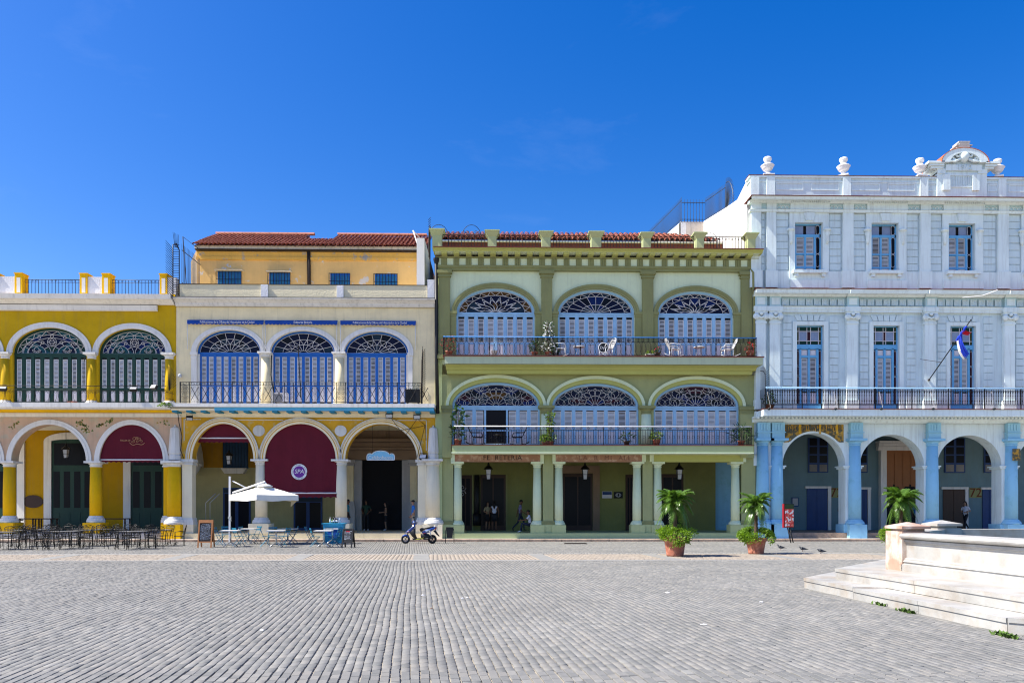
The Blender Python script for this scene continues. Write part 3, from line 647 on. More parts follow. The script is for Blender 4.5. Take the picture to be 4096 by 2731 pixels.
column(ch, X(1359), .36, .40, zs, .31, cm, .5, .32, .28, pw=.52)
halfpier(ch, X(726), X(766), .08, .6, .40, zs, cm, .45, .35, .3)
halfpier(ch, X(1670), X(1704), .1, .6, .40, zs, cm, .45, .35, .3, out=.1)
column(ch, X(1731), .12, .13, zs, .38, cm, .72, .36, .3, pw=.52)
# painted medallions and panel lines
for px, py, m in ((1034,1722,'old_white'), (1362,1722,'grey_white')):
    MB().prism([(X(px)+.31*math.cos(2*PI*i/20), ZZ(py)+.29*math.sin(2*PI*i/20)) for i in range(20)], .035, .064).obj('medallion', m, ch)
for a_, b_ in (((735,1677),(800,1677)), ((950,1679),(1130,1679)), ((1270,1679),(1450,1679)), ((1590,1679),(1705,1679)), ((1705,1679),(1705,1800)), ((735,1677),(735,1760))):
    MB().ribbon([(X(a_[0]), ZZ(a_[1])), (X(b_[0]), ZZ(b_[1]))], .045, .045, .062).obj('panel_line', 'old_white', ch)
cornice(ch, 'arcade_entablature', X(708), X(1740), [(.02, ZZ(1669)), (.06, ZZ(1667)), (.06, ZZ(1660)), (.12, ZZ(1657)), (.14, ZZ(1651))], 'cream_light')
# blue fascia, brackets and balcony slab
MB().box(X(858,-.8), X(1735,-.8), -.82, -.5, Z(1642,1220,-.8), Z(1628,1220,-.8)).obj('blue_fascia', 'fascia_blue', ch)
mat('fascia_blue', (.10,.42,.70), .6, .15, 1.5)
for i, px in enumerate(range(693, 1740, 57)):
    MB().box(X(px,-.6), X(px+20,-.6), -.78, -.02, Z(1650,1220,-.7), Z(1642.5 if px > 840 else 1634,1220,-.7)).obj('bracket', 'bracket_blue', ch)
mat('bracket_blue', (.03,.22,.33), .7)
MB().prismx([(.02,ZZ(1651)), (-.8,Z(1641.5,1220,-.8)+.0), (-.8,Z(1641,1220,-.8)+.1), (.02,ZZ(1640))], X(709), X(1738)).obj('soffit', 'cream_light', ch)
MB().box(X(709), X(1740,-.9)-.02, -.95, .05, Z(1627.5,1220,-.95), Z(1613,1220,-.95)).obj('balcony_slab', 'grey_white', ch)
# first floor
zs2 = ZZ(1409); zf = Z(1613,1220,-.95); ops2 = []
for l, r, t in ((785,1043,1320), (1080,1339,1322), (1376,1633,1323)): ops2.append(((X(l)+X(r))/2, (X(r)-X(l))/2, zs2, ZZ(t)-zs2, zf))
MB().archwall(XL, XR, ZZ(1640), ZZ(1228), ops2, .06, .56).obj('upper_wall', 'cream', ch)
for i, (xc, a, z, b_, zb) in enumerate(ops2):
    MB().archring(xc, z, a-.003, b_-.003, a+.27, b_+.22, -.0, .062).archring(xc, z, a-.002, b_-.002, a+.13, b_+.12, -.028, .001).obj('archivolt', 'white_paint', ch)
    fanlight(ch, xc, z, a-.004, b_-.004, .2, 'blue_wood', 'cream', ['glass_navy','glass_slate','glass_dark','glass_navy'], .085, .017, i)
    doorset(ch, xc-a+.12, xc+a-.12, zb+.01, z-.085, .2, 8, 'blue_wood', (ZZ(1538), ZZ(1424)), (ZZ(1606), ZZ(1543)), lw=.66)
    for xj in (xc-a, xc+a-.119): MB().box(xj, xj+.119, .12, .4, zb, z-.086).obj('jamb', 'white_paint', ch)
for px in (1061.5, 1357): column(ch, X(px), .07, zf, zs2, .245, ('cream','white_paint','white_paint'), .0, .08, .26, name='upper_column', taper=.94)
for l, r in ((764,786), (1633,1650)):
    halfpier(ch, X(l), X(r), .0, .06, zf, zs2, ('white_paint','white_paint','white_paint'), .0, .0, .32, name='pilaster', out=.04)
# cornice, parapet
cornice(ch, 'cornice', X(704), X(1741), [(.05, ZZ(1228)), (.12, ZZ(1222)), (.14, ZZ(1216)), (.3, ZZ(1208)), (.42, ZZ(1205)), (.45, ZZ(1199.5))], 'grey_white')
MB().box(X(704), X(1742), -.46, .9, ZZ(1199.4), ZZ(1197.5)).obj('cornice_cap', 'rust_iron', ch)
MB().box(X(717), X(1709), .05, .3, ZZ(1197.4), ZZ(1139)).obj('parapet', 'cream_rough', ch)
plaster('cream_rough', (.80,.71,.48), .08, .1, 1.6)
MB().box(X(716), X(1709.5), .02, .33, ZZ(1138.9), ZZ(1136.5)).obj('parapet_cap', 'rust_iron', ch)
for l, r, t in ((1044,1072,1139.5), (1347,1374,1141), (1710,1738,1116)): MB().box(X(l), X(r), -.03, .36, ZZ(1197.3), ZZ(t)).obj('parapet_post', 'rough_white', ch)
MB().box(X(704), XR, .56, 13, ZZ(1640), ZZ(1199)).obj('house_body', 'cream', ch)
# top floor, set back
TY = 3.0
def TX(px): return X(px, TY)
def TZ(py, px=1220): return Z(py, px, TY)
th = empty('roof_storey', (TX(1200), TY, ZZ(1199)), 0, 'ochre roof storey with peeling paint, barred blue windows and red tiles', 'roof storey', world=True)
zb = ZZ(1199)+.001
wins = [(872,966,1090), (1078,1161,1094), (1322,1399,1095), (1500,1588,1096)]
MB().box(TX(789), TX(1686), TY, TY+7, zb, TZ(1006)).obj('wall', 'ochre_top', th)
MB().box(TX(787), TX(1688), TY-.10, TY+.02, TZ(1042), TZ(1031)).box(TX(788), TX(1687), TY-.06, TY+.01, TZ(1031), TZ(1010)).obj('wall_band', 'ochre_band', th)
plaster('ochre_band', (.80,.46,.1), .12, .2, col2=(.4,.37,.33), c2at=(.58,.66), c2scale=1.6)
MB().box(TX(786), TX(1689), TY-.28, TY+7.1, TZ(1007), TZ(1003)).obj('drip_edge', 'rust_iron', th)
MB().box(TX(785), TX(1689), TY-.25, TY+7.1, TZ(1003), TZ(990)).obj('eaves_band', 'old_white', th)
for l, r, t in wins:
    q = MB(); q.box(TX(l), TX(r), TY-.05, TY-.001, zb+.3, TZ(t)); o = q.obj('window', 'blue_wood', th)
    for i in range(4): MB().box(TX(l)+(TX(r)-TX(l))*(i+.14)/4, TX(l)+(TX(r)-TX(l))*(i+.86)/4, TY-.062, TY-.051, zb+.5, TZ(t)-.12).obj('pane', 'window_blue', o)
    q = MB()
    for i in range(9): x = TX(l-3)+(TX(r+3)-TX(l-3))*i/8; q.box(x-.012, x+.012, TY-.2, TY-.176, zb+.1, TZ(t))
    for z in (TZ(t)-.02, TZ(t)-.45, zb+.2, TZ(t)-1.0): q.box(TX(l-4), TX(r+4), TY-.19, TY-.17, z-.014, z+.014)
    q.obj('window_bars', 'iron', o)
    if l < 1200: MB().box(TX(l-8), TX(r+8), TY-.3, TY-.001, TZ(t-3), TZ(t-5)).obj('window_hood', 'old_white', o)
mat('window_blue', (.03,.17,.38), .2, .3, 3)
rail(th, [(TX(1239), TY-.08, zb), (TX(1236), TY-.08, TZ(992))], .1, 'rust_iron', 'downpipe', 8)
# roof: barrel tiles, one by one
def tile_mesh(l=.42, r0=.105, r1=.085, n=6, t=.014):
    q = MB(); vs = []
    for (y, r) in ((0, r0), (l, r1)):
        for rr_ in (r, r-t): vs += [(rr_*math.cos(PI*j/n), y, rr_*math.sin(PI*j/n)) for j in range(n+1)]
    k = n+1; q.smooth = True
    q.add(vs, [(j, j+2*k, j+1+2*k, j+1)[::-1] for j in range(n)]+[(k+j, k+j+1, 3*k+j+1, 3*k+j)[::-1] for j in range(n)])
    q.smooth = False; q.add(vs, [(j, j+1, k+j+1, k+j)[::-1] for j in range(n)]); return q
TM = tile_mesh().mesh('roof_tile', 'roof_tile')
xe0, xe1 = TX(783), TX(1700); ye, ze = TY-.45, TZ(992)
def ridge(x):    # higher over the two ends, lower in the middle
    px = 1220+ (x-TX(1220))/(TX(1221)-TX(1220))
    return 4.0 if px < 1185 or px > 1305 else 2.45
slope = math.atan2(TZ(930, 1220)*0+2.0, 4.0)
sl_ = R(26)
roofp = empty('tile_roof', (TX(1200), TY, ze), 0, 'red barrel tile roof over the ochre roof storey, its middle part lower', 'roof', world=True)
q = MB()
for a_, b_, L_ in ((xe0+.1, TX(1185), 4.05), (TX(1185), TX(1305), 2.5), (TX(1305), xe1, 4.05)):
    c, s = math.cos(sl_)*L_, math.sin(sl_)*L_
    q.add([(a_,ye+.05,ze-.02), (b_,ye+.05,ze-.02), (b_,ye+c,ze-.02+s), (a_,ye+c,ze-.02+s), (a_,ye+c,ze-.4), (b_,ye+c,ze-.4)], [(0,1,2,3), (3,2,5,4), (0,3,4), (1,5,2)])
q.obj('roof_deck', 'roof_under', roofp)
ntile = 0; rest = MB(); tq = tile_mesh(); pit = (X(1017,TY)-X(1000,TY)); cols = int((xe1-xe0)/pit)
allt = []
for i in range(cols+1):
    x = xe0+.1+i*pit; n = 10 if ridge(x) > 3 else 6
    for j in range(n): allt.append((j, x, n))
    allt.append((99, x, n))
allt.sort(key=lambda t: t[0])
for j, x, n in allt:
    if j == 99: continue
    d = j*.4-.12; m = Matrix.Translation((x+random.gauss(0,.008), ye+math.cos(sl_)*d, ze+math.sin(sl_)*d+.035)) @ Matrix.Rotation(sl_-.03, 4, 'X') @ Matrix.Rotation(random.gauss(0,.03), 4, 'Z')
    if ntile < 300:
        o = link('roof_tile', TM, roofp); o.matrix_parent_inverse = Matrix.Translation(-ORG[roofp.name]); o.matrix_basis = m; ntile += 1
    else: rest.smooth = True; rest.add([m @ Vector(v) for v in tq.v], tq.f)
rest.obj('upper_roof_tiles', 'roof_tile', roofp, kind='stuff')
q = MB(); k = 0
for a_, b_, L_ in ((xe0, TX(1187), 4.05), (TX(1305), xe1-.3, 4.05)):
    x = a_
    while x < b_:
        c, s = math.cos(sl_)*L_, math.sin(sl_)*L_
        MB().add([(x+u*.55, ye+c+.14*math.cos(t), ze+s+.06+.13*math.sin(t)) for u in (0, 1.0) for t in [PI*i/6 for i in range(7)]], [(i, i+1, i+8, i+7) for i in range(6)]).obj('ridge_tile', 'ridge_tile', roofp); x += .53
mat('ridge_tile', (.45,.18,.12), .85, .3, 4, island=.1)
# white chimney-like end wall with struts at the right end
MB().box(TX(1687), TX(1716), TY-2.8, TY+4, zb, Z(952,1690,.2)).obj('end_wall', 'blown_white', th)
rail(th, [(TX(1657), TY-.6, TZ(935)), (TX(1690), TY-2.6, TZ(1040))], .035, 'white_metal', 'strut'); rail(th, [(TX(1657), TY-.6, TZ(935)), (TX(1700), TY+1, TZ(955))], .03, 'white_metal', 'strut')
# projecting lit wall and steel frame at the left end
MB().prism([(TX(762), zb), (TX(800), zb), (TX(800), TZ(1000)), (TX(786), TZ(1000)), (TX(762), TZ(1052))], TY+.02, TY+3).obj('side_wall', 'ochre_pale', th)
plaster('ochre_pale', (.78,.62,.4), .15, .4)
rail(th, [(TX(785), TY-1.2, zb), (TX(766), TY-1.2, TZ(980)), (TX(800), TY-.2, TZ(1003))], .025, 'rust_iron', 'steel_frame')
# balcony railing with crossed arrows
YR = -.9
def YX(px): return X(px, YR)
def YZ(py): return Z(py, 1220, YR)
for py, r in ((1529,.014), (1541,.010), (1607,.012)): rail(ch, [(YX(719), YR, YZ(py)), (YX(1683), YR, YZ(py))], r, 'iron', 'rail', 4)
q = MB(); i = 0; px = 722
posts = []
while px < 1680:
    q.box(YX(px)-.013, YX(px)+.013, YR-.013, YR+.013, YZ(1612), YZ(1528)); posts.append(px)
    wdt = 36 if i % 5 in (0,) else 43
    if i % 5 == 0:
        for zc in (1553, 1572, 1592):
            for s in (-1, 1): scroll(q, YX(px+18+s*9), YZ(zc), .1, YR, s, (-1)**(zc % 2), 1.3, .007)
    else:
        for s in (-1, 1):
            q.tube([(YX(px+21-s*15), YR, YZ(1602)), (YX(px+21+s*15), YR, YZ(1548))], .014, 4)
            q.tube([(YX(px+21+s*15)-.04*s, YR, YZ(1548)-.09), (YX(px+21+s*15), YR, YZ(1548)), (YX(px+21+s*15), YR, YZ(1548)-.1)], .01, 4)
            q.tube([(YX(px+21-s*19), YR, YZ(1575)), (YX(px+21), YR, YZ(1544 if s > 0 else 1606)), (YX(px+21+s*19), YR, YZ(1575))], .006, 3)
    px += wdt; i += 1
z0, z1 = YZ(1540), YZ(1530)
for k in range(90): x = YX(722)+(YX(1680)-YX(722))*k/90; q.box(x, x+.05, YR-.005, YR+.005, z0+(z1-z0)*(.25 if k % 2 else .55), z0+(z1-z0)*(.4 if k % 2 else .7)); q.box(x, x+.012, YR-.005, YR+.005, z0, z1)
q.obj('arrow_railing', 'iron', ch, kind='stuff')
q = MB()
for k in range(7): q.tube([(YX(719), YR+.15*k, YZ(1610)), (YX(719), YR+.15*k, YZ(1529))], .012, 4); q.tube([(YX(1683), YR+.15*k, YZ(1610)), (YX(1683), YR+.15*k, YZ(1529))], .012, 4)
q.obj('side_railing', 'iron', ch, kind='stuff')
q = MB()
for k in range(26): t = k/25; z = YZ(1590)+2.3*t; q.tube([(YX(1690), YR+.1, z), (YX(1690)+.16*math.sin(1+t), YR-.1, z+.2)], .013, 3)
for k in range(5): q.tube([(YX(1684), YR+.05+.16*k, YZ(1605)), (YX(1690)-.05, YR+.1+.14*k, YZ(1435)+.2*k)], .014, 4)
q.obj('spiked_screen', 'rust_iron', ch, kind='stuff')
# valance awnings on the first floor
AYF = -.12
for i, (l, r, s) in enumerate(((749,1054,'Publicaciones de la Oficina del Historiador de la Ciudad'), (1060,1349,'Editorial Boloña'), (1361,1663,'Publicaciones de la Oficina del Historiador de la Ciudad'))):
    e = empty('rolled_awning', (X(l), AYF, ZZ(1300)), 0, ('blue scalloped awning strip above the left','blue scalloped awning strip above the middle','blue scalloped awning strip above the right')[i]+' window of the cream house', 'awning', 'blue awnings of the cream house', world=True)
    x0, x1 = X(l,AYF), X(r,AYF); zt_, zb_ = ZZ(1286.5), ZZ(1298); n = 20; q = MB(); p = []
    for k in range(n*4+1):
        u = k/(n*4); p.append((x0+(x1-x0)*u, zb_-.045*abs(math.sin(PI*u*n))))
    for (ax, az), (bx_, bz_) in zip(p, p[1:]):
        ya, yb = AYF+.02*math.sin(ax*6), AYF+.02*math.sin(bx_*6)
        q.quad((ax,ya,az), (bx_,yb,bz_), (bx_,yb,zt_), (ax,ya,zt_)); q.quad((bx_,yb+.006,bz_), (ax,ya+.006,az), (ax,ya+.006,zt_), (bx_,yb+.006,zt_))
    q.box(x0, x1, AYF, .05, zt_, zt_+.04); q.obj('valance', 'awning_blue', e)
    MB().tube([(x0, -.05, zt_-.02), (x1, -.05, zt_-.02)], .05, 8).obj('roller', 'white_metal', e)
    lettering('lettering', s, .15 if i != 1 else .17, ((x0+x1)/2+.1, AYF-.035, (zt_+zb_)/2-.0), 'white_metal', e, spacing=.86 if i != 1 else .9)
    for px in (l+2, r-1): MB().tube([(X(px), -.06, zt_), (X(px), -.04, ZZ(1398))], .018, 5).obj('arm', 'white_metal', e)
# inside the arcade
MB().box(X(724.5), X(1770), -.12, 6, .131, .40).obj('arcade_floor', 'cream', ch)
MB().box(X(724.5), X(1770), .67, 5.6, zt-.2, zt-.02).obj('arcade_ceiling', 'cream', ch)
BY = 5.2
def bx(px): return X(px, BY)
def bz(py): return Z(py, 1220, BY)
MB().box(bx(742), bx(1790), BY, BY+.3, .4, bz(1870)).obj('back_wall', 'cream_shaded', ch); MB().box(bx(742), bx(1790), BY, BY+.3, bz(1870), zt).obj('back_wall_upper', 'ochre_shaded', ch)
MB().archring(bx(742), bz(1868), .8, 1.5, 1.05, 2.6, BY-.9, BY-.01, 14, 0, PI/2).obj('cross_arch', 'old_white', ch)
MB().lathe([(.06,0), (.2,.2), (.34,.45), (.36,.5), (.44,.62), (.44,.75)], bx(790), BY-.5, bz(1905), 12).obj('corbel', 'old_white', ch)
o = MB().box(bx(893), bx(993), BY-.08, BY-.001, bz(1872), bz(1762)).obj('barred_window', 'navy_shutter', ch)
q = MB()
for i in range(9): x = bx(895)+(bx(991)-bx(895))*i/8; q.box(x-.012, x+.012, BY-.14, BY-.116, bz(1872), bz(1762))
q.obj('bars', 'iron', o)
MB().add([(bx(p), y, bz(z)) for y in (BY-.4, BY-.001) for p, z in ((892,1873), (995,1873), (980,1895), (907,1895))], [(0,1,2,3)[::-1], (0,4,5,1), (1,5,6,2), (2,6,7,3), (3,7,4,0)]).obj('sill', 'old_white', o)
for l, r, t, m in ((893,1003,1950,'blue_door'), (1175,1290,1985,'blue_door')):
    o = MB().box(bx(l), bx(r), BY-.05, BY-.001, .4, bz(t)).obj('shop_door', m, ch)
    for k in (0, 1): MB().box(bx(l)+(bx(r)-bx(l))*(.06+.5*k), bx(l)+(bx(r)-bx(l))*(.44+.5*k), BY-.06, BY-.051, .55, bz(t)-.35).obj('pane', 'glass_dark', o)
    MB().box(bx(l)+.05, bx(r)-.05, BY-.062, BY-.0525, bz(t)-.3, bz(t)-.08).obj('transom', 'glass_slate', o)
# stone portal of the cafe
po = empty('stone_portal', (bx(1530), BY, .4), 0, 'carved stone doorway with pilasters inside the right arch of the cream house', 'doorway', world=True)
MB().box(bx(1450), bx(1610), BY-.04, BY-.002, .4, bz(1840)).obj('opening', 'dark_void', po)
for l, r in ((1420,1450), (1610,1642)): MB().box(bx(l), bx(r), BY-.3, BY-.003, .4, bz(1840)).obj('jamb', 'stone_grey', po)
for l, r in ((1392,1419), (1643,1670)): halfpier(po, bx(l), bx(r), BY-.45, BY-.003, .4, bz(1840), ('cream','stone_grey','stone_grey'), 1.3, .4, .35, 'pilaster', .1)
for za, zb_, d in ((1839,1800,.35), (1799,1790,.5), (1789,1770,.42), (1769,1756,.6)): MB().box(bx(1390)-d*.2, bx(1672)+d*.2, BY-d, BY-.003, bz(za), bz(zb_)).obj('entablature', 'stone_brown', po)
MB().prism([(bx(1400), bz(1755)), (bx(1662), bz(1755)), (bx(1590), bz(1712)), (bx(1480), bz(1712))], BY-.3, BY-.003).prism([(bx(1515), bz(1750)), (bx(1548), bz(1750)), (bx(1548), bz(1722)), (bx(1515), bz(1722))], BY-.4, BY-.29).obj('pediment', 'stone_brown', po)
sg = empty('cafe_sign', (X(1523,.2), .2, ZZ(1839)), 0, 'light blue cafe board with curved top hanging in the right arch of the cream house', 'sign', world=True)
def SX(px): return X(px,.2)
def SZ(py): return Z(py,1523,.2)
pts = [(1468,1839), (1578,1839), (1578,1822), (1574,1815), (1566,1813), (1558,1816), (1550,1808), (1540,1804), (1523,1802), (1506,1804), (1496,1808), (1488,1816), (1480,1813), (1472,1815), (1468,1822)]
MB().prism([(SX(a_), SZ(b_)) for a_, b_ in pts], .2, .25).obj('board', 'sign_blue', sg); mat('sign_blue', (.22,.52,.72), .6, .1, 4)
q = MB(); q.ribbon([(SX(a_), SZ(b_)) for a_, b_ in pts+pts[:1]], .035, .17, .199); q.obj('edge', 'white_metal', sg)
lettering('lettering', 'Cafébohemia', .26, (SX(1523), .19, SZ(1830)), 'canvas', sg, spacing=.95)
for px in (1490, 1556): rail(sg, [(SX(px), .22, SZ(1812)), (SX(px), .22, zt-.3)], .008, 'iron', 'chain', 4)
hanging_lamp(X(916,2.6), 2.6, zt-.2, Z(1858,916,2.6), 'glass lantern hanging inside the left arch of the cream house')
# burgundy drop awnings in the arches
def drop_awning(name, x0, x1, xc, a, zs_, b_, ybar, zbar, valance, label, y0=.12, bow=.25):
    e = empty(name, (xc, y0, zbar), 0, label, 'awning', 'burgundy awnings in the arches', world=True)
    q = MB(); n = 24; top = []
    for i in range(n+1):
        x = x0+(x1-x0)*i/n; u = min(1, abs((x-xc)/a)); top.append((x, zs_+b_*math.sqrt(max(0, 1-u*u))))
    m = 10
    for i in range(n):
        for j in range(m):
            def P(i_, j_):
                x, zt_ = top[i_]; t = j_/m; zt_ = max(zt_, zbar)
                return (x, y0-bow*t*0+(.035*math.sin(x*2.3+t*2)+.012*math.sin(x*7.3+t*1.5)*(.3+t)), zt_+(zbar-zt_)*t)
            q.quad(P(i,j+1), P(i+1,j+1), P(i+1,j), P(i,j))
    q.obj('cloth', 'burgundy', e)
    MB().tube([(x0, y0-.02, zbar), (x1, y0-.02, zbar)], .035, 8).obj('bar', 'white_metal', e)
    q = MB(); k = 60; ns = 12
    for i in range(k):
        f = lambda i_: (x0+(x1-x0)*i_/k, zbar-valance+.06*abs(math.sin(PI*ns*i_/k)))
        (ax, az), (bx_, bz_) = f(i), f(i+1); q.quad((ax,y0-.01,az), (bx_,y0-.01,bz_), (bx_,y0-.01,zbar), (ax,y0-.01,zbar))
    q.obj('valance', 'burgundy', e)
    return e
A1 = drop_awning('drop_awning', ops[0][0]-ops[0][1]+.05, ops[0][0]+ops[0][1]-.1, ops[0][0], ops[0][1], zs, ops[0][3], .1, Z(1751,900,.2), .26, 'short burgundy awning high in the left arch of the cream house', .3)
A2 = drop_awning('drop_awning', ops[1][0]-ops[1][1]-.03, ops[1][0]+ops[1][1]+.03, ops[1][0], ops[1][1], zs, ops[1][3], .1, Z(1971,1200,.1), .26, 'long burgundy awning with round purple emblem in the middle arch', .12)
for (r_, y_, m_) in ((.415, .085, 'white_metal'), (.30, .075, 'purple')):
    if m_ == 'purple': mat('purple', (.16,.03,.28), .7)
    MB().prism([(X(1195)+r_*math.cos(2*PI*i/28), ZZ(1886)+r_*math.sin(2*PI*i/28)) for i in range(28)], y_, y_+.008).obj('emblem_disc', m_, A2)
lettering('lettering', 'SPA', .3, (X(1195), .068, ZZ(1885)), 'white_metal', A2, font_shear=.2)
for s, rad, up in (('SPASEO', .36, -1), ('CENTRO CUBANO Y BELLEZA', .355, 1)):
    for i, c_ in enumerate(s):
        t = (i-(len(s)-1)/2)*(.22 if up < 0 else .17); a_ = (-PI/2+t) if up < 0 else (PI/2-t)
        if c_ == ' ': continue
        me = text(c_, .085 if up < 0 else .07, .004); me.materials.clear(); me.materials.append(MATS['cable'])
        me.transform(Matrix.Translation((X(1195)+rad*math.cos(a_), .08, ZZ(1886)+rad*math.sin(a_))) @ Matrix.Rotation(-t if up < 0 else t, 4, 'Y')); link('lettering', me, A2)
A3 = drop_awning('drop_awning', xc2-a2+.02, xc2+a2-.02, xc2, a2, Z(1843,300), Z(1697,300)-Z(1843,300), .1, Z(1838,520,.1), .16, 'burgundy awning with gold script in the right arch of the yellow house', .12)
lettering('lettering', 'TALLER DE', .11, (X(498), .08, Z(1760,300)), 'gold', A3)
q = MB()
for k, (px, py, r_) in enumerate(((535,1754,.14), (545,1752,.1), (556,1753,.1), (530,1764,.1), (545,1763,.09), (560,1762,.1))): scroll(q, X(px), Z(py,300), r_, .085, 1, .8, 1.2, .008, 12, k)
q.tube([(X(515+60*t), .085, Z(1768+10*math.sin(t*PI)+4*math.sin(t*9),300)) for t in [i/16 for i in range(17)]], .012, 4)
q.obj('script', 'gold', A3)
# ------------------------------------------------------------------ green house
gh = empty('green_house', (X(2380), 0, 0), 0, 'green three-storey house with two balconies, sky blue shutter doors and sunburst windows', 'house', world=True)
def ZZ(py, px=2380): return Z(py, px)
XL, XR = X(1757), X(3018)
GP = ['glass_navy','glass_navy','glass_dark','glass_slate','glass_blue']
# top storey
zf2 = Z(1426, 2380, -.9); zs2 = ZZ(1250)
def arches(lst, zs_, zb): return [((X(l)+X(r))/2, (X(r)-X(l))/2, zs_, ZZ(t)-zs_, zb) for l, r, t in lst]
ops3 = arches(((1825,2139,1153), (2232,2538,1156), (2632,2934,1160)), zs2, zf2)
MB().archwall(XL, XR, Z(1457,2380,0), ZZ(1087), ops3, .05, .6).obj('top_wall', 'mint', gh)
for i, (xc, a, z, b_, zb) in enumerate(ops3):
    MB().archring(xc, z, a-.003, b_-.003, a+.2, b_+.2, -.06, .053).archring(xc, z, a+.12, b_+.12, a+.24, b_+.24, -.09, -.055).obj('archivolt', 'olive', gh)
    fanlight(gh, xc, z, a-.004, b_-.004, .16, 'sky_wood', ('lotus','spokes','lotus')[i], GP if i else GP+['glass_amber'], .12, .018, 20+i)
    doorset(gh, xc-a+.004, xc+a-.004, zb+.01, z-.085, .16, 8, 'sky_wood', (Z(1368,2380), ZZ(1275)), (Z(1422,2380), Z(1376,2380)), lw=.6)
for l, r in ((1756,1800), (2165,2208), (2568,2612), (2963,3007)):
    halfpier(gh, X(l), X(r), -.12, .05, zf2, ZZ(1087), ('olive','olive','olive'), .1, .2, .34, 'pilaster', .1)
for l, r in ((1801,1824), (2141,2164), (2209,2231), (2540,2567), (2613,2631), (2935,2962)):
    halfpier(gh, X(l), X(r), -.05, .05, zf2, zs2+.03, ('olive','olive','olive'), .1, .1, .26, 'jamb_pilaster', .05)
# entablature with triglyphs and modillions
cornice(gh, 'architrave', X(1750), X(3022), [(.14, ZZ(1087)), (.14, ZZ(1078)), (.18, ZZ(1077)), (.18, ZZ(1070)), (.2, ZZ(1068))], 'olive')
MB().box(X(1752), X(3020), -.12, .05, ZZ(1068), ZZ(1040)).obj('frieze', 'mint', gh)
n = 25
tri = MB()
for k in (-1, 0, 1): tri.box(k*.09-.035, k*.09+.035, -.06, 0, 0, ZZ(1041)-ZZ(1068))
tri.box(-.15, .15, -.03, .002, 0, ZZ(1041)-ZZ(1068)).box(-.17, .17, -.07, 0, -.09, 0)
trm = tri.mesh('triglyph', 'olive')
mod = MB().prismx([(0,0), (-.42,.03), (-.46,.1), (-.46,.2), (0,.2)], -.14, .14).mesh('modillion', 'olive_light')
for i in range(n+1):
    px = 1777+(2998-1777)*i/n
    link('triglyph', trm, gh, loc=(X(px), -.121, ZZ(1068)))
    link('modillion', mod, gh, loc=(X(px,-.4), -.13, ZZ(1034)))
cornice(gh, 'bed_mould', X(1742), X(3030), [(.12, ZZ(1040)), (.2, ZZ(1036)), (.22, ZZ(1034.2))], 'olive')
cornice(gh, 'corona', X(1738,-.6), X(3040,-.6), [(.02, ZZ(1034)+.2), (.62, ZZ(1034)+.202), (.62, Z(1009,2380,-.62))], 'mint')
cornice(gh, 'cornice', X(1733,-.7), X(3052,-.7), [(.62, Z(1009,2380,-.62)+.004), (.66, Z(1003,2380,-.66)), (.82, Z(993,2380,-.82))], 'olive_light')
MB().box(X(1733,-.85), X(3055,-.85), -.86, .8, Z(993,2380,-.82)+.004, Z(990,2380,-.82)).obj('cornice_cap', 'tile_cap', gh); mat('tile_cap', (.16,.04,.03), .85, .3, 5)
# parapet posts and railing
zp = Z(989,2380,-.7)
for l, r, t in ((1729,1767,917), (1951,1986,922), (2168,2202,926), (2366,2405,927), (2573,2604,931), (2786,2816,931), (2991,3022,933)):
    x0, x1, zt_ = X(l,-.4), X(r,-.4), Z(t,(l+r)/2,-.4)
    o = MB().box(x0, x1, -.4, .1, zp, zt_-.2).obj('parapet_post', 'sage', gh)
    MB().add([(x, y, z) for (x, y, z) in ((x0,-.4,zt_-.3), (x1,-.4,zt_-.3), (x1,.1,zt_-.3), (x0,.1,zt_-.3), (x0-.14,-.54,zt_-.06), (x1+.14,-.54,zt_-.06), (x1+.14,.24,zt_-.06), (x0-.14,.24,zt_-.06))], [(0,3,2,1), (0,1,5,4), (1,2,6,5), (2,3,7,6), (3,0,4,7), (4,5,6,7)]).box(x0-.16, x1+.16, -.56, .26, zt_-.058, zt_).obj('post_cap', 'sage', o)
ps = [1767,1951,1986,2168,2202,2366,2405,2573,2604,2786,2816,2991]
for l, r in zip(ps[::2], ps[1::2]):
    x0, x1 = X(l,-.2), X(r,-.2); z0, z1 = zp+.1, Z(944,2380,-.2)
    k = 14; bars(gh, x0, x1, -.2, zp, z1, k, 'rust_iron', .014)
    rail(gh, [(x0, -.2, z1), (x1, -.2, z1)], .02, 'rust_iron', 'top_rail', 4)
    q = MB()
    for i in range(k): c = x0+(x1-x0)*(i+.5)/k; scroll(q, c, z1-.14, .09, -.2, 1 if i % 2 else -1, 1, 1.2, .009, 8)
    q.obj('scrollwork', 'rust_iron', gh, kind='stuff')
for px, s in ((1755,1), (1886,1), (2842,.75)):
    q = MB(); x = X(px,.5); z0 = zp-.2; h = (Z(903,2380,.5)-zp)*(1 if s == 1 else .78); w_ = .52*s
    q.tube([(x-w_, .5, z0), (x-w_, .5, zp+h*.55)]+[(x+w_*math.cos(t), .5, zp+h*.55+h*.45*math.sin(t)) for t in [PI-PI*i/10 for i in range(11)]]+[(x+w_, .5, z0)], .016, 5)
    for s_ in (-1, 1): scroll(q, x+s_*w_*.4, zp+h*.72, .13*s, .5, s_, 1, 1.3, .012)
    q.tube([(x-w_*.8, .5, zp+h*.8), (x, .5, zp+h*.55), (x+w_*.8, .5, zp+h*.8)], .012, 4)
    q.obj('iron_arch', 'iron_blue', gh)
MB().box(X(1757), X(3018), .6, 14, ZZ(1457), zp).obj('house_body', 'sage', gh)
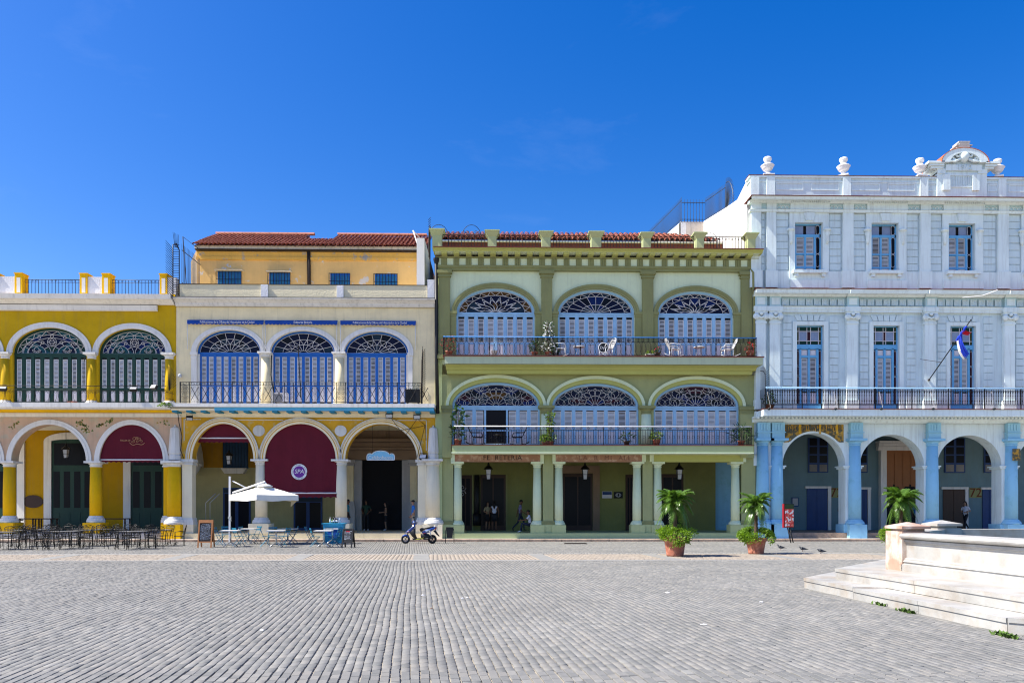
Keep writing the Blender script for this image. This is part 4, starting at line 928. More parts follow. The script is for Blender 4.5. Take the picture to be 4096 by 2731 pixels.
# tiled lean-to roof behind the parapet
rt = empty('roof_terrace', (X(2300,4), 4, zp), 0, 'low red tiled roof behind the parapet of the green house', 'roof', world=True)
RY = 3.2; zr0, zr1 = Z(966,2380,RY), Z(938,2380,RY+2.2)
MB().box(X(1740,RY), X(2890,RY), RY, RY+4, zp, zr0-.09).obj('wall', 'roof_under', rt)
MB().box(X(1740,RY), X(2890,RY), RY-.12, RY+.1, zr0-.09, zr0-.02).obj('eaves', 'old_white', rt)
MB().add([(X(1740,RY), RY-.1, zr0), (X(2895,RY), RY-.1, zr0), (X(2700,RY+2.2), RY+2.2, zr1), (X(1740,RY), RY+2.2, zr1)], [(0,1,2,3)]).obj('deck', 'roof_under', rt)
sl2 = math.atan2(zr1-zr0, 2.3); x = X(1742,RY); q = MB()
while x < X(2890,RY):
    for j in range(5):
        lim = X(2895-195*j/5, RY)
        if x > lim: continue
        m = Matrix.Translation((x+random.gauss(0,.01), RY-.2+j*.47*math.cos(sl2), zr0+j*.47*math.sin(sl2)+.03)) @ Matrix.Rotation(sl2-.03, 4, 'X') @ Matrix.Rotation(random.gauss(0,.04), 4, 'Z') @ Matrix.Scale(1.25, 4)
        if j < 2:
            o = link('roof_tile', TM, rt); o.matrix_parent_inverse = Matrix.Translation(-ORG[rt.name]); o.matrix_basis = m
        else: q.smooth = True; q.add([m @ Vector(v) for v in tq.v], tq.f)
    x += .29
q.obj('upper_roof_tiles', 'roof_tile', rt, kind='stuff')
# upper balcony
YR = -.95
def YX(px): return X(px, YR)
def YZ(py): return Z(py, 2380, YR)
MB().box(YX(1779), YX(3050), YR-.08, .05, YZ(1457), YZ(1428)).obj('balcony_slab', 'mint_grey', gh); plaster('mint_grey', (.5,.56,.38), .07, .2)
MB().box(YX(1772), YX(3054), YR-.13, .04, YZ(1428)+.004, YZ(1424.5)).obj('slab_edge', 'tile_cap', gh)
cornice(gh, 'slab_moulding', YX(1782), YX(3035), [(.5, Z(1480,2380,-.5)), (.62, Z(1470,2380,-.6)), (.92, YZ(1458))], 'olive_light')
cornice(gh, 'slab_soffit', YX(1785), YX(3022), [(.05, Z(1498,2380,-.2)), (.42, Z(1496,2380,-.4)), (.45, Z(1481,2380,-.45))], 'olive_light')
for py, r, m in ((1349,.03,'rail_blue'), (1357,.01,'iron'), (1366,.012,'iron'), (1421,.014,'iron')): rail(gh, [(YX(1773), YR, YZ(py)), (YX(3026), YR, YZ(py))], r, m, 'handrail' if py == 1349 else 'rail')
mat('rail_blue', (.03,.2,.52), .4)
q = MB(); k = 62
for i in range(k):
    x0, x1 = YX(1775)+(YX(3024)-YX(1775))*i/k, YX(1775)+(YX(3024)-YX(1775))*(i+1)/k; c = (x0+x1)/2
    q.tube([(c+.16*math.sin(t)*(1 if 1 else 0), YR, YZ(1394)+(YZ(1367)-YZ(1394))*math.cos(t)) for t in [2*PI*j/12 for j in range(12)]], .009, 4, closed=True)
    for zz in (1352, 1360): q.box(x0+.03, x1-.04, YR-.006, YR+.006, YZ(zz+2.2), YZ(zz+.8))
    q.box(c-.01, c+.01, YR-.006, YR+.006, YZ(1366), YZ(1350))
    if i % 9 == 0: q.box(x0-.016, x0+.016, YR-.016, YR+.016, YZ(1425), YZ(1349))
q.obj('oval_railing', 'iron', gh, kind='stuff')
for px in (1773, 3026):
    q = MB()
    for i in range(6): y = YR+.16*i; q.tube([(YX(px)+.0, y, YZ(1424)), (YX(px), y, YZ(1350))], .01, 4)
    q.tube([(YX(px), YR, YZ(1349)), (YX(px), 0, YZ(1349))], .03, 6); q.obj('side_railing', 'iron', gh, kind='stuff')
# middle storey
zs1 = ZZ(1623); zf1 = Z(1779,2380,-.9)
ops1 = arches(((1808,2160,1528), (2209,2556,1531), (2616,2958,1531)), zs1, zf1)
MB().archwall(XL, XR, ZZ(1815), ZZ(1498), ops1, .06, .62).obj('middle_wall', 'olive_wall', gh); plaster('olive_wall', (.37,.39,.18), .08, .15)
for i, (xc, a, z, b_, zb) in enumerate(ops1):
    MB().archring(xc, z, a-.003, b_-.003, a+.2, b_+.24, .0, .062).obj('archivolt', 'olive_light', gh)
    MB().archring(xc, z, a+.17, b_+.2, a+.32, b_+.37, -.07, .06).obj('archivolt_rim', 'mint', gh)
    fanlight(gh, xc, z, a-.004, b_-.004, .18, 'sky_wood', 'rosette', GP+(['glass_amber','glass_plum'] if i == 0 else ['glass_plum']), .12, .013, 30+i)
    doorset(gh, xc-a+.004, xc+a-.004, zb+.01, z-.085, .18, 8, 'sky_wood', (ZZ(1716), ZZ(1643)), (ZZ(1776), ZZ(1724)), lw=.66, open_=(3,4) if i == 0 else ())
for px in (2185, 2586): column(gh, X(px), .16, zf1, zs1, .3, ('mint','olive','mint'), .0, .1, .42, name='middle_column')
for l, r in ((1768,1806), (2960,3015)): halfpier(gh, X(l), X(r), -.06, .06, zf1-.6, zs1, ('olive_wall','olive','olive'), .0, .0, .4, 'pilaster', .05)
# lower balcony
YR = -.95
MB().box(YX(1809), YX(3012), YR-.08, .05, YZ(1808), YZ(1782)).obj('balcony_slab', 'sage', gh)
MB().box(YX(1806), YX(3013), YR-.11, .04, YZ(1813), YZ(1808.2)).obj('slab_drip', 'mint', gh); MB().box(YX(1804), YX(3014), YR-.13, .04, YZ(1782)+.004, YZ(1779)).obj('slab_edge', 'tile_cap', gh)
for py, r, m in ((1705,.032,'white_metal'), (1719,.013,'iron'), (1774,.013,'iron')): rail(gh, [(YX(1816), YR, YZ(py)), (YX(3006), YR, YZ(py))], r, m, 'handrail' if py == 1705 else 'rail')
q = MB(); k = 120
for i in range(k+1):
    x = YX(1817)+(YX(3005)-YX(1817))*i/k; q.box(x-.009, x+.009, YR-.009, YR+.009, YZ(1774), YZ(1719))
    if i % 2 == 0: q.tube([(x+.06+.055*math.sin(t), YR, YZ(1747)+.08*math.cos(t)) for t in [2*PI*j/8 for j in range(8)]], .008, 3, closed=True)
    if i % 3 == 0: scroll(q, x, YZ(1713), .075, YR, 1 if i % 2 else -1, 1, 1.2, .009, 10)
    if i % 20 == 0: q.box(x-.016, x+.016, YR-.016, YR+.016, YZ(1778), YZ(1705))
q.obj('scroll_railing', 'iron', gh, kind='stuff')
for px in (1816, 3006):
    q = MB()
    for i in range(9): y = YR+.1*i; q.tube([(YX(px), y, YZ(1777)), (YX(px), y, YZ(1706))], .01, 4)
    q.tube([(YX(px), YR, YZ(1705)), (YX(px), 0, YZ(1705))], .03, 6); q.obj('side_railing', 'iron', gh, kind='stuff')
# ground storey: beams on paired columns
zb0 = ZZ(1846); zc = ZZ(1846)
MB().box(X(1790), XR, .05, .6, ZZ(1816), ZZ(1790)).obj('beam_top', 'olive_light', gh)
B1 = MB().box(X(1819), X(2161), .0, .6, zb0, ZZ(1815.8)).obj('beam', 'beam_brown', gh)
B2 = MB().box(X(2223), X(2568), .0, .6, zb0, ZZ(1815.8)).obj('beam', 'beam_brown', gh)
MB().box(X(2616), X(2973), .0, .6, zb0, ZZ(1815.8)).obj('beam', 'olive_light', gh)
for l, r in ((1803,1818.7), (2161.3,2176), (2210,2222.7), (2568.3,2584), (2600,2615.7), (2973.3,2985)): MB().box(X(l), X(r), .01, .6, zb0, ZZ(1815.9)).obj('beam_end', 'mint', gh)
lettering('faded_lettering', 'FE  RETERIA', .36, (X(2010), -.006, ZZ(1831)), 'sign_black', B1, spacing=1.08); mat('sign_black', (.035,.022,.018), .9, .4, 8)
lettering('faded_lettering', 'LA  R  MI  ALL', .34, (X(2420), -.006, ZZ(1831)), 'sign_faded', B2, spacing=1.3); mat('sign_faded', (.2,.1,.07), .9, .3, 8)
gm = ('mint','mint','sage')
for px, pw in ((1829,.36), (2150,.36), (2236,.36), (2552,.36), (2634,.36), (2948,.36)):
    column(gh, X(px), .3, .40, zc, .235, gm, .42, .22, .3, pw=.36, taper=.85)
for l, r in ((1768,1812), (2172,2214), (2573,2612), (2969,3025)):
    halfpier(gh, X(l), X(r), .12, .7, .13, ZZ(1816), ('olive_wall','olive','sage'), .7, .2, .01, 'pier', .1)
MB().box(X(1741), X(1768), .02, .6, .13, ZZ(1087)).obj('corner_strip', 'sage', gh)
MB().box(XL, XR, -.14, 6, .131, .40).obj('arcade_floor', 'sage', gh)
MB().box(XL, XR, .67, 5.6, ZZ(1815), ZZ(1812)).obj('arcade_ceiling', 'olive_shaded', gh)
BY = 4.8
def bx(px): return X(px, BY)
def bz(py): return Z(py, 2380, BY)
MB().box(bx(1800), bx(2862), BY, BY+.3, .4, ZZ(1815)).obj('back_wall', 'olive_shaded', gh)
MB().box(bx(2862), bx(2990), BY+.4, BY+.7, .4, ZZ(1815)).obj('neighbour_wall', 'sky_blue', gh)
for l, r, t, m in ((1836,1888,1900,'dark_door'), (1922,2023,1898,'dark_door'), (2251,2370,1893,'dark_door'), (2502,2535,1897,'dark_door'), (2645,2733,1895,'dark_door')):
    o = MB().box(bx(l), bx(r), BY-.05, BY-.001, .4, bz(t)).obj('arcade_door', m, gh)
    MB().box(bx(l)+.12, (bx(l)+bx(r))/2-.04, BY-.06, BY-.051, .7, bz(t)-.2).obj('leaf', 'glass_dark', o); MB().box((bx(l)+bx(r))/2+.04, bx(r)-.12, BY-.06, BY-.051, .7, bz(t)-.2).obj('leaf', 'glass_dark', o)
    MB().box(bx(r), bx(r)+.1, BY-.08, BY-.002, .4, bz(t)).obj('jamb', 'olive', o)
MB().box(bx(2248), bx(2398), BY-.1, BY-.003, bz(1892), bz(1862)).box(bx(2371), bx(2398), BY-.1, BY-.003, .4, bz(1892)).obj('stone_surround', 'stone_brown', gh)
rail(gh, [(bx(1908), BY-.2, .7), (bx(1908), BY-.2, bz(1900))], .16, 'black_plastic', 'downpipe', 8); rail(gh, [(bx(1908), BY-.2, .7), (bx(1908), BY-.2, bz(2053))], .24, 'black_plastic', 'pipe_shoe', 8)
for px, py, w_, h_, m, lb in ((2428,1978,.29,.2,'panel_white','white and navy plaque on the olive wall'), (2473,1979,.26,.19,'chalk_board','square black plaque with pale emblem on the olive wall')):
    e = empty('wall_plaque', (bx(px), BY-.03, bz(py)), 0, lb+' inside the green arcade', 'plaque', world=True)
    MB().box(bx(px)-w_, bx(px)+w_, BY-.03, BY-.003, bz(py)-h_, bz(py)+h_).obj('plate', m, e)
    if m == 'panel_white': MB().box(bx(px)-w_+.02, bx(px)+w_-.02, BY-.035, BY-.031, bz(py), bz(py)+h_-.02).obj('blue_field', 'blue_door', e)
    else:
        for k in range(3): MB().tube([(bx(px)+(.06+.05*k)*math.cos(t), BY-.035, bz(py)+.11*math.sin(t)) for t in [PI*2*i/12 for i in range(12)]], .012, 4, closed=True).obj('emblem', 'chalk', e)
q = MB()
for k in range(2):
    for s in (-1, 1): scroll(q, bx(1850), bz(1962+s*12), .2, BY-.075, 1, s, 1.3, .025)
q.obj('window_emblem', 'chalk', gh)
for px, lb in ((1954,'left'), (2340,'middle'), (2717,'right')):
    hanging_lamp(X(px,2.2), 2.2, ZZ(1815), Z(1918,px,2.2), 'black glass lantern hanging in the %s bay of the green arcade' % lb, 1.15)
# drainpipe between the cream and green houses
dp = empty('drainpipe', (X(1746,-.15), -.15, 7), 0, 'black drainpipe running down between the cream and green houses', 'pipe', world=True)
rail(dp, [(X(1745,-.15), -.15, Z(1060,1745)), (X(1746,-.15), -.15, Z(1430,1745)), (X(1751,-.15), -.15, Z(1655,1745))], .09, 'black_plastic', 'pipe', 8)
MB().lathe([(.09,0), (.16,.2), (.16,.3)], X(1745,-.15), -.15, Z(1060,1745), 8).obj('hopper', 'black_plastic', dp)
dp = empty('drainpipe', (X(3012,-.15), -.15, 10), 0, 'thin olive drainpipe under the right end of the green cornice', 'pipe', world=True)
rail(dp, [(X(3000,-.1), -.2, ZZ(1080)), (X(3009,-.1), -.25, ZZ(1092)), (X(3010,-.1), -.25, ZZ(1170)), (X(3014,-.1), -.2, ZZ(1185)), (X(3014,-.1), -.2, ZZ(1420))], .06, 'olive', 'pipe', 6)
# ------------------------------------------------------------------ pale blue house
bh = empty('pale_blue_house', (X(3600), 0, 0), 0, 'tall pale blue house with arcade, rusticated walls and crest dated 1912, at the far right', 'house', world=True)
PXR = 3600
def ZZ(py, px=PXR): return Z(py, px)
XL, XR = X(3017), X(4420)
XB = X(3017)
# ------------ walls
MB().box(XL, XR, .3, 14, ZZ(1660), ZZ(745)).obj('house_body', 'blown_white', bh)
zc1b, zc1t = ZZ(857), ZZ(787)      # top cornice
zc2b, zc2t = ZZ(1253), ZZ(1157)    # middle cornice
WIN3 = [(3177,3288), (3482,3590), (3790,3896), (4098,4204)]; WIN2 = [(3186,3294), (3492,3596), (3799,3901), (4107,4209)]
def wall(z0, z1, wins, name, mt):
    q = MB(); x = XL
    for l, r, a, b_ in wins:
        q.box(x, X(l), .0, .3, z0, z1); q.box(X(l), X(r), .0, .3, z0, a); q.box(X(l), X(r), .0, .3, b_, z1); x = X(r)
    q.box(x, XR, .0, .3, z0, z1); return q.obj(name, mt, bh)
wall(ZZ(1157), zc1b, [(l, r, ZZ(1088), ZZ(895)) for l, r in WIN3], 'top_wall', 'pale_blue')
wall(ZZ(1660), zc2b, [(l, r, ZZ(1636), ZZ(1303)) for l, r in WIN2], 'middle_wall', 'pale_blue')
# pilasters, window bays and rusticated blocks
PIL = [3081, 3392, 3705, 4018, 4331]
def pil(l, r, z0, z1, d, cap=True, m='ice'):
    o = MB().box(X(l), X(r), -d, .0, z0, z1).obj('pilaster', m, bh)
    MB().box(X(l)-.06, X(r)+.06, -d-.05, -.001, z0, z0+.9 if z0 > 10 else z0+.5).obj('pedestal', m, o)
    return o
BLK = {}
def block(x0, x1, z0, z1, d=.05, m='pale_blue'):
    k = (round(x1-x0,2), round(z1-z0,2), m)
    if k not in BLK:
        w_, h_ = k[0], k[1]; c = .022
        v = [(0,0,0), (w_,0,0), (w_,0,h_), (0,0,h_), (c,-d,c), (w_-c,-d,c), (w_-c,-d,h_-c), (c,-d,h_-c)]
        BLK[k] = MB().add(v, [(4,5,6,7), (0,1,5,4), (1,2,6,5), (2,3,7,6), (3,0,4,7)]).mesh('wall_block', m)
    return link('wall_block', BLK[k], bh, loc=(x0, -.001, z0))
def strip(l, r, z0, z1, n):
    h = (z1-z0)/n
    for i in range(n): block(X(l)+.03, X(r)-.03, z0+i*h+.006, z0+(i+1)*h-.006)
# top storey
pil(3000,3040, zc2t, zc1b, .2); strip(3041,3061, zc2t+.9, zc1b, 8); pil(3062,3100, zc2t, zc1b, .2)
top = [(3101,3155), (3312,3365), (3409,3461), (3622,3673), (3716,3765), (3928,3983), (4027,4080), (4240,4300)]
for l, r in top: strip(l, r, zc2t+.95, zc1b, 8); MB().box(X(l), X(r), -.1, -.001, zc2t, zc2t+.9).obj('pedestal', 'ice', bh)
for l, r in ((3366,3408), (3674,3715), (3984,4026), (4301,4340)): pil(l, r, zc2t, zc1b, .2)
for i, (l, r) in enumerate(WIN3):
    bl, br = (3155,3312) if i == 0 else ((3461,3622), (3765,3928), (4080,4240))[i-1]
    z0, z1 = ZZ(1088), ZZ(895)
    q = MB(); q.box(X(bl), X(l), -.12, -.001, zc2t, zc1b).box(X(r), X(br), -.12, -.001, zc2t, zc1b).box(X(l), X(r), -.12, -.001, z1, zc1b).box(X(l), X(r), -.12, -.001, zc2t, z0); o = q.obj('window_bay', 'ice', bh)
    MB().box(X(l)-.16, X(r)+.18, -.34, -.121, z0-.16, z0).box(X(l)-.05, X(l)+.12, -.28, -.121, z0-.32, z0-.16).box(X(r)-.1, X(r)+.07, -.28, -.121, z0-.32, z0-.16).obj('sill', 'ice', o)
    MB().box(X(bl)+.02, X(br)-.02, -.2, -.121, zc2t, zc2t+.42).obj('apron', 'ice', o)
    MB().prism([((X(l)+X(r))/2-.2, z1+.08), ((X(l)+X(r))/2+.2, z1+.08), ((X(l)+X(r))/2+.3, zc1b-.02), ((X(l)+X(r))/2-.3, zc1b-.02)], -.2, -.121).obj('keystone', 'ice', o)
    for xx in (X(l)-.22, X(r)+.22):
        MB().lathe([(.05,0), (.1,.2), (.09,.4), (.14,.55), (.12,.7), (.2,.72), (.2,.8)], xx, -.13, z1-1.15, 10).obj('carved_bracket', 'ice', o)
    # window: blue frame, shutters, side lights
    xl, xr, y = X(l), X(r), .17; cx = (xl+xr)/2-.05
    zt_ = z1-.62
    q = MB(); q.box(xl, xl+.07, y-.02, .3, z0, z1).box(xr-.07, xr, y-.02, .3, z0, z1).box(xl, xr, y-.02, .29, zt_-.07, zt_+.07).box(xl, xr, y-.02, .29, z1-.07, z1).box(xl, xr, y-.02, .29, z0, z0+.06)
    sx0, sx1 = xl+.12, xr-.32
    for xx in (sx0, (sx0+sx1)/2, sx1): q.box(xx-.05, xx+.05, y-.03, .29, z0, zt_)
    q.box(sx0, sx1, y-.02, .28, (z0+zt_)/2-.04, (z0+zt_)/2+.04).box(sx0, sx1, y-.02, .28, z0+.22, z0+.3)
    wn = q.obj('window', 'azure_wood', bh)
    MB().box(xl, xr, .292, .299, z0, z1).obj('backing', 'dark_void', wn)
    for k in (0, 1):
        c = sx0+(sx1-sx0)*(.25+.5*k); wl = (sx1-sx0)/2-.12
        link('louvers', louvers(wl, (zt_-z0)/2-.1, 'louver_white'), wn, kind='stuff', loc=(c, y+.06, (z0+zt_)/2+.04)); link('louvers', louvers(wl, (zt_-z0)/2-.36, 'louver_white'), wn, kind='stuff', loc=(c, y+.06, z0+.3))
        link('panel', panel(wl, .17, 'panel_white'), wn, loc=(c, y+.04, z0+.05))
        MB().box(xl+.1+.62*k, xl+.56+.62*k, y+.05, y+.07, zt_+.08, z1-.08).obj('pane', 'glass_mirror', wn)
    for (za, zb_) in ((z0+.3, (z0+zt_)/2), ((z0+zt_)/2+.03, zt_-.08), (zt_+.08, z1-.08)):
        for c, w_ in ((xr-.17,.085), (xl+.06,.03)):
            MB().prism([(c+w_*math.cos(t), (zb_-w_ if t <= PI else za+w_)+w_*math.sin(t)) for t in [2*PI*k/12 for k in range(13)]], y+.0, y+.02).obj('pane', 'glass_dark', wn)
            MB().tube([(c+w_*1.1*math.cos(t), y-.01, (zb_-w_ if t <= PI else za+w_)+w_*1.1*math.sin(t)) for t in [2*PI*k/12 for k in range(13)]], .012, 4).obj('leading', 'panel_white', wn)
# middle storey
CAPZ = ZZ(1253)
def ionic(x0, x1, z, d):
    q = MB(); c = (x0+x1)/2; w_ = (x1-x0)/2; q.box(x0-.06, x1+.06, -d-.1, -.001, z-.1, z)
    for s in (-1, 1):
        q.lathe([(.03,0), (.13,.02), (.13,.1), (.03,.12)], 0, 0, 0, 12)
        k = 12*4; vv = q.v[-48:]; q.v[-48:] = [(c+s*(w_-.02)+p[0]*1.3, -d-.12+p[2], z-.26+p[1]*1.3) for p in vv]
    q.tube([(c-w_*.7, -d-.06, z-.2), (c-.1, -d-.1, z-.3), (c, -d-.12, z-.34), (c+.1, -d-.1, z-.3), (c+w_*.7, -d-.06, z-.2)], .05, 6)
    q.lathe([(.02,-.09), (.09,-.05), (.09,.05), (.02,.09)], c, -d-.1, z-.12, 8); q.box(x0-.03, x1+.03, -d-.03, -.001, z-.62, z-.52)
    q.box(x0, x1, -d, -.001, z-.52, z-.1)
    return q.obj('ionic_capital', 'ice', bh)
for l, r in ((3017,3058), (3074,3115), (3381,3423), (3690,3734), (4007,4049), (4322,4364)):
    o = MB().box(X(l), X(r), -.22, .0, ZZ(1640), CAPZ-.62).obj('pilaster', 'ice', bh); MB().box(X(l)-.05, X(r)+.05, -.27, -.001, ZZ(1640), ZZ(1640)+.5).obj('pedestal', 'ice', o)
    ionic(X(l), X(r), CAPZ, .22)
for l, r in ((3128,3169), (3315,3355), (3435,3475), (3622,3664), (3745,3785), (3930,3972), (4058,4098), (4240,4290)):
    strip(l, r, ZZ(1546), ZZ(1266), 10); MB().box(X(l)+.02, X(r)-.02, -.08, -.001, ZZ(1640), ZZ(1560)).obj('pedestal', 'ice', bh)
for i, (l, r) in enumerate(WIN2):
    z0, z1 = ZZ(1636), ZZ(1303); xl, xr = X(l), X(r)
    MB().box(xl-.22, xl, -.07, -.001, z0, z1+.2).box(xr, xr+.22, -.07, -.001, z0, z1+.2).box(xl, xr, -.07, -.001, z1, z1+.2).obj('architrave', 'ice', bh)
    for k in range(-2, 3):   # fanned stones over the window
        c = (xl+xr)/2; h = ZZ(1262)-z1-.24; w_ = .29
        MB().prism([(c+k*w_*1.0-w_/2+.02, z1+.23), (c+k*w_*1.0+w_/2-.02, z1+.23), (c+k*w_*1.2+w_*.6-.02, z1+.23+h), (c+k*w_*1.2-w_*.6+.02, z1+.23+h)], -.06, -.001).obj('wall_block', 'pale_blue', bh)
    y = .17; zt_ = ZZ(1377); q = MB()
    q.box(xl, xl+.06, y-.02, .3, z0, z1).box(xr-.06, xr, y-.02, .3, z0, z1).box(xl, xr, y-.03, .29, zt_-.24, zt_).box(xl, xr, y-.02, .29, z1-.05, z1).box(xl, xr, y-.02, .29, z0, z0+.3)
    sx0, sx1 = xl+.26, xr-.26
    for xx in (sx0, (sx0+sx1)/2, sx1): q.box(xx-.055, xx+.055, y-.03, .29, z0, zt_-.2)
    for za in (ZZ(1425), ZZ(1560)): q.box(sx0, sx1, y-.025, .28, za-.06, za+.06)
    wn = q.obj('window_door', 'azure_wood', bh); MB().box(xl, xr, .292, .299, z0, z1).obj('backing', 'dark_void', wn)
    for k in (0, 1):
        c = sx0+(sx1-sx0)*(.25+.5*k); wl = (sx1-sx0)/2-.13
        link('louvers', louvers(wl, ZZ(1431)-ZZ(1553), 'louver_white'), wn, kind='stuff', loc=(c, y+.05, ZZ(1553)))
        link('panel', panel(wl, ZZ(1398)-ZZ(1420), 'panel_white'), wn, loc=(c, y+.04, ZZ(1420))); link('panel', panel(wl, ZZ(1570)-ZZ(1618), 'panel_white'), wn, loc=(c, y+.04, ZZ(1618)))
    for c in (xl+.13, xr-.13):      # side lights
        for za, zb_ in ((ZZ(1618),ZZ(1505)), (ZZ(1500),ZZ(1465)), (ZZ(1460),ZZ(1402))):
            MB().box(c-.06, c+.06, y+.02, y+.03, za, zb_).obj('pane', 'glass_plum', wn)
            MB().tube([(c-.07, y, za), (c-.07, y, zb_-.05), (c-.03, y, zb_), (c+.03, y, zb_), (c+.07, y, zb_-.05), (c+.07, y, za), (c-.07, y, za)], .012, 4).obj('leading', 'panel_white', wn)
    gx = [xl+.06, xl+.2, xl+.62, xr-.62, xr-.2, xr-.06]; gz = [zt_+.01, zt_+.2, z1-.28, z1-.06]
    for a_ in range(5):
        for b_ in range(3):
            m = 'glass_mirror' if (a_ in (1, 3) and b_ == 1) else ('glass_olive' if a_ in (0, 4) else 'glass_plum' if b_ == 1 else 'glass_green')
            MB().box(gx[a_]+.012, gx[a_+1]-.012, y+.02, y+.03, gz[b_]+.012, gz[b_+1]-.012).obj('pane', m, wn)
    q = MB()
    for g in gx[1:5]: q.box(g-.014, g+.014, y-.005, y+.019, gz[0], gz[3])
    for g in gz[1:3]: q.box(xl+.06, xr-.06, y-.004, y+.018, g-.014, g+.014)
    q.obj('leading', 'panel_white', wn)
mat('glass_olive', (.05,.05,.008), .1)
# ------------ cornices
cornice(bh, 'architrave', XL-.3, XR, [(.24, ZZ(857)), (.26, ZZ(850)), (.3, ZZ(849))], 'ice')
MB().box(XL-.2, XR, -.16, .0, ZZ(849), ZZ(824)).obj('frieze', 'turquoise_pale', bh); plaster('turquoise_pale', (.52,.72,.74), .07, .1)
for l, r in ((3101,3155), (3312,3362), (3409,3461), (3622,3672), (3716,3765), (3928,3983), (4027,4080)):
    q = MB(); x0, x1 = X(l)+.04, X(r)-.04
    for k in range(3): q.tube([((x0+(x1-x0)*(k+.5)/3)+.1*math.cos(t), -.17, (ZZ(829)+ZZ(846))/2+.09*math.sin(t)) for t in [2*PI*j/12 for j in range(12)]], .025, 5, closed=True)
    q.obj('guilloche', 'ice', bh, kind='stuff')
for l, r in ((3000,3040), (3062,3100), (3155,3312), (3366,3408), (3461,3622), (3674,3715), (3765,3928), (3984,4026), (4080,4240)): MB().box(X(l), X(r), -.24, -.161, ZZ(849), ZZ(822)).obj('frieze_block', 'ice', bh)
cornice(bh, 'cornice', XL-.35, XR, [(.28, ZZ(824)), (.34, ZZ(816)), (.4, ZZ(815)), (.55, ZZ(808)), (.7, Z(800,PXR,-.7)), (.76, Z(788,PXR,-.76))], 'ice')
MB().box(XL-.42, XR, -.82, .4, Z(788,PXR,-.76)+.003, Z(785.5,PXR,-.76)).obj('cornice_cap', 'tile_cap', bh)
q = MB()
for l, r in ((3155,3312), (3461,3622), (3765,3928), (4080,4240)):
    for k in range(19): x = X(l)+(X(r)-X(l))*(k+.3)/19; q.box(x, x+.06, -.36, -.241, ZZ(823), ZZ(815))
q.obj('dentils', 'ice', bh, kind='stuff')
cornice(bh, 'middle_architrave', XL-.05, XR, [(.16, ZZ(1253)), (.16, ZZ(1244)), (.2, ZZ(1243)), (.2, ZZ(1234)), (.26, ZZ(1231))], 'ice')
MB().box(XL-.02, XR, -.12, .0, ZZ(1231), ZZ(1194)).obj('middle_frieze', 'turquoise_pale', bh)
cof = MB().add([(0,0,0), (.28,0,0), (.28,0,.34), (0,0,.34), (.05,.07,.05), (.23,.07,.05), (.23,.07,.29), (.05,.07,.29)], [(0,1,5,4), (1,2,6,5), (2,3,7,6), (3,0,4,7), (4,5,6,7)]).box(-.03, 0, -.03, .0, 0, .34).box(.28, .31, -.03, 0, 0, .34).mesh('coffer', 'pale_blue')
for l, r in ((3122,3375), (3430,3684), (3742,4000), (4056,4310)):
    n = 8
    for k in range(n): link('coffer', cof, bh, loc=(X(l)+(X(r)-X(l))*(k+.1)/n, -.196, ZZ(1227)))
for px in (3037, 3094, 3402, 3712, 4028, 4343):
    o = MB().box(X(px)-.3, X(px)+.3, -.3, -.121, ZZ(1233), ZZ(1193)).obj('frieze_block', 'turquoise_pale', bh); MB().box(X(px)-.21, X(px)+.21, -.33, -.301, ZZ(1226), ZZ(1200)).obj('inset', 'ice', o)
    MB().box(X(px)-.38, X(px)+.38, -.36, -.201, ZZ(1253), ZZ(1233.5)).obj('architrave_block', 'ice', bh)
cornice(bh, 'middle_cornice', XL-.12, XR, [(.3, ZZ(1194)), (.34, ZZ(1188)), (.5, ZZ(1184)), (.66, Z(1174,PXR,-.66)), (.72, Z(1158,PXR,-.72))], 'ice')
MB().box(XL-.16, XR, -.76, .01, Z(1158,PXR,-.72)+.003, Z(1156,PXR,-.72)).obj('cornice_cap', 'tile_cap', bh)
for px in (3402, 3712, 4028): cornice(bh, 'cornice_break', X(px)-.34, X(px)+.34, [(.4, ZZ(1194)), (.44, ZZ(1188)), (.6, ZZ(1184)), (.76, Z(1174,PXR,-.76)), (.82, Z(1158.5,PXR,-.82))], 'ice')
# ------------ parapet, urns, crest
zp0, zp1 = Z(785.5,PXR,-.76), ZZ(712)
MB().box(XL-.25, XR, -.1, .4, zp0, zp1-.1).obj('parapet', 'pale_blue', bh)
MB().box(XL-.32, XR, -.18, .48, zp1-.1, zp1).box(XL-.3, XR, -.13, .43, zp1-.32, zp1-.26).obj('parapet_coping', 'ice', bh)
MB().box(XL-.34, XR, -.2, .5, zp1+.002, zp1+.03).obj('coping_cap', 'tile_cap', bh)
for l, r in ((3100,3210), (3242,3353), (3401,3515), (3547,3655), (3702,3745), (3945,3985), (4028,4130)): 
    x0, x1, za, zb_ = X(l), X(r), ZZ(768), ZZ(738); q = MB()
    q.box(x0, x1, -.125, -.101, za, za+.05).box(x0, x1, -.125, -.101, zb_-.05, zb_).box(x0, x0+.05, -.125, -.101, za+.05, zb_-.05).box(x1-.05, x1, -.125, -.101, za+.05, zb_-.05); q.obj('panel_moulding', 'ice', bh)
for l, r in ((2999,3032), (3062,3095), (3366,3397), (3673,3705), (3986,4016)):
    o = MB().box(X(l), X(r), -.2, -.101, zp0, zp1-.1).obj('parapet_pier', 'ice', bh); MB().box(X(l)-.04, X(r)+.04, -.27, -.201, zp0, zp0+.12).obj('pier_foot', 'ice', o)
urn = empty('roof_urn', (0,0,0), 0, 'x', 'urn', 'white urns on the blue parapet')
MB().box(-.36, .36, -.36, .36, 0, .08).lathe([(.3,.08), (.28,.14), (.13,.22), (.11,.3), (.17,.33), (.15,.36)], 0, 0, 0, 18).obj('foot', 'urn_white', urn)
plaster('urn_white', (.8,.8,.8), .04, .1)
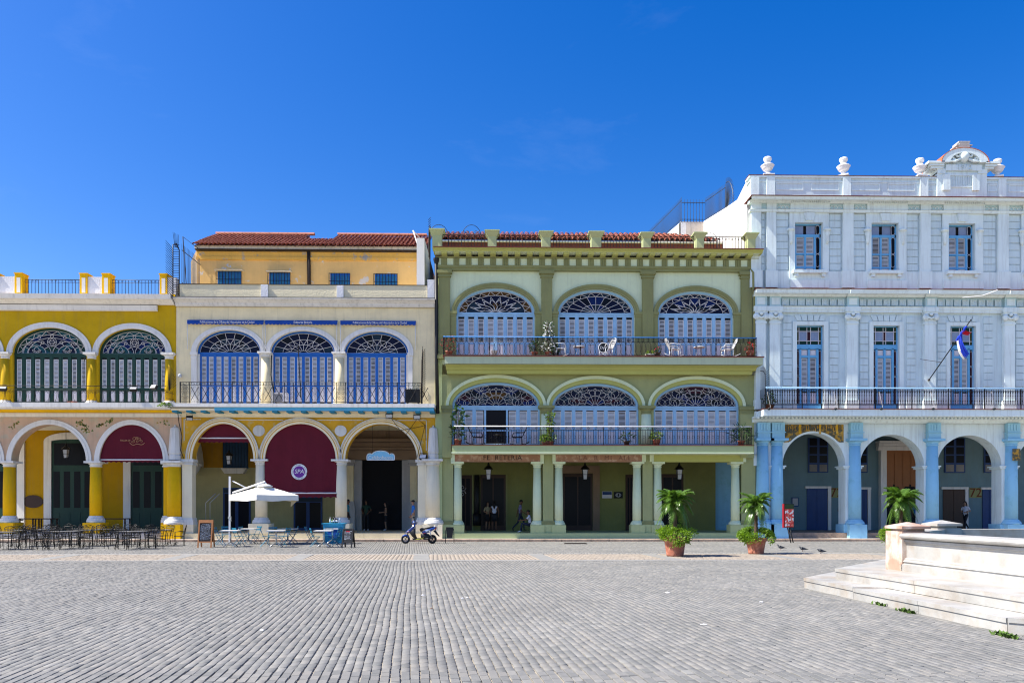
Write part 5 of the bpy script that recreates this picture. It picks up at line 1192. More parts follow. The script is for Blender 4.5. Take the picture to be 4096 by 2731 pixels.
MB().lathe([(.15,.36), (.28,.42), (.36,.54), (.37,.6), (.42,.66), (.44,.7), (.40,.74), (.24,.82), (.2,.86)], 0, 0, 0, 20).obj('bowl', 'urn_white', urn)
MB().lathe([(.2,.86), (.14,.9), (.14,.94), (.2,.96), (.17,1.0), (.25,1.06), (.27,1.16), (.24,1.24), (.14,1.29), (.02,1.31)], 0, 0, 0, 18).obj('knob', 'urn_white', urn)
lb = 'white stone urn on the blue parapet, %s'
US = .8
for i, (px, py) in enumerate(((3070,705), (3374,708), (3679,711), (3990,713))):
    loc = (X(px,.05), .05, zp1+.03)
    t = lb % ('leftmost of four', 'second from the left', 'just left of the dated crest', 'just right of the dated crest')[i]
    if i == 0: urn.location = loc; urn['label'] = t; urn.scale = (US,US,US)
    else: dup(urn, loc, random.random(), t, s=US)
# crest: arched gable with date
cr = empty('crest', (X(3840), 0, zp0), 0, 'arched roof crest with carved shell and date 1912 on the blue parapet', 'crest', world=True)
def W_(px): return X(px, -.2)
MB().box(W_(3748), W_(3947), -.22, .6, zp0, ZZ(695)).obj('block', 'ice', cr)
for l, r in ((3768,3797), (3886,3913)): MB().box(W_(l), W_(r), -.32, -.221, ZZ(768), ZZ(705)).obj('pilaster', 'ice', cr)
q = MB(); q.box(W_(3796), W_(3890), -.27, -.221, ZZ(710), ZZ(705)).box(W_(3796), W_(3890), -.27, -.221, ZZ(755), ZZ(750)); q.obj('panel', 'ice', cr)
for k in range(9): MB().box(W_(3798)+(W_(3886)-W_(3798))*(k+.3)/9, W_(3798)+(W_(3886)-W_(3798))*(k+.65)/9, -.26, -.221, ZZ(748), ZZ(712)).obj('flute', 'pale_blue', cr)
za = ZZ(660); ac = (W_(3768)+W_(3935))/2; aa = (W_(3935)-W_(3768))/2
MB().box(W_(3768), W_(3935), -.2, .6, ZZ(695), za).prism([(ac+aa*math.cos(PI*i/20), za+(ZZ(607)-za)*math.sin(PI*i/20)) for i in range(21)], -.2, .6).obj('gable', 'pale_blue', cr)
MB().archring(ac, za, aa-.32, ZZ(622)-za, aa+.12, ZZ(604)-za, -.42, .65).obj('arch_moulding', 'ice', cr)
MB().archring(ac, za, aa+.125, ZZ(604)-za+.004, aa+.16, ZZ(602)-za, -.44, 1.6).obj('tiled_back', 'crest_tile', cr); mat('crest_tile', (.5,.13,.05), .85, .2, 4)
for s, (l, r) in ((-1, (3722,3770)), (1, (3935,3972))):
    for k, (dz, o_) in enumerate(((682,0), (673,.1), (664,.22))): MB().box(W_(l if s < 0 else l)-(o_ if s < 0 else 0), W_(r)+(o_ if s > 0 else 0), -.3-.06*k, .55, ZZ(dz), ZZ(dz-8)).obj('impost', 'ice', cr)
    MB().box(W_(3748 if s < 0 else 3910), W_(3780 if s < 0 else 3947), -.26, .5, ZZ(700), ZZ(682)).obj('impost_foot', 'ice', cr)
q = MB()
for s in (-1, 1):
    scroll(q, ac+s*.34, ZZ(626), .2, -.33, s, 1, 1.5, .06, 16); scroll(q, ac+s*.62, ZZ(645), .14, -.33, -s, -1, 1.3, .05, 14)
    q.tube([(ac+s*.2, -.33, ZZ(645)), (ac+s*.5, -.36, ZZ(656)), (ac+s*.95, -.3, ZZ(652))], .07, 6)
q.lathe([(.02,0), (.2,.12), (.3,.35), (.22,.5), (.08,.62)], ac, -.25, ZZ(660), 12)
q.obj('carving', 'ice', cr)
MB().box(ac-.95, ac+.95, -.3, -.2, ZZ(690), ZZ(667)).obj('date_tablet', 'ice', cr)
lettering('date', '1912', .36, (ac+.02, -.32, ZZ(679)), 'pale_blue', cr, spacing=1.15, depth=.06)
q = MB()
for k, (w_, h_) in enumerate(((.42,.09), (.28,.1), (.42,.06), (.26,.09), (.3,.09))): q.box(ac-w_, ac+w_, -.35, .25, ZZ(606)+sum((.09,.1,.06,.09,.09)[:k]), ZZ(606)+sum((.09,.1,.06,.09,.09)[:k+1])-.012)
q.obj('finial', 'stone_grey', cr)
# ------------ balcony
YR = -1.0
def YX(px): return X(px, YR)
def YZ(py): return Z(py, PXR, YR)
MB().box(YX(3052), XR, YR-.1, .02, YZ(1664), YZ(1638)).box(XL-.04, YX(3052), -.35, .02, YZ(1664), YZ(1640)).obj('balcony_slab', 'ice', bh)
MB().box(YX(3050), XR, YR-.14, .02, YZ(1638)+.003, YZ(1635)).obj('slab_edge', 'tile_cap', bh)
q = MB(); x = XL
while x < XR: q.box(x, x+.1, -.5, -.3, Z(1675,PXR,-.4), Z(1667,PXR,-.4)); x += .2
q.obj('dentils', 'ice', bh, kind='stuff')
cornice(bh, 'entablature', XL-.15, XR, [(.02, ZZ(1693)), (.1, ZZ(1690)), (.16, ZZ(1680)), (.3, ZZ(1675)), (.34, Z(1664.5,PXR,-.5))], 'ice')
x0, x1 = YX(3062), XR
rail(bh, [(x0, YR, YZ(1552)), (x1, YR, YZ(1552))], .035, 'sky_wood', 'handrail'); 
for py in (1561, 1616, 1620): rail(bh, [(x0, YR, YZ(py)), (x1, YR, YZ(py))], .013, 'iron', 'rail', 4)
q = MB(); x = x0
bal = MB().lathe([(.014,0), (.014,.12), (.03,.16), (.014,.22), (.012,.4), (.026,.44), (.012,.5), (.03,.62), (.014,.7), (.012,.76)], 0, 0, 0, 5)
while x < X(4300,YR):
    q.smooth = True; q.add([(x+v[0], YR+v[1], YZ(1616)+v[2]) for v in bal.v], bal.f); scroll(q, x+.06, YZ(1566), .045, YR, 1, 1, 1, .008, 6); x += .125
q.obj('balusters', 'iron', bh, kind='stuff')
for k in range(12): MB().box(x0+k*1.9-.02, x0+k*1.9+.02, YR-.02, YR+.02, YZ(1636), YZ(1552)).obj('railing_post', 'iron', bh)
q = MB()
for k in range(8): y = YR+.13*k; q.tube([(x0, y, YZ(1634)), (x0, y, YZ(1552))], .013, 4)
for k in range(6): y = YR+.17*k; q.tube([(x0-.0, y, YZ(1552)), (x0, y, YZ(1490)+.4*math.sin(PI*(k+1)/8))], .012, 4)
q.tube([(x0, YR, YZ(1552)), (x0, YR, YZ(1500)), (x0, YR+.3, YZ(1482)), (x0, YR+.7, YZ(1475)), (x0, 0, YZ(1475))], .018, 5)
for k in range(7): q.tube([(x0, YR, YZ(1545-9*k)), (x0+.14, YR-.14, YZ(1545-9*k)+.12)], .01, 3)
q.obj('spiked_side_screen', 'iron', bh)
# ------------ arcade
zs = ZZ(1862); zt = ZZ(1690)
ops = [((X(l)+X(r))/2, (X(r)-X(l))/2, zs, ZZ(t)-zs, zs) for l, r, t in ((3133,3385,1731), (3443,3701,1737), (3753,4011,1739), (4068,4330,1741))]
MB().archwall(XL, XR, zs, zt, ops, .1, .95).obj('arcade_wall', 'ice', bh)
for l, r in ((3070,3133), (3385,3443), (3701,3753), (4011,4068)):
    o = MB().box(X(l)+(.0), X(r), .1, .95, .40, zs-.16).obj('pier', 'ice', bh)
    MB().box(X(l)-.1, X(r)+.1, .04, 1.0, zs-.16, zs-.06).box(X(l)-.16, X(r)+.16, .0, 1.06, zs-.06, zs+.01).obj('impost', 'ice', o)
    MB().box(X(l)-.12, X(r)+.1, .02, 1.02, .13, .85).obj('pier_base', 'sky_blue', o)
for px in (3052, 3109, 3421, 3731, 4047):
    ztop = ZZ(1692); zcap = ZZ(1752)
    o = column(bh, X(px), .08, .13, ZZ(1755), .33, ('sky_blue','sky_blue','sky_blue'), .72, .26, .36, pw=.46, taper=.86)
    q = MB(); q.box(X(px)-.33, X(px)+.33, -.2, .09, ZZ(1755), ztop)
    q.box(X(px)-.38, X(px)+.38, -.25, .085, ZZ(1732), ZZ(1729)); q.obj('triglyph_block', 'turquoise', o)
    for k in (-1, 0, 1): MB().box(X(px)+k*.15-.045, X(px)+k*.15+.045, -.235, -.201, ZZ(1722), ZZ(1698)).obj('triglyph', 'turquoise', o)
MB().box(XL+.1, XR, -.05, 6, .131, .40).obj('arcade_floor', 'kerb', bh)
MB().box(XL, XR, .96, 6, zt-.1, zt-.01).obj('arcade_ceiling', 'teal_shaded', bh)
# weathered mural above the first arch
xc, a, z, b_, _ = ops[0]
mu = MB(); x0, x1, z0, z1 = X(3133), X(3377), ZZ(1768), ZZ(1697)
n = 30
for i in range(n):
    xa, xb = x0+(x1-x0)*i/n, x0+(x1-x0)*(i+1)/n
    def lo(x): u = min(1, abs((x-xc)/(a+.1))); return max(z0, z+(b_+.1)*math.sqrt(1-u*u))
    if min(lo(xa), lo(xb)) < z1: mu.prism([(xa, lo(xa)), (xb, lo(xb)), (xb, z1), (xa, z1)], .07, .099)
me_ = empty('mural', (xc, .09, z1), 0, 'weathered ochre painted panel curving over the first blue arch', 'mural', world=True)
mu.obj('panel', 'mural', me_)
for px in (3201, 3282, 3350): MB().box(X(px)-.05, X(px)+.05, .05, .069, ZZ(1735), z1).obj('stripe', 'ochre', me_)
q = MB()
for i in range(26): px = 3140+i*9; q.box(X(px), X(px+4), .055, .069, ZZ(1722+4*math.sin(i)), ZZ(1701+3*math.cos(i*2)))
q.obj('shapes', 'mural_dark', me_, kind='stuff'); mat('mural_dark', (.07,.07,.055), .9, .3, 8, col2=(.3,.17,.04), c2at=(.5,.56), c2scale=7)
BY = 5.2
def bx(px): return X(px, BY)
def bz(py): return Z(py, PXR, BY)
MB().box(bx(2930), bx(4300), BY, BY+.3, .4, zt).obj('back_wall', 'teal_shaded', bh)
for l, r in ((3231,3311), (3395,3468), (3776,3858), (3934,4010), (4100,4170)):
    o = MB().box(bx(l), bx(r), BY-.08, BY-.001, bz(1890), bz(1752)).obj('mezzanine_window', 'blue_door', bh)
    for k in (0, 1):
        c0, c1 = bx(l)+(bx(r)-bx(l))*(.06+.5*k), bx(l)+(bx(r)-bx(l))*(.44+.5*k)
        for j in range(3): MB().box(c0, c1, BY-.09, BY-.081, bz(1853-34*j)+.04, bz(1819-34*j)-.04).obj('pane', 'glass_dark', o)
        MB().box(c0, c1, BY-.088, BY-.0815, bz(1886), bz(1858)).obj('grille_panel', 'grille_grey', o)
for l, r, t, m in ((3227,3309,1953,'blue_door'), (3445,3468,1957,'blue_door'), (3771,3857,1956,'dark_door'), (3929,3985,1957,'blue_door')):
    o = MB().box(bx(l), bx(r), BY-.05, BY-.001, .4, bz(t)).obj('arcade_door', m, bh)
    MB().box((bx(l)+bx(r))/2-.02, (bx(l)+bx(r))/2+.02, BY-.07, BY-.051, .4, bz(t)).obj('meeting_rail', m, o)
    MB().box(bx(l)-.12, bx(r)+.2, BY-.12, BY-.002, bz(t), bz(t-9)).box(bx(r)+.01, bx(r)+.2, BY-.1, BY-.002, .4, bz(t)).obj('door_surround', 'grey_white', o)
plaster('grille_grey', (.22,.21,.2), .3)
o = empty('carriage_door', (bx(3600), BY, .4), 0, 'tall brown panelled wooden door in white stone surround behind the palm', 'door', world=True)
MB().box(bx(3538), bx(3668), BY-.12, BY-.003, .4, bz(1802)).obj('leaf', 'brown_door', o)
for k in range(4): MB().box(bx(3538)+(bx(3668)-bx(3538))*(k+.12)/4, bx(3538)+(bx(3668)-bx(3538))*(k+.88)/4, BY-.15, BY-.121, bz(1945), bz(1815)).obj('panel', 'brown_door', o)
for k in range(2): MB().prism([(bx(3543+64*k), .42), (bx(3597+64*k), .42)]+[(bx(3570+64*k)+(bx(3597)-bx(3570))*math.cos(PI*i/10), bz(1970)+.5*math.sin(PI*i/10)) for i in range(11)], BY-.14, BY-.122).obj('wicket', 'dark_void', o)
for l, r in ((3514,3537), (3669,3692)): MB().box(bx(l), bx(r), BY-.3, BY-.003, .4, bz(1802)).obj('jamb', 'grey_white', o)
for za_, zb_, d in ((1802,1785,.3), (1784,1776,.42), (1775,1765,.5)): MB().box(bx(3508)-d*.2, bx(3698)+d*.2, BY-d, BY-.003, bz(za_), bz(zb_)).obj('lintel', 'grey_white', o)
for px, lbl in ((3345,'left'), (3902,'right')):
    e = empty('number_plate', (bx(px), BY-.05, bz(1972)), 0, 'olive house number panel 72, %s one of two in the blue arcade' % lbl, 'number', world=True)
    MB().box(bx(px)-.38, bx(px)+.36, BY-.02, BY-.002, bz(1990), bz(1950)).obj('panel', 'olive', e)
    lettering('number', '72', .75, (bx(px), BY-.03, bz(1971)), 'sign_red', e); mat('sign_red', (.16,.04,.015), .8)
e = empty('notice_board', (bx(3180), BY-.05, bz(2005)), 0, 'small navy framed notice on the teal arcade wall', 'notice', world=True)
MB().box(bx(3166), bx(3193), BY-.05, BY-.002, bz(2025), bz(1988)).obj('frame', 'blue_door', e); MB().box(bx(3169), bx(3190), BY-.06, BY-.051, bz(2021), bz(1992)).obj('sheet', 'stone_grey', e)
e = empty('number_plate', (X(4050), -.3, ZZ(1818)), 0, 'small weathered ochre plaque nailed high on the right blue column', 'plaque', world=True)
MB().box(X(4036), X(4066), -.31, -.27, ZZ(1841), ZZ(1795)).obj('panel', 'mural', e)
# ------------ long white side wall rising behind the green house, with its spiked fence
sw = empty('side_wall', (XB-.2, 6, 12), 0, 'blinding white side wall of the blue house behind the green roof', 'wall', world=True)
xs = X(2996)
def top_at(y): return 18.75+ (0 if y < 2 else (y-2)*.19)
yb = 9.0; xj = (2781.5-CX)/F*(yb-CAMY)
prof = [(.35, 9), (.35, zp1-.05), (2, 18.7), (4, 19.05), (yb, 20.05), (yb, 9)]
MB().prismx(prof, xs, xs+.4).obj('wall', 'blown_white', sw)
MB().prismx([(yb, 9), (yb, 20.0), (yb+10, 21.6), (yb+10, 9)], xj+.14, xj+.5).obj('wall', 'blown_white', sw)
MB().box(xj+.14, xs+.3, yb+.002, yb+.4, 9, 20.03).obj('return_wall', 'stained_wall', sw); plaster('stained_wall', (.62,.54,.46), .2, .5)
def spikes(e, pts, h, pitch, r=.02, m='iron_blue'):
    for (a_, b_) in zip(pts, pts[1:]):
        a_, b_ = Vector(a_), Vector(b_); L_ = Vector((b_.x-a_.x, b_.y-a_.y)).length; n = max(1, int(L_/pitch)); q = MB()
        for i in range(n+1): p = a_.lerp(b_, i/n); q.tube([(p.x, p.y, p.z), (p.x, p.y, p.z+h)], [r, r*.5], 4)
        q.obj('fence_bars', m, e, kind='stuff')
        MB().tube([a_+Vector((0,0,h*.86)), b_+Vector((0,0,h*.86))], r*1.3, 4).obj('fence_rail', m, e); MB().tube([a_+Vector((0,0,h*.12)), b_+Vector((0,0,h*.12))], r, 4).obj('fence_rail', m, e)
sf = empty('spiked_fence', (xs, 5, 19), 0, 'dark spiked iron fence along the top of the white side wall', 'fence', world=True)
spikes(sf, [(xs+.1, 4.6, 19.1), (xs+.1, yb, 20.0)], 1.55, .24, .02); spikes(sf, [(xs+.1, yb, 20.0), (xj+.2, yb, 20.0)], 1.45, .17, .02); spikes(sf, [(xj+.2, yb, 20.0), (xj+.2, yb+13, 22.0)], 1.6, .3, .02)
q = MB()
for k in range(18): t = R(5+k*6.6); q.tube([(xs+.1, 4.6, 19.15), (xs+.1, 4.6-1.75*math.sin(t), 19.15+1.75*math.cos(t))], [.02,.01], 4)
q.tube([(xs+.1, 4.6-1.5*math.sin(R(5+k*6.6)), 19.15+1.5*math.cos(R(5+k*6.6))) for k in range(18)], .025, 4); q.obj('fan', 'iron_blue', sf, kind='stuff')
# fences at the cream house
cf = empty('spiked_fence', (X(705), -.3, ZZ(1190)), 0, 'black spiked iron screen between the yellow and cream roofs', 'fence', world=True)
q = MB(); x = X(706); zb_ = Z(1195,706); zt_ = Z(975,706)
for k in range(22): z = zb_+.1+(zt_-zb_-.3)*k/21; q.tube([(x-.02, -.45, z-.2), (x-.25, -.75, z+.12)], [.02,.01], 4); q.tube([(x, -.45, z), (x, .35, z+.25)], .014, 4)
for y in (-.45, .35): q.tube([(x, y, zb_), (x, y, zt_-.2), (x, .0, zt_)], .028, 5)
for k in range(5): q.tube([(x, -.2+.1*k, zt_-.2), (x-.06+.03*k, -.3+.1*k, zt_+.5)], [.016,.008], 4)
q.obj('screen', 'iron', cf, kind='stuff')
spikes(cf, [(X(712), .5, Z(1140,712)), (X(712)+.05, 6.5, Z(1140,712)+.0)], 2.3, .17, .018)
gf = empty('spiked_fence', (X(1715), -.3, ZZ(1000)), 0, 'small black spiked iron screen beside the left parapet post of the green house', 'fence', world=True)
q = MB(); x = X(1716,-.4)
for k in range(10): z = Z(975,1716)+.12*k; q.tube([(x-.02, -.45, z), (x+.02, .3, z+.4)], .018, 4)
for y in (-.45, -.1, .25): q.tube([(x, y, Z(1040,1716)), (x, y, Z(930-20*(y+.5),1716))], .025, 4)
for k in range(5): q.tube([(x, -.4+.15*k, Z(930,1716)), (x+.05, -.4+.15*k, Z(912,1716)+.02*k)], [.02,.008], 4)
q.obj('screen', 'rust_iron', gf, kind='stuff')
# ------------------------------------------------------------------ marble fountain basin on two steps
def CW(xc, d): return Vector((xc*CA+d*SA, CAMY+d*CA-xc*SA))
AA = R(-85)-YAW
def dirv(a): return Vector((math.cos(a), math.sin(a)))
W0 = CW(8.27, 16.4); La, Lb = 4.6, 3.2
V = [W0]; a = AA+R(135)
for k in range(7): V.append(V[-1]+dirv(a-k*R(45))*(Lb if k % 2 == 0 else La))
V = V[::-1]                                   # counter-clockwise
cen = sum(V, Vector((0,0)))/8
def off(d): return [v+(v-cen).normalized()*0 + bis(i)*d/math.sin(R(67.5)) for i, v in enumerate(V)]
def bis(i):
    p, n = (V[i-1]-V[i]).normalized(), (V[(i+1) % 8]-V[i]).normalized(); return -(p+n).normalized()
fo = empty('fountain', (cen.x, cen.y, 0), 0, 'white marble octagonal fountain basin on two steps at the right', 'fountain', world=True)
def steps(d0, d1, z0, z1, over):
    O, I = off(d0), off(d1)
    for i in range(8):
        a, b, c, d = O[i], O[(i+1) % 8], I[(i+1) % 8], I[i]; n = max(1, round((b-a).length/2.3))
        for k in range(n):
            t0, t1 = k/n, (k+1)/n; e = .004/(b-a).length
            p = [a.lerp(b, t0+e), a.lerp(b, t1-e), d.lerp(c, t1-e), d.lerp(c, t0+e)]; z = z1+random.gauss(0,.004)
            q = MB(); q.slab([tuple(v) for v in p], z0, z-.07)
            w = (b-a).normalized(); nrm = Vector((w.y, -w.x))*.018
            q.slab([tuple(p[0]+nrm), tuple(p[1]+nrm), tuple(p[2]), tuple(p[3])], z-.068, z); q.obj('step_block', 'marble', fo)
steps(1.87, 1.19, -.03, .22, .02); steps(1.29, -.1, .2205, .44, .02)
MB().slab([tuple(v) for v in off(.0)], .0, .6).obj('basin_floor', 'marble', fo)
prof = [(.30,.44), (.30,.585), (.265,.60), (.265,.625), (.29,.64), (.25,.67), (.25,.70), (.205,.72), (.205,1.0), (.225,1.015), (.225,1.03), (.25,1.04), (.25,1.085), (.22,1.10), (.30,1.115), (.335,1.14), (.345,1.165), (.335,1.19), (.3,1.215), (.22,1.225), (-.14,1.225), (-.14,.6), (-.14,.44)]
for i in range(8):
    p, n = V[i], V[(i+1) % 8]; w = (n-p).normalized(); nr = Vector((w.y, -w.x)); a, b = p+w*.26, n-w*.26; k = len(prof)
    vs = [(e.x+nr.x*d, e.y+nr.y*d, z) for e in (a, b) for d, z in prof]
    q = MB(); q.add(vs, [(j, j+k, (j+1) % k+k, (j+1) % k)[::-1] for j in range(k)]+[list(range(k))[::-1], list(range(k, 2*k))]); q.obj('basin_wall', 'marble', fo)
    m, rz = ('marble_pink', AA) if (V[i]-W0).length < .01 else ('marble', AA+R(45)*(i % 2))
    if (V[i]-W0).length > .01 and i % 2 == 1: rz = AA+R(0)
    def sq(h0, h1, r0, r1=None):
        r1 = r0 if r1 is None else r1; c, s = math.cos(rz), math.sin(rz)
        P = [(-1,-1), (1,-1), (1,1), (-1,1)]
        return [(V[i].x+(x*r*c-y*r*s), V[i].y+(x*r*s+y*r*c), h) for h, r in ((h0,r0), (h1,r1)) for x, y in P]
    F6 = [(0,3,2,1), (4,5,6,7), (0,1,5,4), (1,2,6,5), (2,3,7,6), (3,0,4,7)]
    pt = MB().add(sq(.44, 1.255, .30), F6).obj('corner_post', m, fo)
    MB().add(sq(1.256, 1.305, .23), F6).obj('neck', m, pt); MB().add(sq(1.306, 1.36, .315), F6).add(sq(1.361, 1.44, .315, .02), F6).obj('cap', m, pt)
MB().slab([tuple(v) for v in off(-.141)], .6, 1.0).obj('water', 'water', fo); mat('water', (.05,.09,.07), .08, spec=.5)
# weeds and scraps at its foot
mat('weed', (.07,.13,.02), .8, .3, 20, island=.3); mat('paper', (.7,.7,.72), .8); mat('dead_leaf', (.22,.09,.03), .9)
def tuft(px0, py0, px1, py1, n, label):
    q = MB(); rr = random.Random(px0); x, y = G(px0, py0); x1, y1 = G(px1, py1)
    for i in range(n):
        t = rr.random(); c = Vector((x+(x1-x)*t+rr.gauss(0,.03), y+(y1-y)*t+rr.gauss(0,.02), 0)); a = rr.random()*6.3; h = .02+rr.random()*.05; d = Vector((math.cos(a), math.sin(a), 0))*h*.9; w = Vector((-math.sin(a), math.cos(a), 0))*.012
        q.add([c-w, c+w, c+d*.6+w*1.4+Vector((0,0,h*.7)), c+d+Vector((0,0,h)), c+d*.6-w*1.4+Vector((0,0,h*.7))], [(0,1,2,3,4)])
    return q.obj('weed', 'weed', label=label, cat='weed')
tuft(3489, 2412, 3540, 2424, 40, 'small weed at the foot of the fountain step near the plastic scrap'); tuft(3600, 2440, 3660, 2456, 90, 'bright green weed at the foot of the fountain steps, middle one'); tuft(3985, 2536, 4070, 2556, 120, 'dark green weed along the fountain step at the right picture edge')
for i, (px, py, s, m, lb) in enumerate(((1690,2380,.13,'paper','white paper scrap lying on the pavers, farthest left'), (1850,2392,.10,'paper','white paper scrap on the pavers left of a matching scrap'), (1868,2390,.10,'paper','white paper scrap on the pavers right of a matching scrap'), (1726,2432,.07,'dead_leaf','dry red leaf lying on the pavers'), (2670,2370,.22,'paper','long white scrap on the pavers before the large planter'), (3045,2407,.14,'paper','white scrap on the pavers left of the fountain steps'), (2815,2498,.16,'paper','white scrap on the pavers low in the middle right'), (3480,2405,.14,'paper','crumpled clear plastic scrap against the fountain step'), (1048,2520,.14,'paper','white chalky scrap on the pavers at lower left'))):
    x, y = G(px, py); s *= .55; rr = random.Random(i); p = [(x+s*(.6+.5*rr.random())*math.cos(t*2*PI/7)*.6, y+s*(.6+.5*rr.random())*math.sin(t*2*PI/7)*.5, .006+.03*s*rr.random()) for t in range(7)]
    q = MB(); q.add(p+[(x, y, .012+.12*s)]+[(v[0], v[1], .004) for v in p], [(j, (j+1) % 7, 7) for j in range(7)]+[(j+8, (j+1) % 7+8, (j+1) % 7, j) for j in range(7)]); q.obj('dead_leaf' if m == 'dead_leaf' else 'scrap', m, label=lb, cat='leaf' if m == 'dead_leaf' else 'scrap')
# ------------------------------------------------------------------ potted palms and balcony plants
def leafmat(name, col, rough=.5, isl=.35):
    m = mat(name, col, rough, .2, 6, island=isl, spec=.4); b = m.node_tree.nodes['Principled BSDF']
    b.inputs['Subsurface Weight'].default_value = 0
    t = m.node_tree; tr = N(t, 'ShaderNodeBsdfTranslucent'); tr.inputs[0].default_value = (col[0]*1.6, col[1]*1.7, col[2]*.8, 1); mx = N(t, 'ShaderNodeMixShader'); mx.inputs[0].default_value = .3
    o = t.nodes['Material Output']; t.links.new(b.outputs[0], mx.inputs[1]); t.links.new(tr.outputs[0], mx.inputs[2]); t.links.new(mx.outputs[0], o.inputs[0])
leafmat('palm_leaf', (.10,.19,.03), .28); leafmat('fern', (.16,.27,.02), .5); leafmat('dark_leaf', (.03,.07,.02), .4); leafmat('bright_leaf', (.13,.2,.03), .5)
mat('bark', (.10,.065,.04), .9, .4, 30, .6, 60); mat('soil', (.05,.035,.025), .95); mat('red_flower', (.6,.02,.04), .6); mat('white_flower', (.8,.8,.76), .6); mat('white_pot', (.7,.68,.64), .7, .1, 6)
def frond_mesh(L, droop, rise, seed, n=26):
    rr = random.Random(seed); q = MB(); pts = []
    for i in range(n+1):
        t = i/n; pts.append(Vector((L*t*(1-.12*droop*t), 0, rise*L*t*(1-.3*t)-droop*L*t**2.2)))
    q.tube(pts, [.012*(1-.8*i/n) for i in range(n+1)], 4)
    for i in range(3, n+1):
        t = i/n; d = (pts[i]-pts[i-1]).normalized(); ll = L*.36*math.sin(PI*min(1, .12+t*.9))**.7*(1-.25*t)
        for s in (-1, 1):
            for k in range(3):
                side = Vector((0, s, 0)); out = (side*.72+d*.62+Vector((0,0,.22-.5*droop*t+rr.gauss(0,.10)))).normalized(); p = pts[i]-d*L/n*.33*k
                w = d*.009; e = p+out*ll*(.85+.3*rr.random()); m_ = p+out*ll*.5+Vector((0,0,.02)); e = e-Vector((0,0,ll*.16))
                q.add([p-w*.5, m_-w, e, m_+w, p+w*.5], [(0,1,2,3,4)])
    return q.mesh('frond', 'palm_leaf')
FR = [frond_mesh(.7, d, r, i) for i, (d, r) in enumerate(((.25,1.15), (.45,1.0), (.65,.85), (.95,.6), (1.4,.1)))]
def fern(n, R0, zr, seed, spread=.42, drop=.5, h=.4):
    rr = random.Random(seed); q = MB(); lumps = [(rr.random()*2*PI, rr.uniform(-.5,.9), rr.uniform(.7,1.15)) for _ in range(26)]
    for i in range(n):
        la, lb_, lr = rr.choice(lumps); a = la+rr.gauss(0,.22); e = lb_+rr.gauss(0,.22)      # direction on a flattened dome that hangs over the rim
        k = lr*(.72+.28*rr.random()**.5); RX = R0+spread
        rad = RX*math.cos(e)*k; z = zr+.02+(h if e > 0 else drop)*math.sin(e)*k+.05
        if rad < R0*1.04 and z < zr: rad = R0*1.04+rr.random()*.1
        c = Vector((rad*math.cos(a), rad*math.sin(a), z)); o = Vector((math.cos(a)*math.cos(e), math.sin(a)*math.cos(e), math.sin(e)-.15))
        o = (o+Vector((rr.gauss(0,.5), rr.gauss(0,.5), rr.gauss(0,.5)))).normalized(); s = o.cross(Vector((rr.gauss(0,1), rr.gauss(0,1), rr.gauss(0,1)))).normalized(); l = .06+.06*rr.random()
        q.add([c, c+o*l*.5+s*l*.2, c+o*l, c+o*l*.5-s*l*.2], [(0,1,2,3)])
    return q
def potted_palm(px, py, label, H, crown, potr, poth, seed, tilt=0, lean=0, trunk=.07):
    x, y = G(px, py); e = empty('potted_palm', (x, y, 0), 0, label, 'palm', 'potted palms in terracotta planters')
    r = potr
    pot = MB().lathe([(r*.72,0), (r*.735,.035), (r*.76,.05), (r*.755,.07), (r*.86,poth*.55), (r*.865,poth*.57), (r*.88,poth*.58), (r*.93,poth*.78), (r*.99,poth*.8), (r*1.02,poth*.83), (r*1.03,poth*.97), (r*1.0,poth), (r*.9,poth), (r*.88,poth-.06), (.01,poth-.06)], 0, 0, 0, 28).obj('pot', 'terracotta', e)
    MB().lathe([(.01,poth-.05), (r*.87,poth-.05)], 0, 0, 0, 20).obj('soil', 'soil', pot)
    rr = random.Random(seed); zt = H-.6*crown
    q = MB(); n = 14; q.tube([(lean*(i/n)**2, 0, poth-.05+(zt-poth)*i/n) for i in range(n+1)], [trunk*(1.05-.25*(i/n))*(1.12 if i % 2 else .94) for i in range(n)]+[trunk*1.3], 9); q.obj('trunk', 'bark', e)
    fern(3400, r*.95, poth-.02, seed, potr*.85 if seed != 2 else potr*.62, .52, .34).obj('fern_skirt', 'fern', e, kind='stuff')
    nf = 46
    for i in range(nf):
        k = min(4, int(i/nf*5)); s = crown*(.88+.3*rr.random()); o = link('frond', FR[k], e, loc=(lean, 0, zt-.02+.12*(1-i/nf)))
        o.rotation_euler = (rr.gauss(0,.12), rr.gauss(0,.1), i*2.399+rr.gauss(0,.2)); o.scale = (s, s, s)
    return e
potted_palm(2700, 2223, 'larger potted palm in a terracotta planter before the green house', 2.44, 1.0, .41, .69, 1)
potted_palm(3024, 2214, 'smaller potted palm in a tilted terracotta planter before the blue house corner', 2.3, .92, .38, .6, 2, lean=.0)
potted_palm(3604, 2212, 'potted palm standing behind the fountain before the blue arcade', 2.52, 1.02, .4, .66, 3)
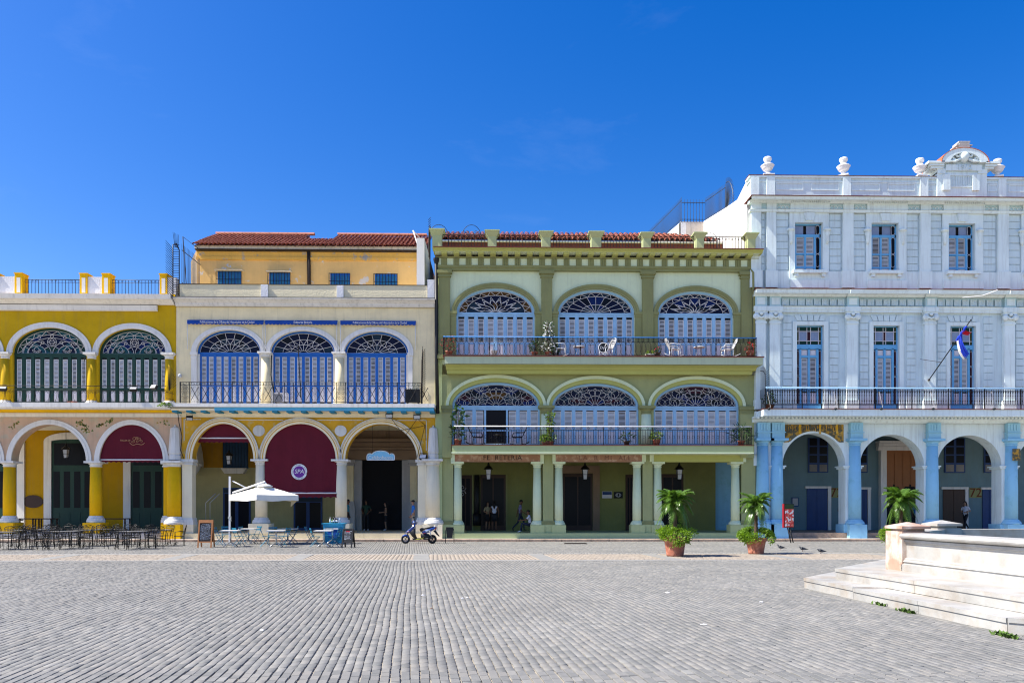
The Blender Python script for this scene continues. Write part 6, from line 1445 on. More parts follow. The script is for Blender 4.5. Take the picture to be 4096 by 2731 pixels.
def plant(name, x, y, z, label, h, spread, n, leaf=.09, lm='dark_leaf', potr=.14, poth=.24, pm='terracotta', flowers=None, nf=0, seed=1, group='balcony plants', shape='bush', fat=.3):
    e = empty(name, (x, y, z), 0, label, 'plant', group); rr = random.Random(seed)
    if potr: MB().lathe([(potr*.72,0), (potr*.95,poth*.8), (potr*1.06,poth*.82), (potr*1.06,poth), (potr*.9,poth), (.01,poth-.03)], 0, 0, 0, 14).obj('pot', pm, e)
    q = MB(); fq = MB(); st = MB()
    for i in range(max(3, n//40)):
        a = rr.random()*6.28; st.tube([(0,0,poth*.8), (spread*.3*math.cos(a), spread*.3*math.sin(a), poth+h*.4), (spread*.7*math.cos(a)*rr.random(), spread*.7*math.sin(a)*rr.random(), poth+h*(.6+.4*rr.random()))], .012, 4)
    st.obj('stem', 'bark', e, kind='stuff')
    for i in range(n+nf):
        a = rr.random()*6.28; t = rr.random()
        if shape == 'bush': rad = spread*math.sqrt(rr.random())*math.sin(PI*min(1,.15+.8*t))**.6
        elif shape == 'climb': rad = spread*(.25+.75*rr.random())*(.6+.5*math.sin(t*9+seed)**2)*(1.4 if t < .25 else .8)
        else: rad = spread*rr.random()*t
        c = Vector((rad*math.cos(a), rad*math.sin(a), poth*.9+h*t))
        o = Vector((math.cos(a)+rr.gauss(0,.5), math.sin(a)+rr.gauss(0,.5), rr.gauss(.3,.6))).normalized(); s = o.cross(Vector((rr.gauss(0,1), rr.gauss(0,1), rr.gauss(0,1)))).normalized(); l = leaf*(.6+.8*rr.random())
        (fq if i >= n else q).add([c, c+o*l*.45+s*l*fat, c+o*l, c+o*l*.45-s*l*fat], [(0,1,2,3)])
    q.obj('foliage', lm, e, kind='stuff')
    if nf: fq.obj('flowers', flowers, e, kind='stuff')
    return e
yb2 = -.7
def on2(px): return (X(px,yb2), yb2, Z(1424.5,2380,-.95))
def on1(px): return (X(px,yb2), yb2, Z(1779,2380,-.95))
plant('potted_plant', *on2(1796), 'potted plant with red flowers at the left end of the upper green balcony', .8, .5, 130, flowers='red_flower', nf=90, potr=.2, poth=.28, seed=1, leaf=.07)
plant('potted_plant', *on2(2139), 'small dark bush in a terracotta pot left of the white-flowered climber', .6, .28, 260, potr=.17, poth=.26, seed=2, lm='dark_leaf')
plant('flowering_climber', *on2(2193), 'tall climber with white flowers before the upper green balcony pilaster', 1.55, .34, 420, flowers='white_flower', nf=330, potr=.18, poth=.26, seed=3, shape='climb', leaf=.1)
plant('potted_plant', *on2(2222), 'dark leafy plant in a black pot right of the white-flowered climber', .45, .2, 160, potr=.18, poth=.2, pm='black_plastic', seed=4)
plant('potted_plant', *on2(2600), 'low pale planter with yellow-green leaves on the upper green balcony', .2, .2, 90, lm='bright_leaf', potr=.24, poth=.14, pm='white_pot', seed=5)
plant('potted_plant', *on2(2630), 'small dark pot with sparse red flowers on the upper green balcony', .35, .2, 60, flowers='red_flower', nf=14, potr=.17, poth=.24, pm='bark', seed=6)
plant('potted_plant', *on2(3000), 'potted plant with crimson flowers at the right end of the upper green balcony', .5, .26, 110, flowers='red_flower', nf=90, potr=.2, poth=.32, seed=7, leaf=.08)
e = empty('empty_pot', on2(1977), 0, 'empty white conical pot on the upper green balcony', 'pot'); MB().lathe([(.1,0), (.17,.3), (.18,.31), (.16,.31), (.01,.28)], 0, 0, 0, 14).obj('pot', 'white_pot', e)
plant('rubber_plant', *on1(1832), 'tall rubber plant in a red pot at the left end of the lower green balcony', 1.75, .36, 120, leaf=.26, potr=.2, poth=.3, seed=8, shape='climb', fat=.22)
plant('climbing_plant', *on1(2200), 'tall bright green climber before the lower green balcony column', 1.5, .3, 420, lm='bright_leaf', potr=.2, poth=.2, seed=9, shape='climb', leaf=.11)
plant('bushy_plant', *on1(2183), 'round yellow-green bush below the climber on the lower green balcony', .42, .33, 420, lm='fern', potr=.2, poth=.15, seed=10, leaf=.07)
plant('potted_plant', *on1(2507), 'dark spiky potted plant on the lower green balcony, middle bay', .42, .32, 70, leaf=.22, potr=.16, poth=.22, pm='bark', seed=11, fat=.1)
plant('potted_plant', *on1(2626), 'leafy plant in a terracotta pot by the right lower green balcony column', .4, .34, 120, lm='bright_leaf', leaf=.16, potr=.2, poth=.3, seed=12, fat=.2)
plant('spiky_plant', *on1(2965), 'large dark spiky plant at the right end of the lower green balcony', .75, .5, 130, leaf=.34, potr=.18, poth=.25, seed=13, fat=.07)
plant('potted_plant', X(3078,-.7), -.7, Z(1635,3078,-1.0), 'dark bush in a pot at the left end of the blue balcony', .7, .33, 260, potr=.24, poth=.25, pm='bark', seed=14)
e = empty('flower_box', (X(288,-.5), -.5, Z(1619,300,-.9)), 0, 'small red box on the yellow balcony floor', 'box'); MB().box(-.2, .2, -.1, .1, 0, .2).box(-.22, .22, -.12, .12, .2, .23).obj('box', 'terracotta', e)
plant('creeper', X(665,-.9), -.9, Z(1628,665,-.9), 'green creeper spilling over the right end of the yellow balcony', .2, .35, 160, lm='bright_leaf', potr=0, poth=0, seed=15, leaf=.1)
# ------------------------------------------------------------------ wrought-iron cafe furniture before the yellow house
mat('glass_top', (.55,.55,.56), .12, .1, 3, spec=.6)
ic = empty('iron_chair', (0,0,0), 0, 'x', 'chair', 'black wrought-iron chairs before the yellow house')
q = MB(); q.tube([(-.2,-.2,.44), (.2,-.2,.44), (.2,.2,.44), (-.2,.2,.44)], .011, 5, closed=True)
for k in range(7): q.box(-.2+.4*k/6-.012, -.2+.4*k/6+.012, -.2, .2, .436, .444)
q.obj('seat', 'iron', ic)
for sx in (-1, 1):
    MB().tube([(sx*.2,.2,0), (sx*.19,.18,.44), (sx*.205,.23,.7), (sx*.2,.28,.86)], .011, 5).obj('back_leg', 'iron', ic)
    q = MB(); q.tube([(sx*.2,-.23,.0), (sx*.205,-.17,.14), (sx*.2,-.2,.44)], .011, 5); q.tube([(sx*.2, -.15+.07*(1-.06*i)*math.cos(i*.6), .1+.07*(1-.06*i)*math.sin(i*.6)) for i in range(12)], .008, 4); q.obj('front_leg', 'iron', ic)
    q = MB(); q.tube([(sx*.2,.22,.64), (sx*.24,.0,.66), (sx*.23,-.18,.63), (sx*.21,-.2,.55), (sx*.2,-.19,.44)], .010, 5); q.obj('arm', 'iron', ic)
q = MB(); q.tube([(-.2,.28,.86), (-.12,.285,.93), (0,.29,.955), (.12,.285,.93), (.2,.28,.86)], .011, 5); q.tube([(-.2,.27,.82), (.2,.27,.82)], .009, 4); q.tube([(-.2,.215,.52), (.2,.215,.52)], .009, 4)
for k in range(6): q.tube([(-.15+.06*k,.217,.52), (-.15+.06*k,.27,.82)], .007, 4)
for s in (-1, 1): q.tube([(s*.07+s*.06*(1-.07*i)*math.cos(i*.6), .283, .875+.05*(1-.07*i)*math.sin(i*.6)) for i in range(11)], .007, 4)
q.obj('backrest', 'iron', ic)
it = empty('iron_table', (0,0,0), 0, 'x', 'table', 'iron cafe tables before the yellow house')
MB().box(-.62, .62, -.4, .4, .715, .735).obj('top', 'glass_top', it)
MB().tube([(-.63,-.41,.725), (.63,-.41,.725), (.63,.41,.725), (-.63,.41,.725)], .016, 5, closed=True).obj('rim', 'iron', it)
for sx in (-1, 1):
    for sy in (-1, 1):
        q = MB(); q.tube([(sx*.56,sy*.34,0), (sx*.52,sy*.3,.35), (sx*.57,sy*.35,.71)], .014, 5); q.tube([(sx*.47+.07*(1-.06*i)*math.cos(i*.6), sy*.3, .1+.07*(1-.06*i)*math.sin(i*.6)) for i in range(12)], .008, 4); q.obj('leg', 'iron', it)
MB().tube([(-.52,-.3,.3), (.52,.3,.3)], .010, 4).tube([(-.52,.3,.3), (.52,-.3,.3)], .010, 4).obj('stretcher', 'iron', it)
rr = random.Random(11); first = [True, True]
TB = [(-12,2199,1,'black iron table at the left picture edge'), (92,2186,1.0,'black iron table left of the middle yellow column, nearest the left edge'), (234,2196,1.0,'bright-topped iron table left of the middle yellow column, front row'), (322,2185,.95,'bright-topped iron table right beside the middle yellow column'), (190,2178,1.0,'shaded iron table in the back row before the left yellow arch'), (513,2196,1.0,'bright-topped iron table in the front row before the right yellow arch'), (597,2184,1.25,'long bright-topped iron table nearest the yellow corner pier'), (425,2179,1.0,'shaded iron table in the back row right of the middle yellow column')]
cn = 0
for i, (px, py, s, lb) in enumerate(TB):
    x, y = G(px, py); y += .35; rz = rr.gauss(0,.12)
    if first[0]: it.location = (x, y, 0); it.rotation_euler = (0,0,rz); it['label'] = lb; first[0] = False; t = it
    else: t = dup(it, (x, y, 0), rz, lb)
    t.scale = (s, 1, 1)
    spots = [(-.95*s,0,PI/2+0), (.95*s,0,-PI/2), (-.33,.72,PI*0), (.33,.74,0), (.1,-.78,PI)]
    if i in (2, 6): spots.append((-.5,-.8,PI))
    for j, (dx, dy, a) in enumerate(spots):
        c, n = math.cos(rz), math.sin(rz); loc = (x+dx*c-dy*n+rr.gauss(0,.05), y+dx*n+dy*c+rr.gauss(0,.05), 0); ra = rz+a+rr.gauss(0,.22)
        ra = {0: PI/2, 1: -PI/2, 2: 0, 3: 0}.get(j, PI)+rz+rr.gauss(0,.25)
        where = ('at the left end of the ', 'at the right end of the ', 'behind the left half of the ', 'behind the right half of the ', 'in front of the ', 'in front of the left end of the ')[j]
        lab = 'iron chair '+where+lb.replace('black iron ', '').replace('bright-topped iron ', 'bright ').replace('shaded iron ', 'shaded ').replace('long bright-topped ', 'long ')
        lab = ' '.join(lab.split()[:16])
        if first[1]: ic.location = loc; ic.rotation_euler = (0,0,ra); ic['label'] = lab; first[1] = False
        else: dup(ic, loc, ra, lab)
# dark tables in the shade of the yellow arcade
for i, (px, w_, lb) in enumerate(((105,1.2,'left'), (185,1.0,'middle'), (460,1.5,'right'))):
    e = empty('arcade_table', (X(px,2.2), 2.2, .4), 0, 'dark wooden table in the shade of the yellow arcade, %s of three' % lb, 'table', 'dark tables in the yellow arcade')
    MB().box(-w_/2, w_/2, -.35, .35, .7, .75).obj('top', 'dark_door', e)
    for sx in (-1, 1):
        for sy in (-1, 1): MB().box(sx*(w_/2-.08)-.03, sx*(w_/2-.08)+.03, sy*.28-.03, sy*.28+.03, 0, .7).obj('leg', 'dark_door', e)
# ------------------------------------------------------------------ blue folding furniture before the cream house
fc = empty('folding_chair', (0,0,0), 0, 'x', 'chair', 'teal folding chairs before the cream house')
for sx in (-1, 1):
    MB().tube([(sx*.19,-.2,0), (sx*.19,.02,.3), (sx*.18,.17,.62), (sx*.175,.24,.84)], .012, 4).obj('long_leg', 'cafe_blue', fc); MB().tube([(sx*.165,.24,0), (sx*.165,-.17,.45)], .012, 4).obj('short_leg', 'cafe_blue', fc)
for k in range(6): MB().box(-.2, .2, -.19+.06*k, -.14+.06*k, .445, .46).obj('seat_slat', 'cafe_blue', fc)
for z, y in ((.67,.185), (.79,.225)): MB().box(-.2, .2, y-.006, y+.012, z-.035, z+.035).obj('back_slat', 'cafe_blue', fc)
ft = empty('bistro_table', (0,0,0), 0, 'x', 'table', 'square bistro tables before the cream house')
MB().box(-.38, .38, -.38, .38, .7, .735).obj('top', 'table_top', ft); MB().tube([(0,0,.2), (0,0,.7)], .04, 8).obj('pedestal', 'steel', ft)
for k in range(4): a = PI/4+k*PI/2; MB().tube([(0,0,.22), (.2*math.cos(a), .2*math.sin(a), .12), (.36*math.cos(a), .36*math.sin(a), .015)], .02, 5).obj('foot', 'steel', ft)
TL = [(922,2186,.1,'bistro table left of the parasol pole foot, before it'), (994,2174,.0,'bistro table behind the parasol, nearest the left cream column'), (1105,2187,.15,'bistro table under the right side of the parasol, in front'), (1151,2174,-.1,'bistro table in the shade left of the blue bar cart'), (1295,2187,.05,'bistro table left of the small blackboard, in front'), (1330,2175,.1,'bistro table directly before the blue bar cart')]
for i, (px, py, rz, lb) in enumerate(TL):
    x, y = G(px, py)
    if i == 0: ft.location = (x, y, 0); ft.rotation_euler = (0,0,rz); ft['label'] = lb
    else: dup(ft, (x, y, 0), rz, lb)
CL = [(905,2173,.4,'just left of the parasol pole'), (955,2183,PI*.75,'right of the parasol pole, in front'), (981,2175,PI*.45,'right of the pole, half hidden by another chair'), (1021,2172,-.7,'sunlit, facing the left cream column'), (1063,2185,PI*.6,'left of the table under the parasol, in front'), (1090,2178,.2,'behind the table under the parasol'), (1137,2183,-PI*.6,'right of the table under the parasol'), (1172,2172,-PI*.4,'with bright backrest, rightmost under the burgundy awning'), (1241,2175,PI*.5,'dark, left of the blackboard tables'), (1262,2186,PI*.62,'bright, left of the table by the small blackboard'), (1314,2178,.1,'behind the table by the small blackboard'), (1340,2186,-PI*.55,'between the front table and the blue bar cart'), (1358,2175,-PI*.5,'right before the blue bar cart, beside the blackboard'), (880,2180,PI*.5,'leftmost, at the table left of the pole')]
for i, (px, py, rz, lb) in enumerate(CL):
    x, y = G(px, py); lb = 'teal folding chair '+lb
    if i == 0: fc.location = (x, y, 0); fc.rotation_euler = (0,0,rz); fc['label'] = lb
    else: dup(fc, (x, y, 0), rz, lb)
# parasol
x, y = G(919, 2175); s = (y-CAMY)*CA/F
pa = empty('cantilever_parasol', (x, y, 0), 0, 'white cantilever parasol on a white pole before the cream house', 'parasol')
MB().box(-.5, .5, -.5, .5, 0, .06).obj('base', 'steel', pa)
MB().box(-.035, .035, -.05, .05, .06, 3.22).obj('pole', 'white_metal', pa); MB().box(-.06, .07, -.07, .07, 1.2, 1.32).tube([(.06,-.05,1.26), (.1,-.08,1.1)], .015, 5).obj('crank', 'steel', pa)
def pp(cx, cy): return ((760+cx*.2104-919.5)*s, 0, (2174.6-(1880+cy*.2104))*s)
a0, a1, a2 = pp(810,430), pp(1425,222), pp(1418,300)
MB().tube([a0, a1, (a1[0]+.03, 0, a1[2]-.06), a2], .045, 6).obj('arm', 'white_metal', pa); MB().tube([pp(810,210), pp(1080,345)], .028, 6).obj('strut', 'white_metal', pa)
cx0 = a2[0]; za, zr = a2[2]-.04, pp(0,478)[2]; zv = pp(0,585)[2]; hw = 2.2
cor = [(cx0-hw*.71*1.05, -.15), (cx0+.05, -hw*.71*.95), (cx0+hw*.71*1.0, .1), (cx0-.05, hw*.71)]
q = MB(); n = 6; rim = []
for k in range(4):
    (ax, ay), (bx_, by_) = cor[k], cor[(k+1) % 4]
    for i in range(n): t = i/n; sag = .05*math.sin(PI*t); rim.append((ax+(bx_-ax)*t, ay+(by_-ay)*t, zr-sag*.2+.0, i == 0))
m = len(rim); rings = 5; vs = []
for j in range(rings+1):
    t = .12+.88*j/rings
    for (ex, ey, ez, c) in rim: vs.append((cx0+(ex-cx0)*t, ey*t, za+(ez-za)*(t-.12)/.88-(0 if c else .05*math.sin(PI*t)*1.0)))
q.smooth = True
q.add(vs, [(j*m+i, (j+1)*m+i, (j+1)*m+(i+1) % m, j*m+(i+1) % m) for j in range(rings) for i in range(m)])
q.add([(v[0], v[1], v[2]-.012) for v in vs], [(j*m+i, j*m+(i+1) % m, (j+1)*m+(i+1) % m, (j+1)*m+i) for j in range(rings) for i in range(m)]); q.obj('canopy', 'canvas', pa)
q = MB(); q.add([(a_, b_, c_) for a_, b_, c_, _ in rim]+[(a_*1+.01*math.sin(i*2.1), b_+.02*math.sin(i*1.7), zv+.03*math.sin(i*1.3)) for i, (a_, b_, c_, _) in enumerate(rim)], [(i, i+m, (i+1) % m+m, (i+1) % m) for i in range(m)]); q.obj('valance', 'canvas', pa)
MB().lathe([(.02,0), (.34,.0), (.36,.05), (.2,.12), (.05,.14)], cx0, 0, za-.02, 14).obj('vent_cap', 'canvas', pa)
for k in range(4): MB().tube([(cx0,0,za-.1), (cor[k][0]*.98+cx0*.02, cor[k][1]*.98, zr-.06)], .014, 4).obj('rib', 'white_metal', pa)
MB().add([(cor[2][0]-.3, cor[2][1]-.2, zv+.02), (cor[2][0]-.05, cor[2][1], zv+.02), (cor[2][0]-.32, cor[2][1]-.2, zv-.3)], [(0,1,2)]).obj('loose_flap', 'canvas_tan', pa); mat('canvas_tan', (.6,.43,.22), .9)
# handrails in the arcade
for px, lb in ((765,'left'), (782,'right')):
    e = empty('folded_pole', (X(px+5,1.5), 1.5, .4), 0, 'thin bent metal pole inside the left cream arch, %s of two' % lb, 'pole', 'bent poles in the cream arcade', world=True)
    MB().tube([(X(px+58,1.5), 1.5, .4), (X(px+58,1.5), 1.5, Z(2010,820,1.5)), (X(px+97,1.5), 1.5, Z(1973,860,1.5))], .02, 6).obj('pole', 'steel', e)
# blackboards
def a_board(px, py, w_, h, fm, label, name, rz, wheels=True):
    x, y = G(px, py); e = empty(name, (x, y+.2, 0), rz, label, 'blackboard'); th = .13
    for sy in (-1, 1):
        q = MB(); fr = .06
        def P(x_, z_, d): return (x_, sy*(.28*(1-z_/h)+.02+d), z_)
        def bar(x0, x1, z0, z1, d0=0, d1=.03): q.add([P(a_, b_, d_) for d_ in (d0, d1) for a_, b_ in ((x0,z0), (x1,z0), (x1,z1), (x0,z1))], [(0,1,2,3), (4,7,6,5), (0,4,5,1), (1,5,6,2), (2,6,7,3), (3,7,4,0)] if sy < 0 else [(3,2,1,0), (5,6,7,4), (1,5,4,0), (2,6,5,1), (3,7,6,2), (0,4,7,3)])
        bar(-w_/2, -w_/2+fr, 0, h); bar(w_/2-fr, w_/2, 0, h); bar(-w_/2+fr, w_/2-fr, h-.13 if wheels else h-.05, h); bar(-w_/2+fr, w_/2-fr, .22, .27); q.obj('frame', fm, e)
        q = MB(); bar(-w_/2+fr, w_/2-fr, .27, h-.13 if wheels else h-.05, .008, .016); q.obj('slate', 'chalk_board', e)
    q = MB(); rr = random.Random(px); z = h-.2 if wheels else h-.12
    while z > .33:
        xx = -w_/2+fr+.04
        while xx < w_/2-fr-.06:
            l = .02+rr.random()*.06; dz = rr.gauss(0,.006)+(xx*.12 if wheels else 0)
            yy = -(.28*(1-(z)/h)+.02+.036); q.add([(xx, yy, z+dz), (xx+l, yy, z+dz+rr.gauss(0,.008)), (xx+l, yy-.001, z+dz+.016), (xx, yy-.001, z+dz+.018)], [(0,1,2,3)]); xx += l+.012
        z -= .042+rr.random()*.012
    q.obj('chalk_writing', 'chalk', e, kind='stuff')
    if not wheels:
        MB().box(-.08, .08, -.1, -.095, h-.16, h-.1).obj('label', 'red_flower', e)
    return e
a_board(818, 2189, .6, 1.2, 'wood_frame', 'tall blackboard in an orange wooden frame beside the yellow pier', 'menu_board', .12)
a_board(1390, 2190, .47, .83, 'black_plastic', 'small black-framed blackboard right of the blue bar cart', 'menu_board', -.05, False)
# bar cart with bottles
x, y = G(1333, 2173); bc = empty('bar_cart', (x, y+.25, 0), 0, 'blue wooden bar cart with bottles on top before the middle cream column', 'cart')
mat('cart_blue', (.02,.25,.45), .6, .2, 5); mat('cart_dark', (.01,.10,.5), .6)
for k in range(6): MB().prism([(-.42-.07*k/5-.0, .1+.14*k), (.42+.07*k/5, .1+.14*k), (.42+.07*(k+1)/5, .1+.14*(k+1)-.008), (-.42-.07*(k+1)/5, .1+.14*(k+1)-.008)], -.25, .25).obj('board', 'cart_blue', bc)
MB().box(-.55, .55, -.32, .32, .94, .98).obj('top', 'cart_blue', bc); MB().box(-.44, .44, -.22, .22, .0, .1).obj('foot', 'cart_blue', bc)
MB().prism([(.0+.27*math.cos(2*PI*i/20), .5+.27*math.sin(2*PI*i/20)) for i in range(20)], -.27, -.251).obj('disc', 'cart_dark', bc)
mat('bottle_dark', (.02,.012,.006), .1, spec=.6); mat('bottle_clear', (.6,.62,.6), .1, spec=.6); mat('bottle_green', (.1,.3,.08), .1, spec=.6)
for i, (dx, dy, m, hh, lb) in enumerate(((-.2,0,'bottle_clear',.3,'clear bottle, leftmost on the blue bar cart'), (-.12,.1,'bottle_green',.22,'green bottle on the blue bar cart'), (-.02,-.05,'bottle_dark',.31,'brown bottle on the blue bar cart, left of three'), (.06,-.03,'bottle_dark',.32,'brown bottle on the blue bar cart, middle of three'), (.14,-.05,'bottle_dark',.32,'brown bottle on the blue bar cart, right of three'), (.27,0,'bottle_clear',.27,'clear bottle right of the brown bottles on the cart'))):
    e = empty('bottle', (x+dx, y+.25+dy, .981), 0, lb, 'bottle', 'bottles on the bar cart')
    MB().lathe([(.036,0), (.037,hh*.58), (.03,hh*.66), (.014,hh*.76), (.013,hh*.94)], 0, 0, 0, 10).obj('body', m, e); MB().lathe([(.015,hh*.94), (.015,hh)], 0, 0, 0, 8).obj('cap', 'steel', e); MB().lathe([(.0375,hh*.2), (.0375,hh*.45)], 0, 0, 0, 10).obj('label', 'paper', e)
# ------------------------------------------------------------------ scooter
mat('scooter_blue', (.006,.045,.26), .25, spec=.5, coat=.6); mat('rubber', (.018,.018,.018), .8); mat('scooter_red', (.5,.05,.03), .3); mat('scooter_yellow', (.5,.5,.05), .4); mat('scooter_pale', (.28,.36,.45), .3)
x, y = G(1674, 2173); sct = empty('scooter', (x, y, 0), .06, 'parked blue motor scooter with black seat beside the cream pier', 'scooter')
fx, rx, wr = -.62, .66, .215
for wx in (fx, rx):
    w_ = MB(); w_.tube([(wx+(wr-.05)*math.cos(t), 0, wr+(wr-.05)*math.sin(t)) for t in [2*PI*i/24 for i in range(24)]], .052, 8, closed=True); o = w_.obj('wheel', 'rubber', sct)
    q = MB(); q.tube([(wx+.125*math.cos(t), 0, wr+.125*math.sin(t)) for t in [2*PI*i/20 for i in range(20)]], .018, 5, closed=True)
    for k in range(6): q.tube([(wx,0,wr), (wx+.125*math.cos(k*PI/3+.2), 0, wr+.125*math.sin(k*PI/3+.2))], .014, 4)
    q.obj('rim', 'steel' if wx == fx else 'black_plastic', o)
def shell(name, pts, hw0, m, bev=.35):
    """side outline in XZ with a width that swells towards the middle"""
    c = (sum(p[0] for p in pts)/len(pts), sum(p[1] for p in pts)/len(pts)); q = MB(); q.smooth = True; n = len(pts); vs = []
    for k, (s_, yy) in enumerate(((.82,-1), (1,-.55), (1,.55), (.82,1))): vs += [(c[0]+(p[0]-c[0])*s_, yy*hw0, c[1]+(p[1]-c[1])*s_) for p in pts]
    fs = [list(range(n))[::-1], list(range(3*n, 4*n))]
    for r_ in range(3): fs += [(r_*n+i, r_*n+(i+1) % n, (r_+1)*n+(i+1) % n, (r_+1)*n+i) for i in range(n)]
    q.add(vs, fs); return q.obj(name, m, sct)
shell('front_fender', [(fx-.2,.3), (fx-.12,.42), (fx+.02,.46), (fx+.16,.4), (fx+.2,.26), (fx+.1,.34), (fx-.05,.37)], .075, 'scooter_blue')
MB().tube([(fx,-.07,wr), (fx+.12,-.06,.5), (fx+.2,-.04,.72)], .022, 6).obj('fork', 'black_plastic', sct)
shell('front_shield', [(-.62,.56), (-.52,.64), (-.34,.78), (-.2,.93), (-.14,.93), (-.2,.72), (-.36,.56), (-.52,.5)], .15, 'scooter_blue'); shell('leg_shield', [(-.44,.55), (-.22,.76), (-.16,.7), (-.14,.45), (-.06,.24), (-.16,.22), (-.3,.34)], .17, 'black_plastic')
shell('headlight', [(-.6,.56), (-.5,.62), (-.4,.64), (-.46,.55)], .155, 'scooter_pale'); shell('indicator', [(-.55,.575), (-.44,.62), (-.42,.59), (-.5,.555)], .16, 'scooter_red')
shell('handlebar_cowl', [(-.28,.96), (-.3,1.06), (-.22,1.12), (-.1,1.03), (-.08,.93), (-.16,.9)], .1, 'scooter_blue'); shell('dashboard', [(-.26,.98), (-.24,1.08), (-.16,1.05), (-.14,.98)], .105, 'scooter_pale')
for s_ in (-1, 1):
    MB().tube([(-.18,s_*.08,1.0), (-.12,s_*.22,1.02), (-.06,s_*.33,1.0)], .02, 6).obj('grip', 'black_plastic', sct); q = MB(); q.tube([(-.18,s_*.14,1.03), (-.2,s_*.2,1.2), (-.24,s_*.22,1.26)], .008, 4); q.lathe([(.02,0), (.06,.03), (.06,.06), (.02,.08)], -.25, s_*.22, 1.23, 10); q.obj('mirror', 'black_plastic', sct)
shell('floorboard', [(-.3,.26), (-.06,.27), (.1,.27), (.3,.34), (.32,.28), (.1,.19), (-.26,.18)], .16, 'black_plastic'); shell('stripe', [(-.18,.225), (.08,.245), (.3,.32), (.28,.28), (.08,.205), (-.16,.195)], .163, 'scooter_yellow')
shell('seat', [(.06,.66), (.06,.72), (.12,.76), (.3,.75), (.46,.79), (.72,.84), (.74,.8), (.56,.73), (.3,.68), (.18,.58), (.1,.58)], .13, 'black_plastic')
shell('tail_body', [(.16,.56), (.3,.66), (.5,.72), (.74,.8), (.86,.81), (.78,.7), (.6,.58), (.36,.48), (.2,.47)], .15, 'scooter_blue'); shell('side_panel', [(.28,.56), (.4,.65), (.62,.72), (.56,.62), (.4,.54)], .156, 'scooter_pale'); shell('side_flash', [(.2,.5), (.34,.52), (.42,.54), (.3,.48)], .157, 'scooter_red')
shell('engine_cover', [(.1,.46), (.3,.5), (.5,.46), (.6,.34), (.5,.2), (.3,.18), (.12,.24)], .13, 'black_plastic'); shell('tail_light', [(.76,.74), (.88,.8), (.86,.7), (.8,.66)], .09, 'scooter_red'); shell('rear_mudguard', [(.7,.62), (.82,.66), (.92,.5), (1.02,.36), (.98,.34), (.86,.44)], .06, 'black_plastic')
MB().tube([(.72,-.1,.84), (.9,-.08,.88), (.92,.08,.88), (.72,.1,.84)], .014, 5).obj('grab_rail', 'steel', sct); MB().tube([(.55,-.13,.62), (.62,-.1,.3)], .026, 6).obj('shock', 'steel', sct); MB().tube([(.3,-.16,.22), (.75,-.17,.3)], .04, 7).obj('exhaust', 'black_plastic', sct); MB().tube([(.05,.12,.2), (-.02,.2,.0)], .012, 4).obj('kickstand', 'steel', sct)
# ------------------------------------------------------------------ bin, drain cover, sign stand
x, y = G(1799, 2171); bn = empty('litter_bin', (x, y, 0), 0, 'black litter bin in a tube frame before the green pier', 'bin')
for s_ in (-1, 1): MB().tube([(s_*.21,0,0), (s_*.2,0,.6), (s_*.17,0,.72)], .018, 6).obj('leg', 'black_plastic', bn)
MB().prism([(-.13,.25), (.13,.25), (.17,.74), (-.17,.74)], -.13, .13).obj('bucket', 'black_plastic', bn); MB().box(-.18, .18, -.14, .14, .741, .78).obj('rim', 'black_plastic', bn); MB().tube([(-.2,0,.45), (.2,0,.45)], .012, 5).obj('axle', 'steel', bn)
x, y = G(2302, 2174); dc = empty('drain_cover', (x, y, 0), 0, 'flat black drain cover on the ground before the green arcade', 'cover'); MB().box(-.55, .55, -.16, .16, .0, .03).box(-.5, .5, -.12, .12, .03, .045).obj('plate', 'rust_iron', dc)
x, y = G(3156, 2170); ss = empty('advertising_stand', (x, y, 0), .1, 'tall red and white picture stand on two bars beside the blue columns', 'stand')
def pic_mat():
    m, t, b = nodes('picture_red'); L = t.links.new; g = N(t, 'ShaderNodeNewGeometry'); v = N(t, 'ShaderNodeTexVoronoi', Scale=13.0); L(g.outputs['Position'], v.inputs['Vector'])
    cr = N(t, 'ShaderNodeValToRGB'); cr.color_ramp.interpolation = 'CONSTANT'; L(v.outputs['Color'], cr.inputs[0]); e = cr.color_ramp.elements; e[0].color = (.6,.05,.04,1); e[1].position = .45; e[1].color = (.75,.7,.68,1)
    for p_, c_ in ((.3,(.7,.16,.1,1)), (.62,(.55,.03,.03,1)), (.85,(.6,.45,.4,1))): q_ = e.new(p_); q_.color = c_
    L(cr.outputs[0], b.inputs['Base Color'])
pic_mat(); mat('stand_red', (.3,.01,.02), .5)
MB().box(-.24, .24, -.03, .03, .75, 1.92).obj('panel', 'black_plastic', ss); MB().box(-.22, .22, -.038, -.031, .78, 1.66).obj('picture', 'picture_red', ss); MB().box(-.22, .22, -.037, -.0315, 1.67, 1.9).obj('picture_top', 'dark_leaf', ss); MB().box(-.29, -.242, -.03, .12, .75, 1.92).obj('side', 'stand_red', ss)
for s_ in (-1, 1): MB().tube([(s_*.06+.12,-.08,0), (s_*.06-.02,0,.75)], .028, 5).obj('leg', 'black_plastic', ss)
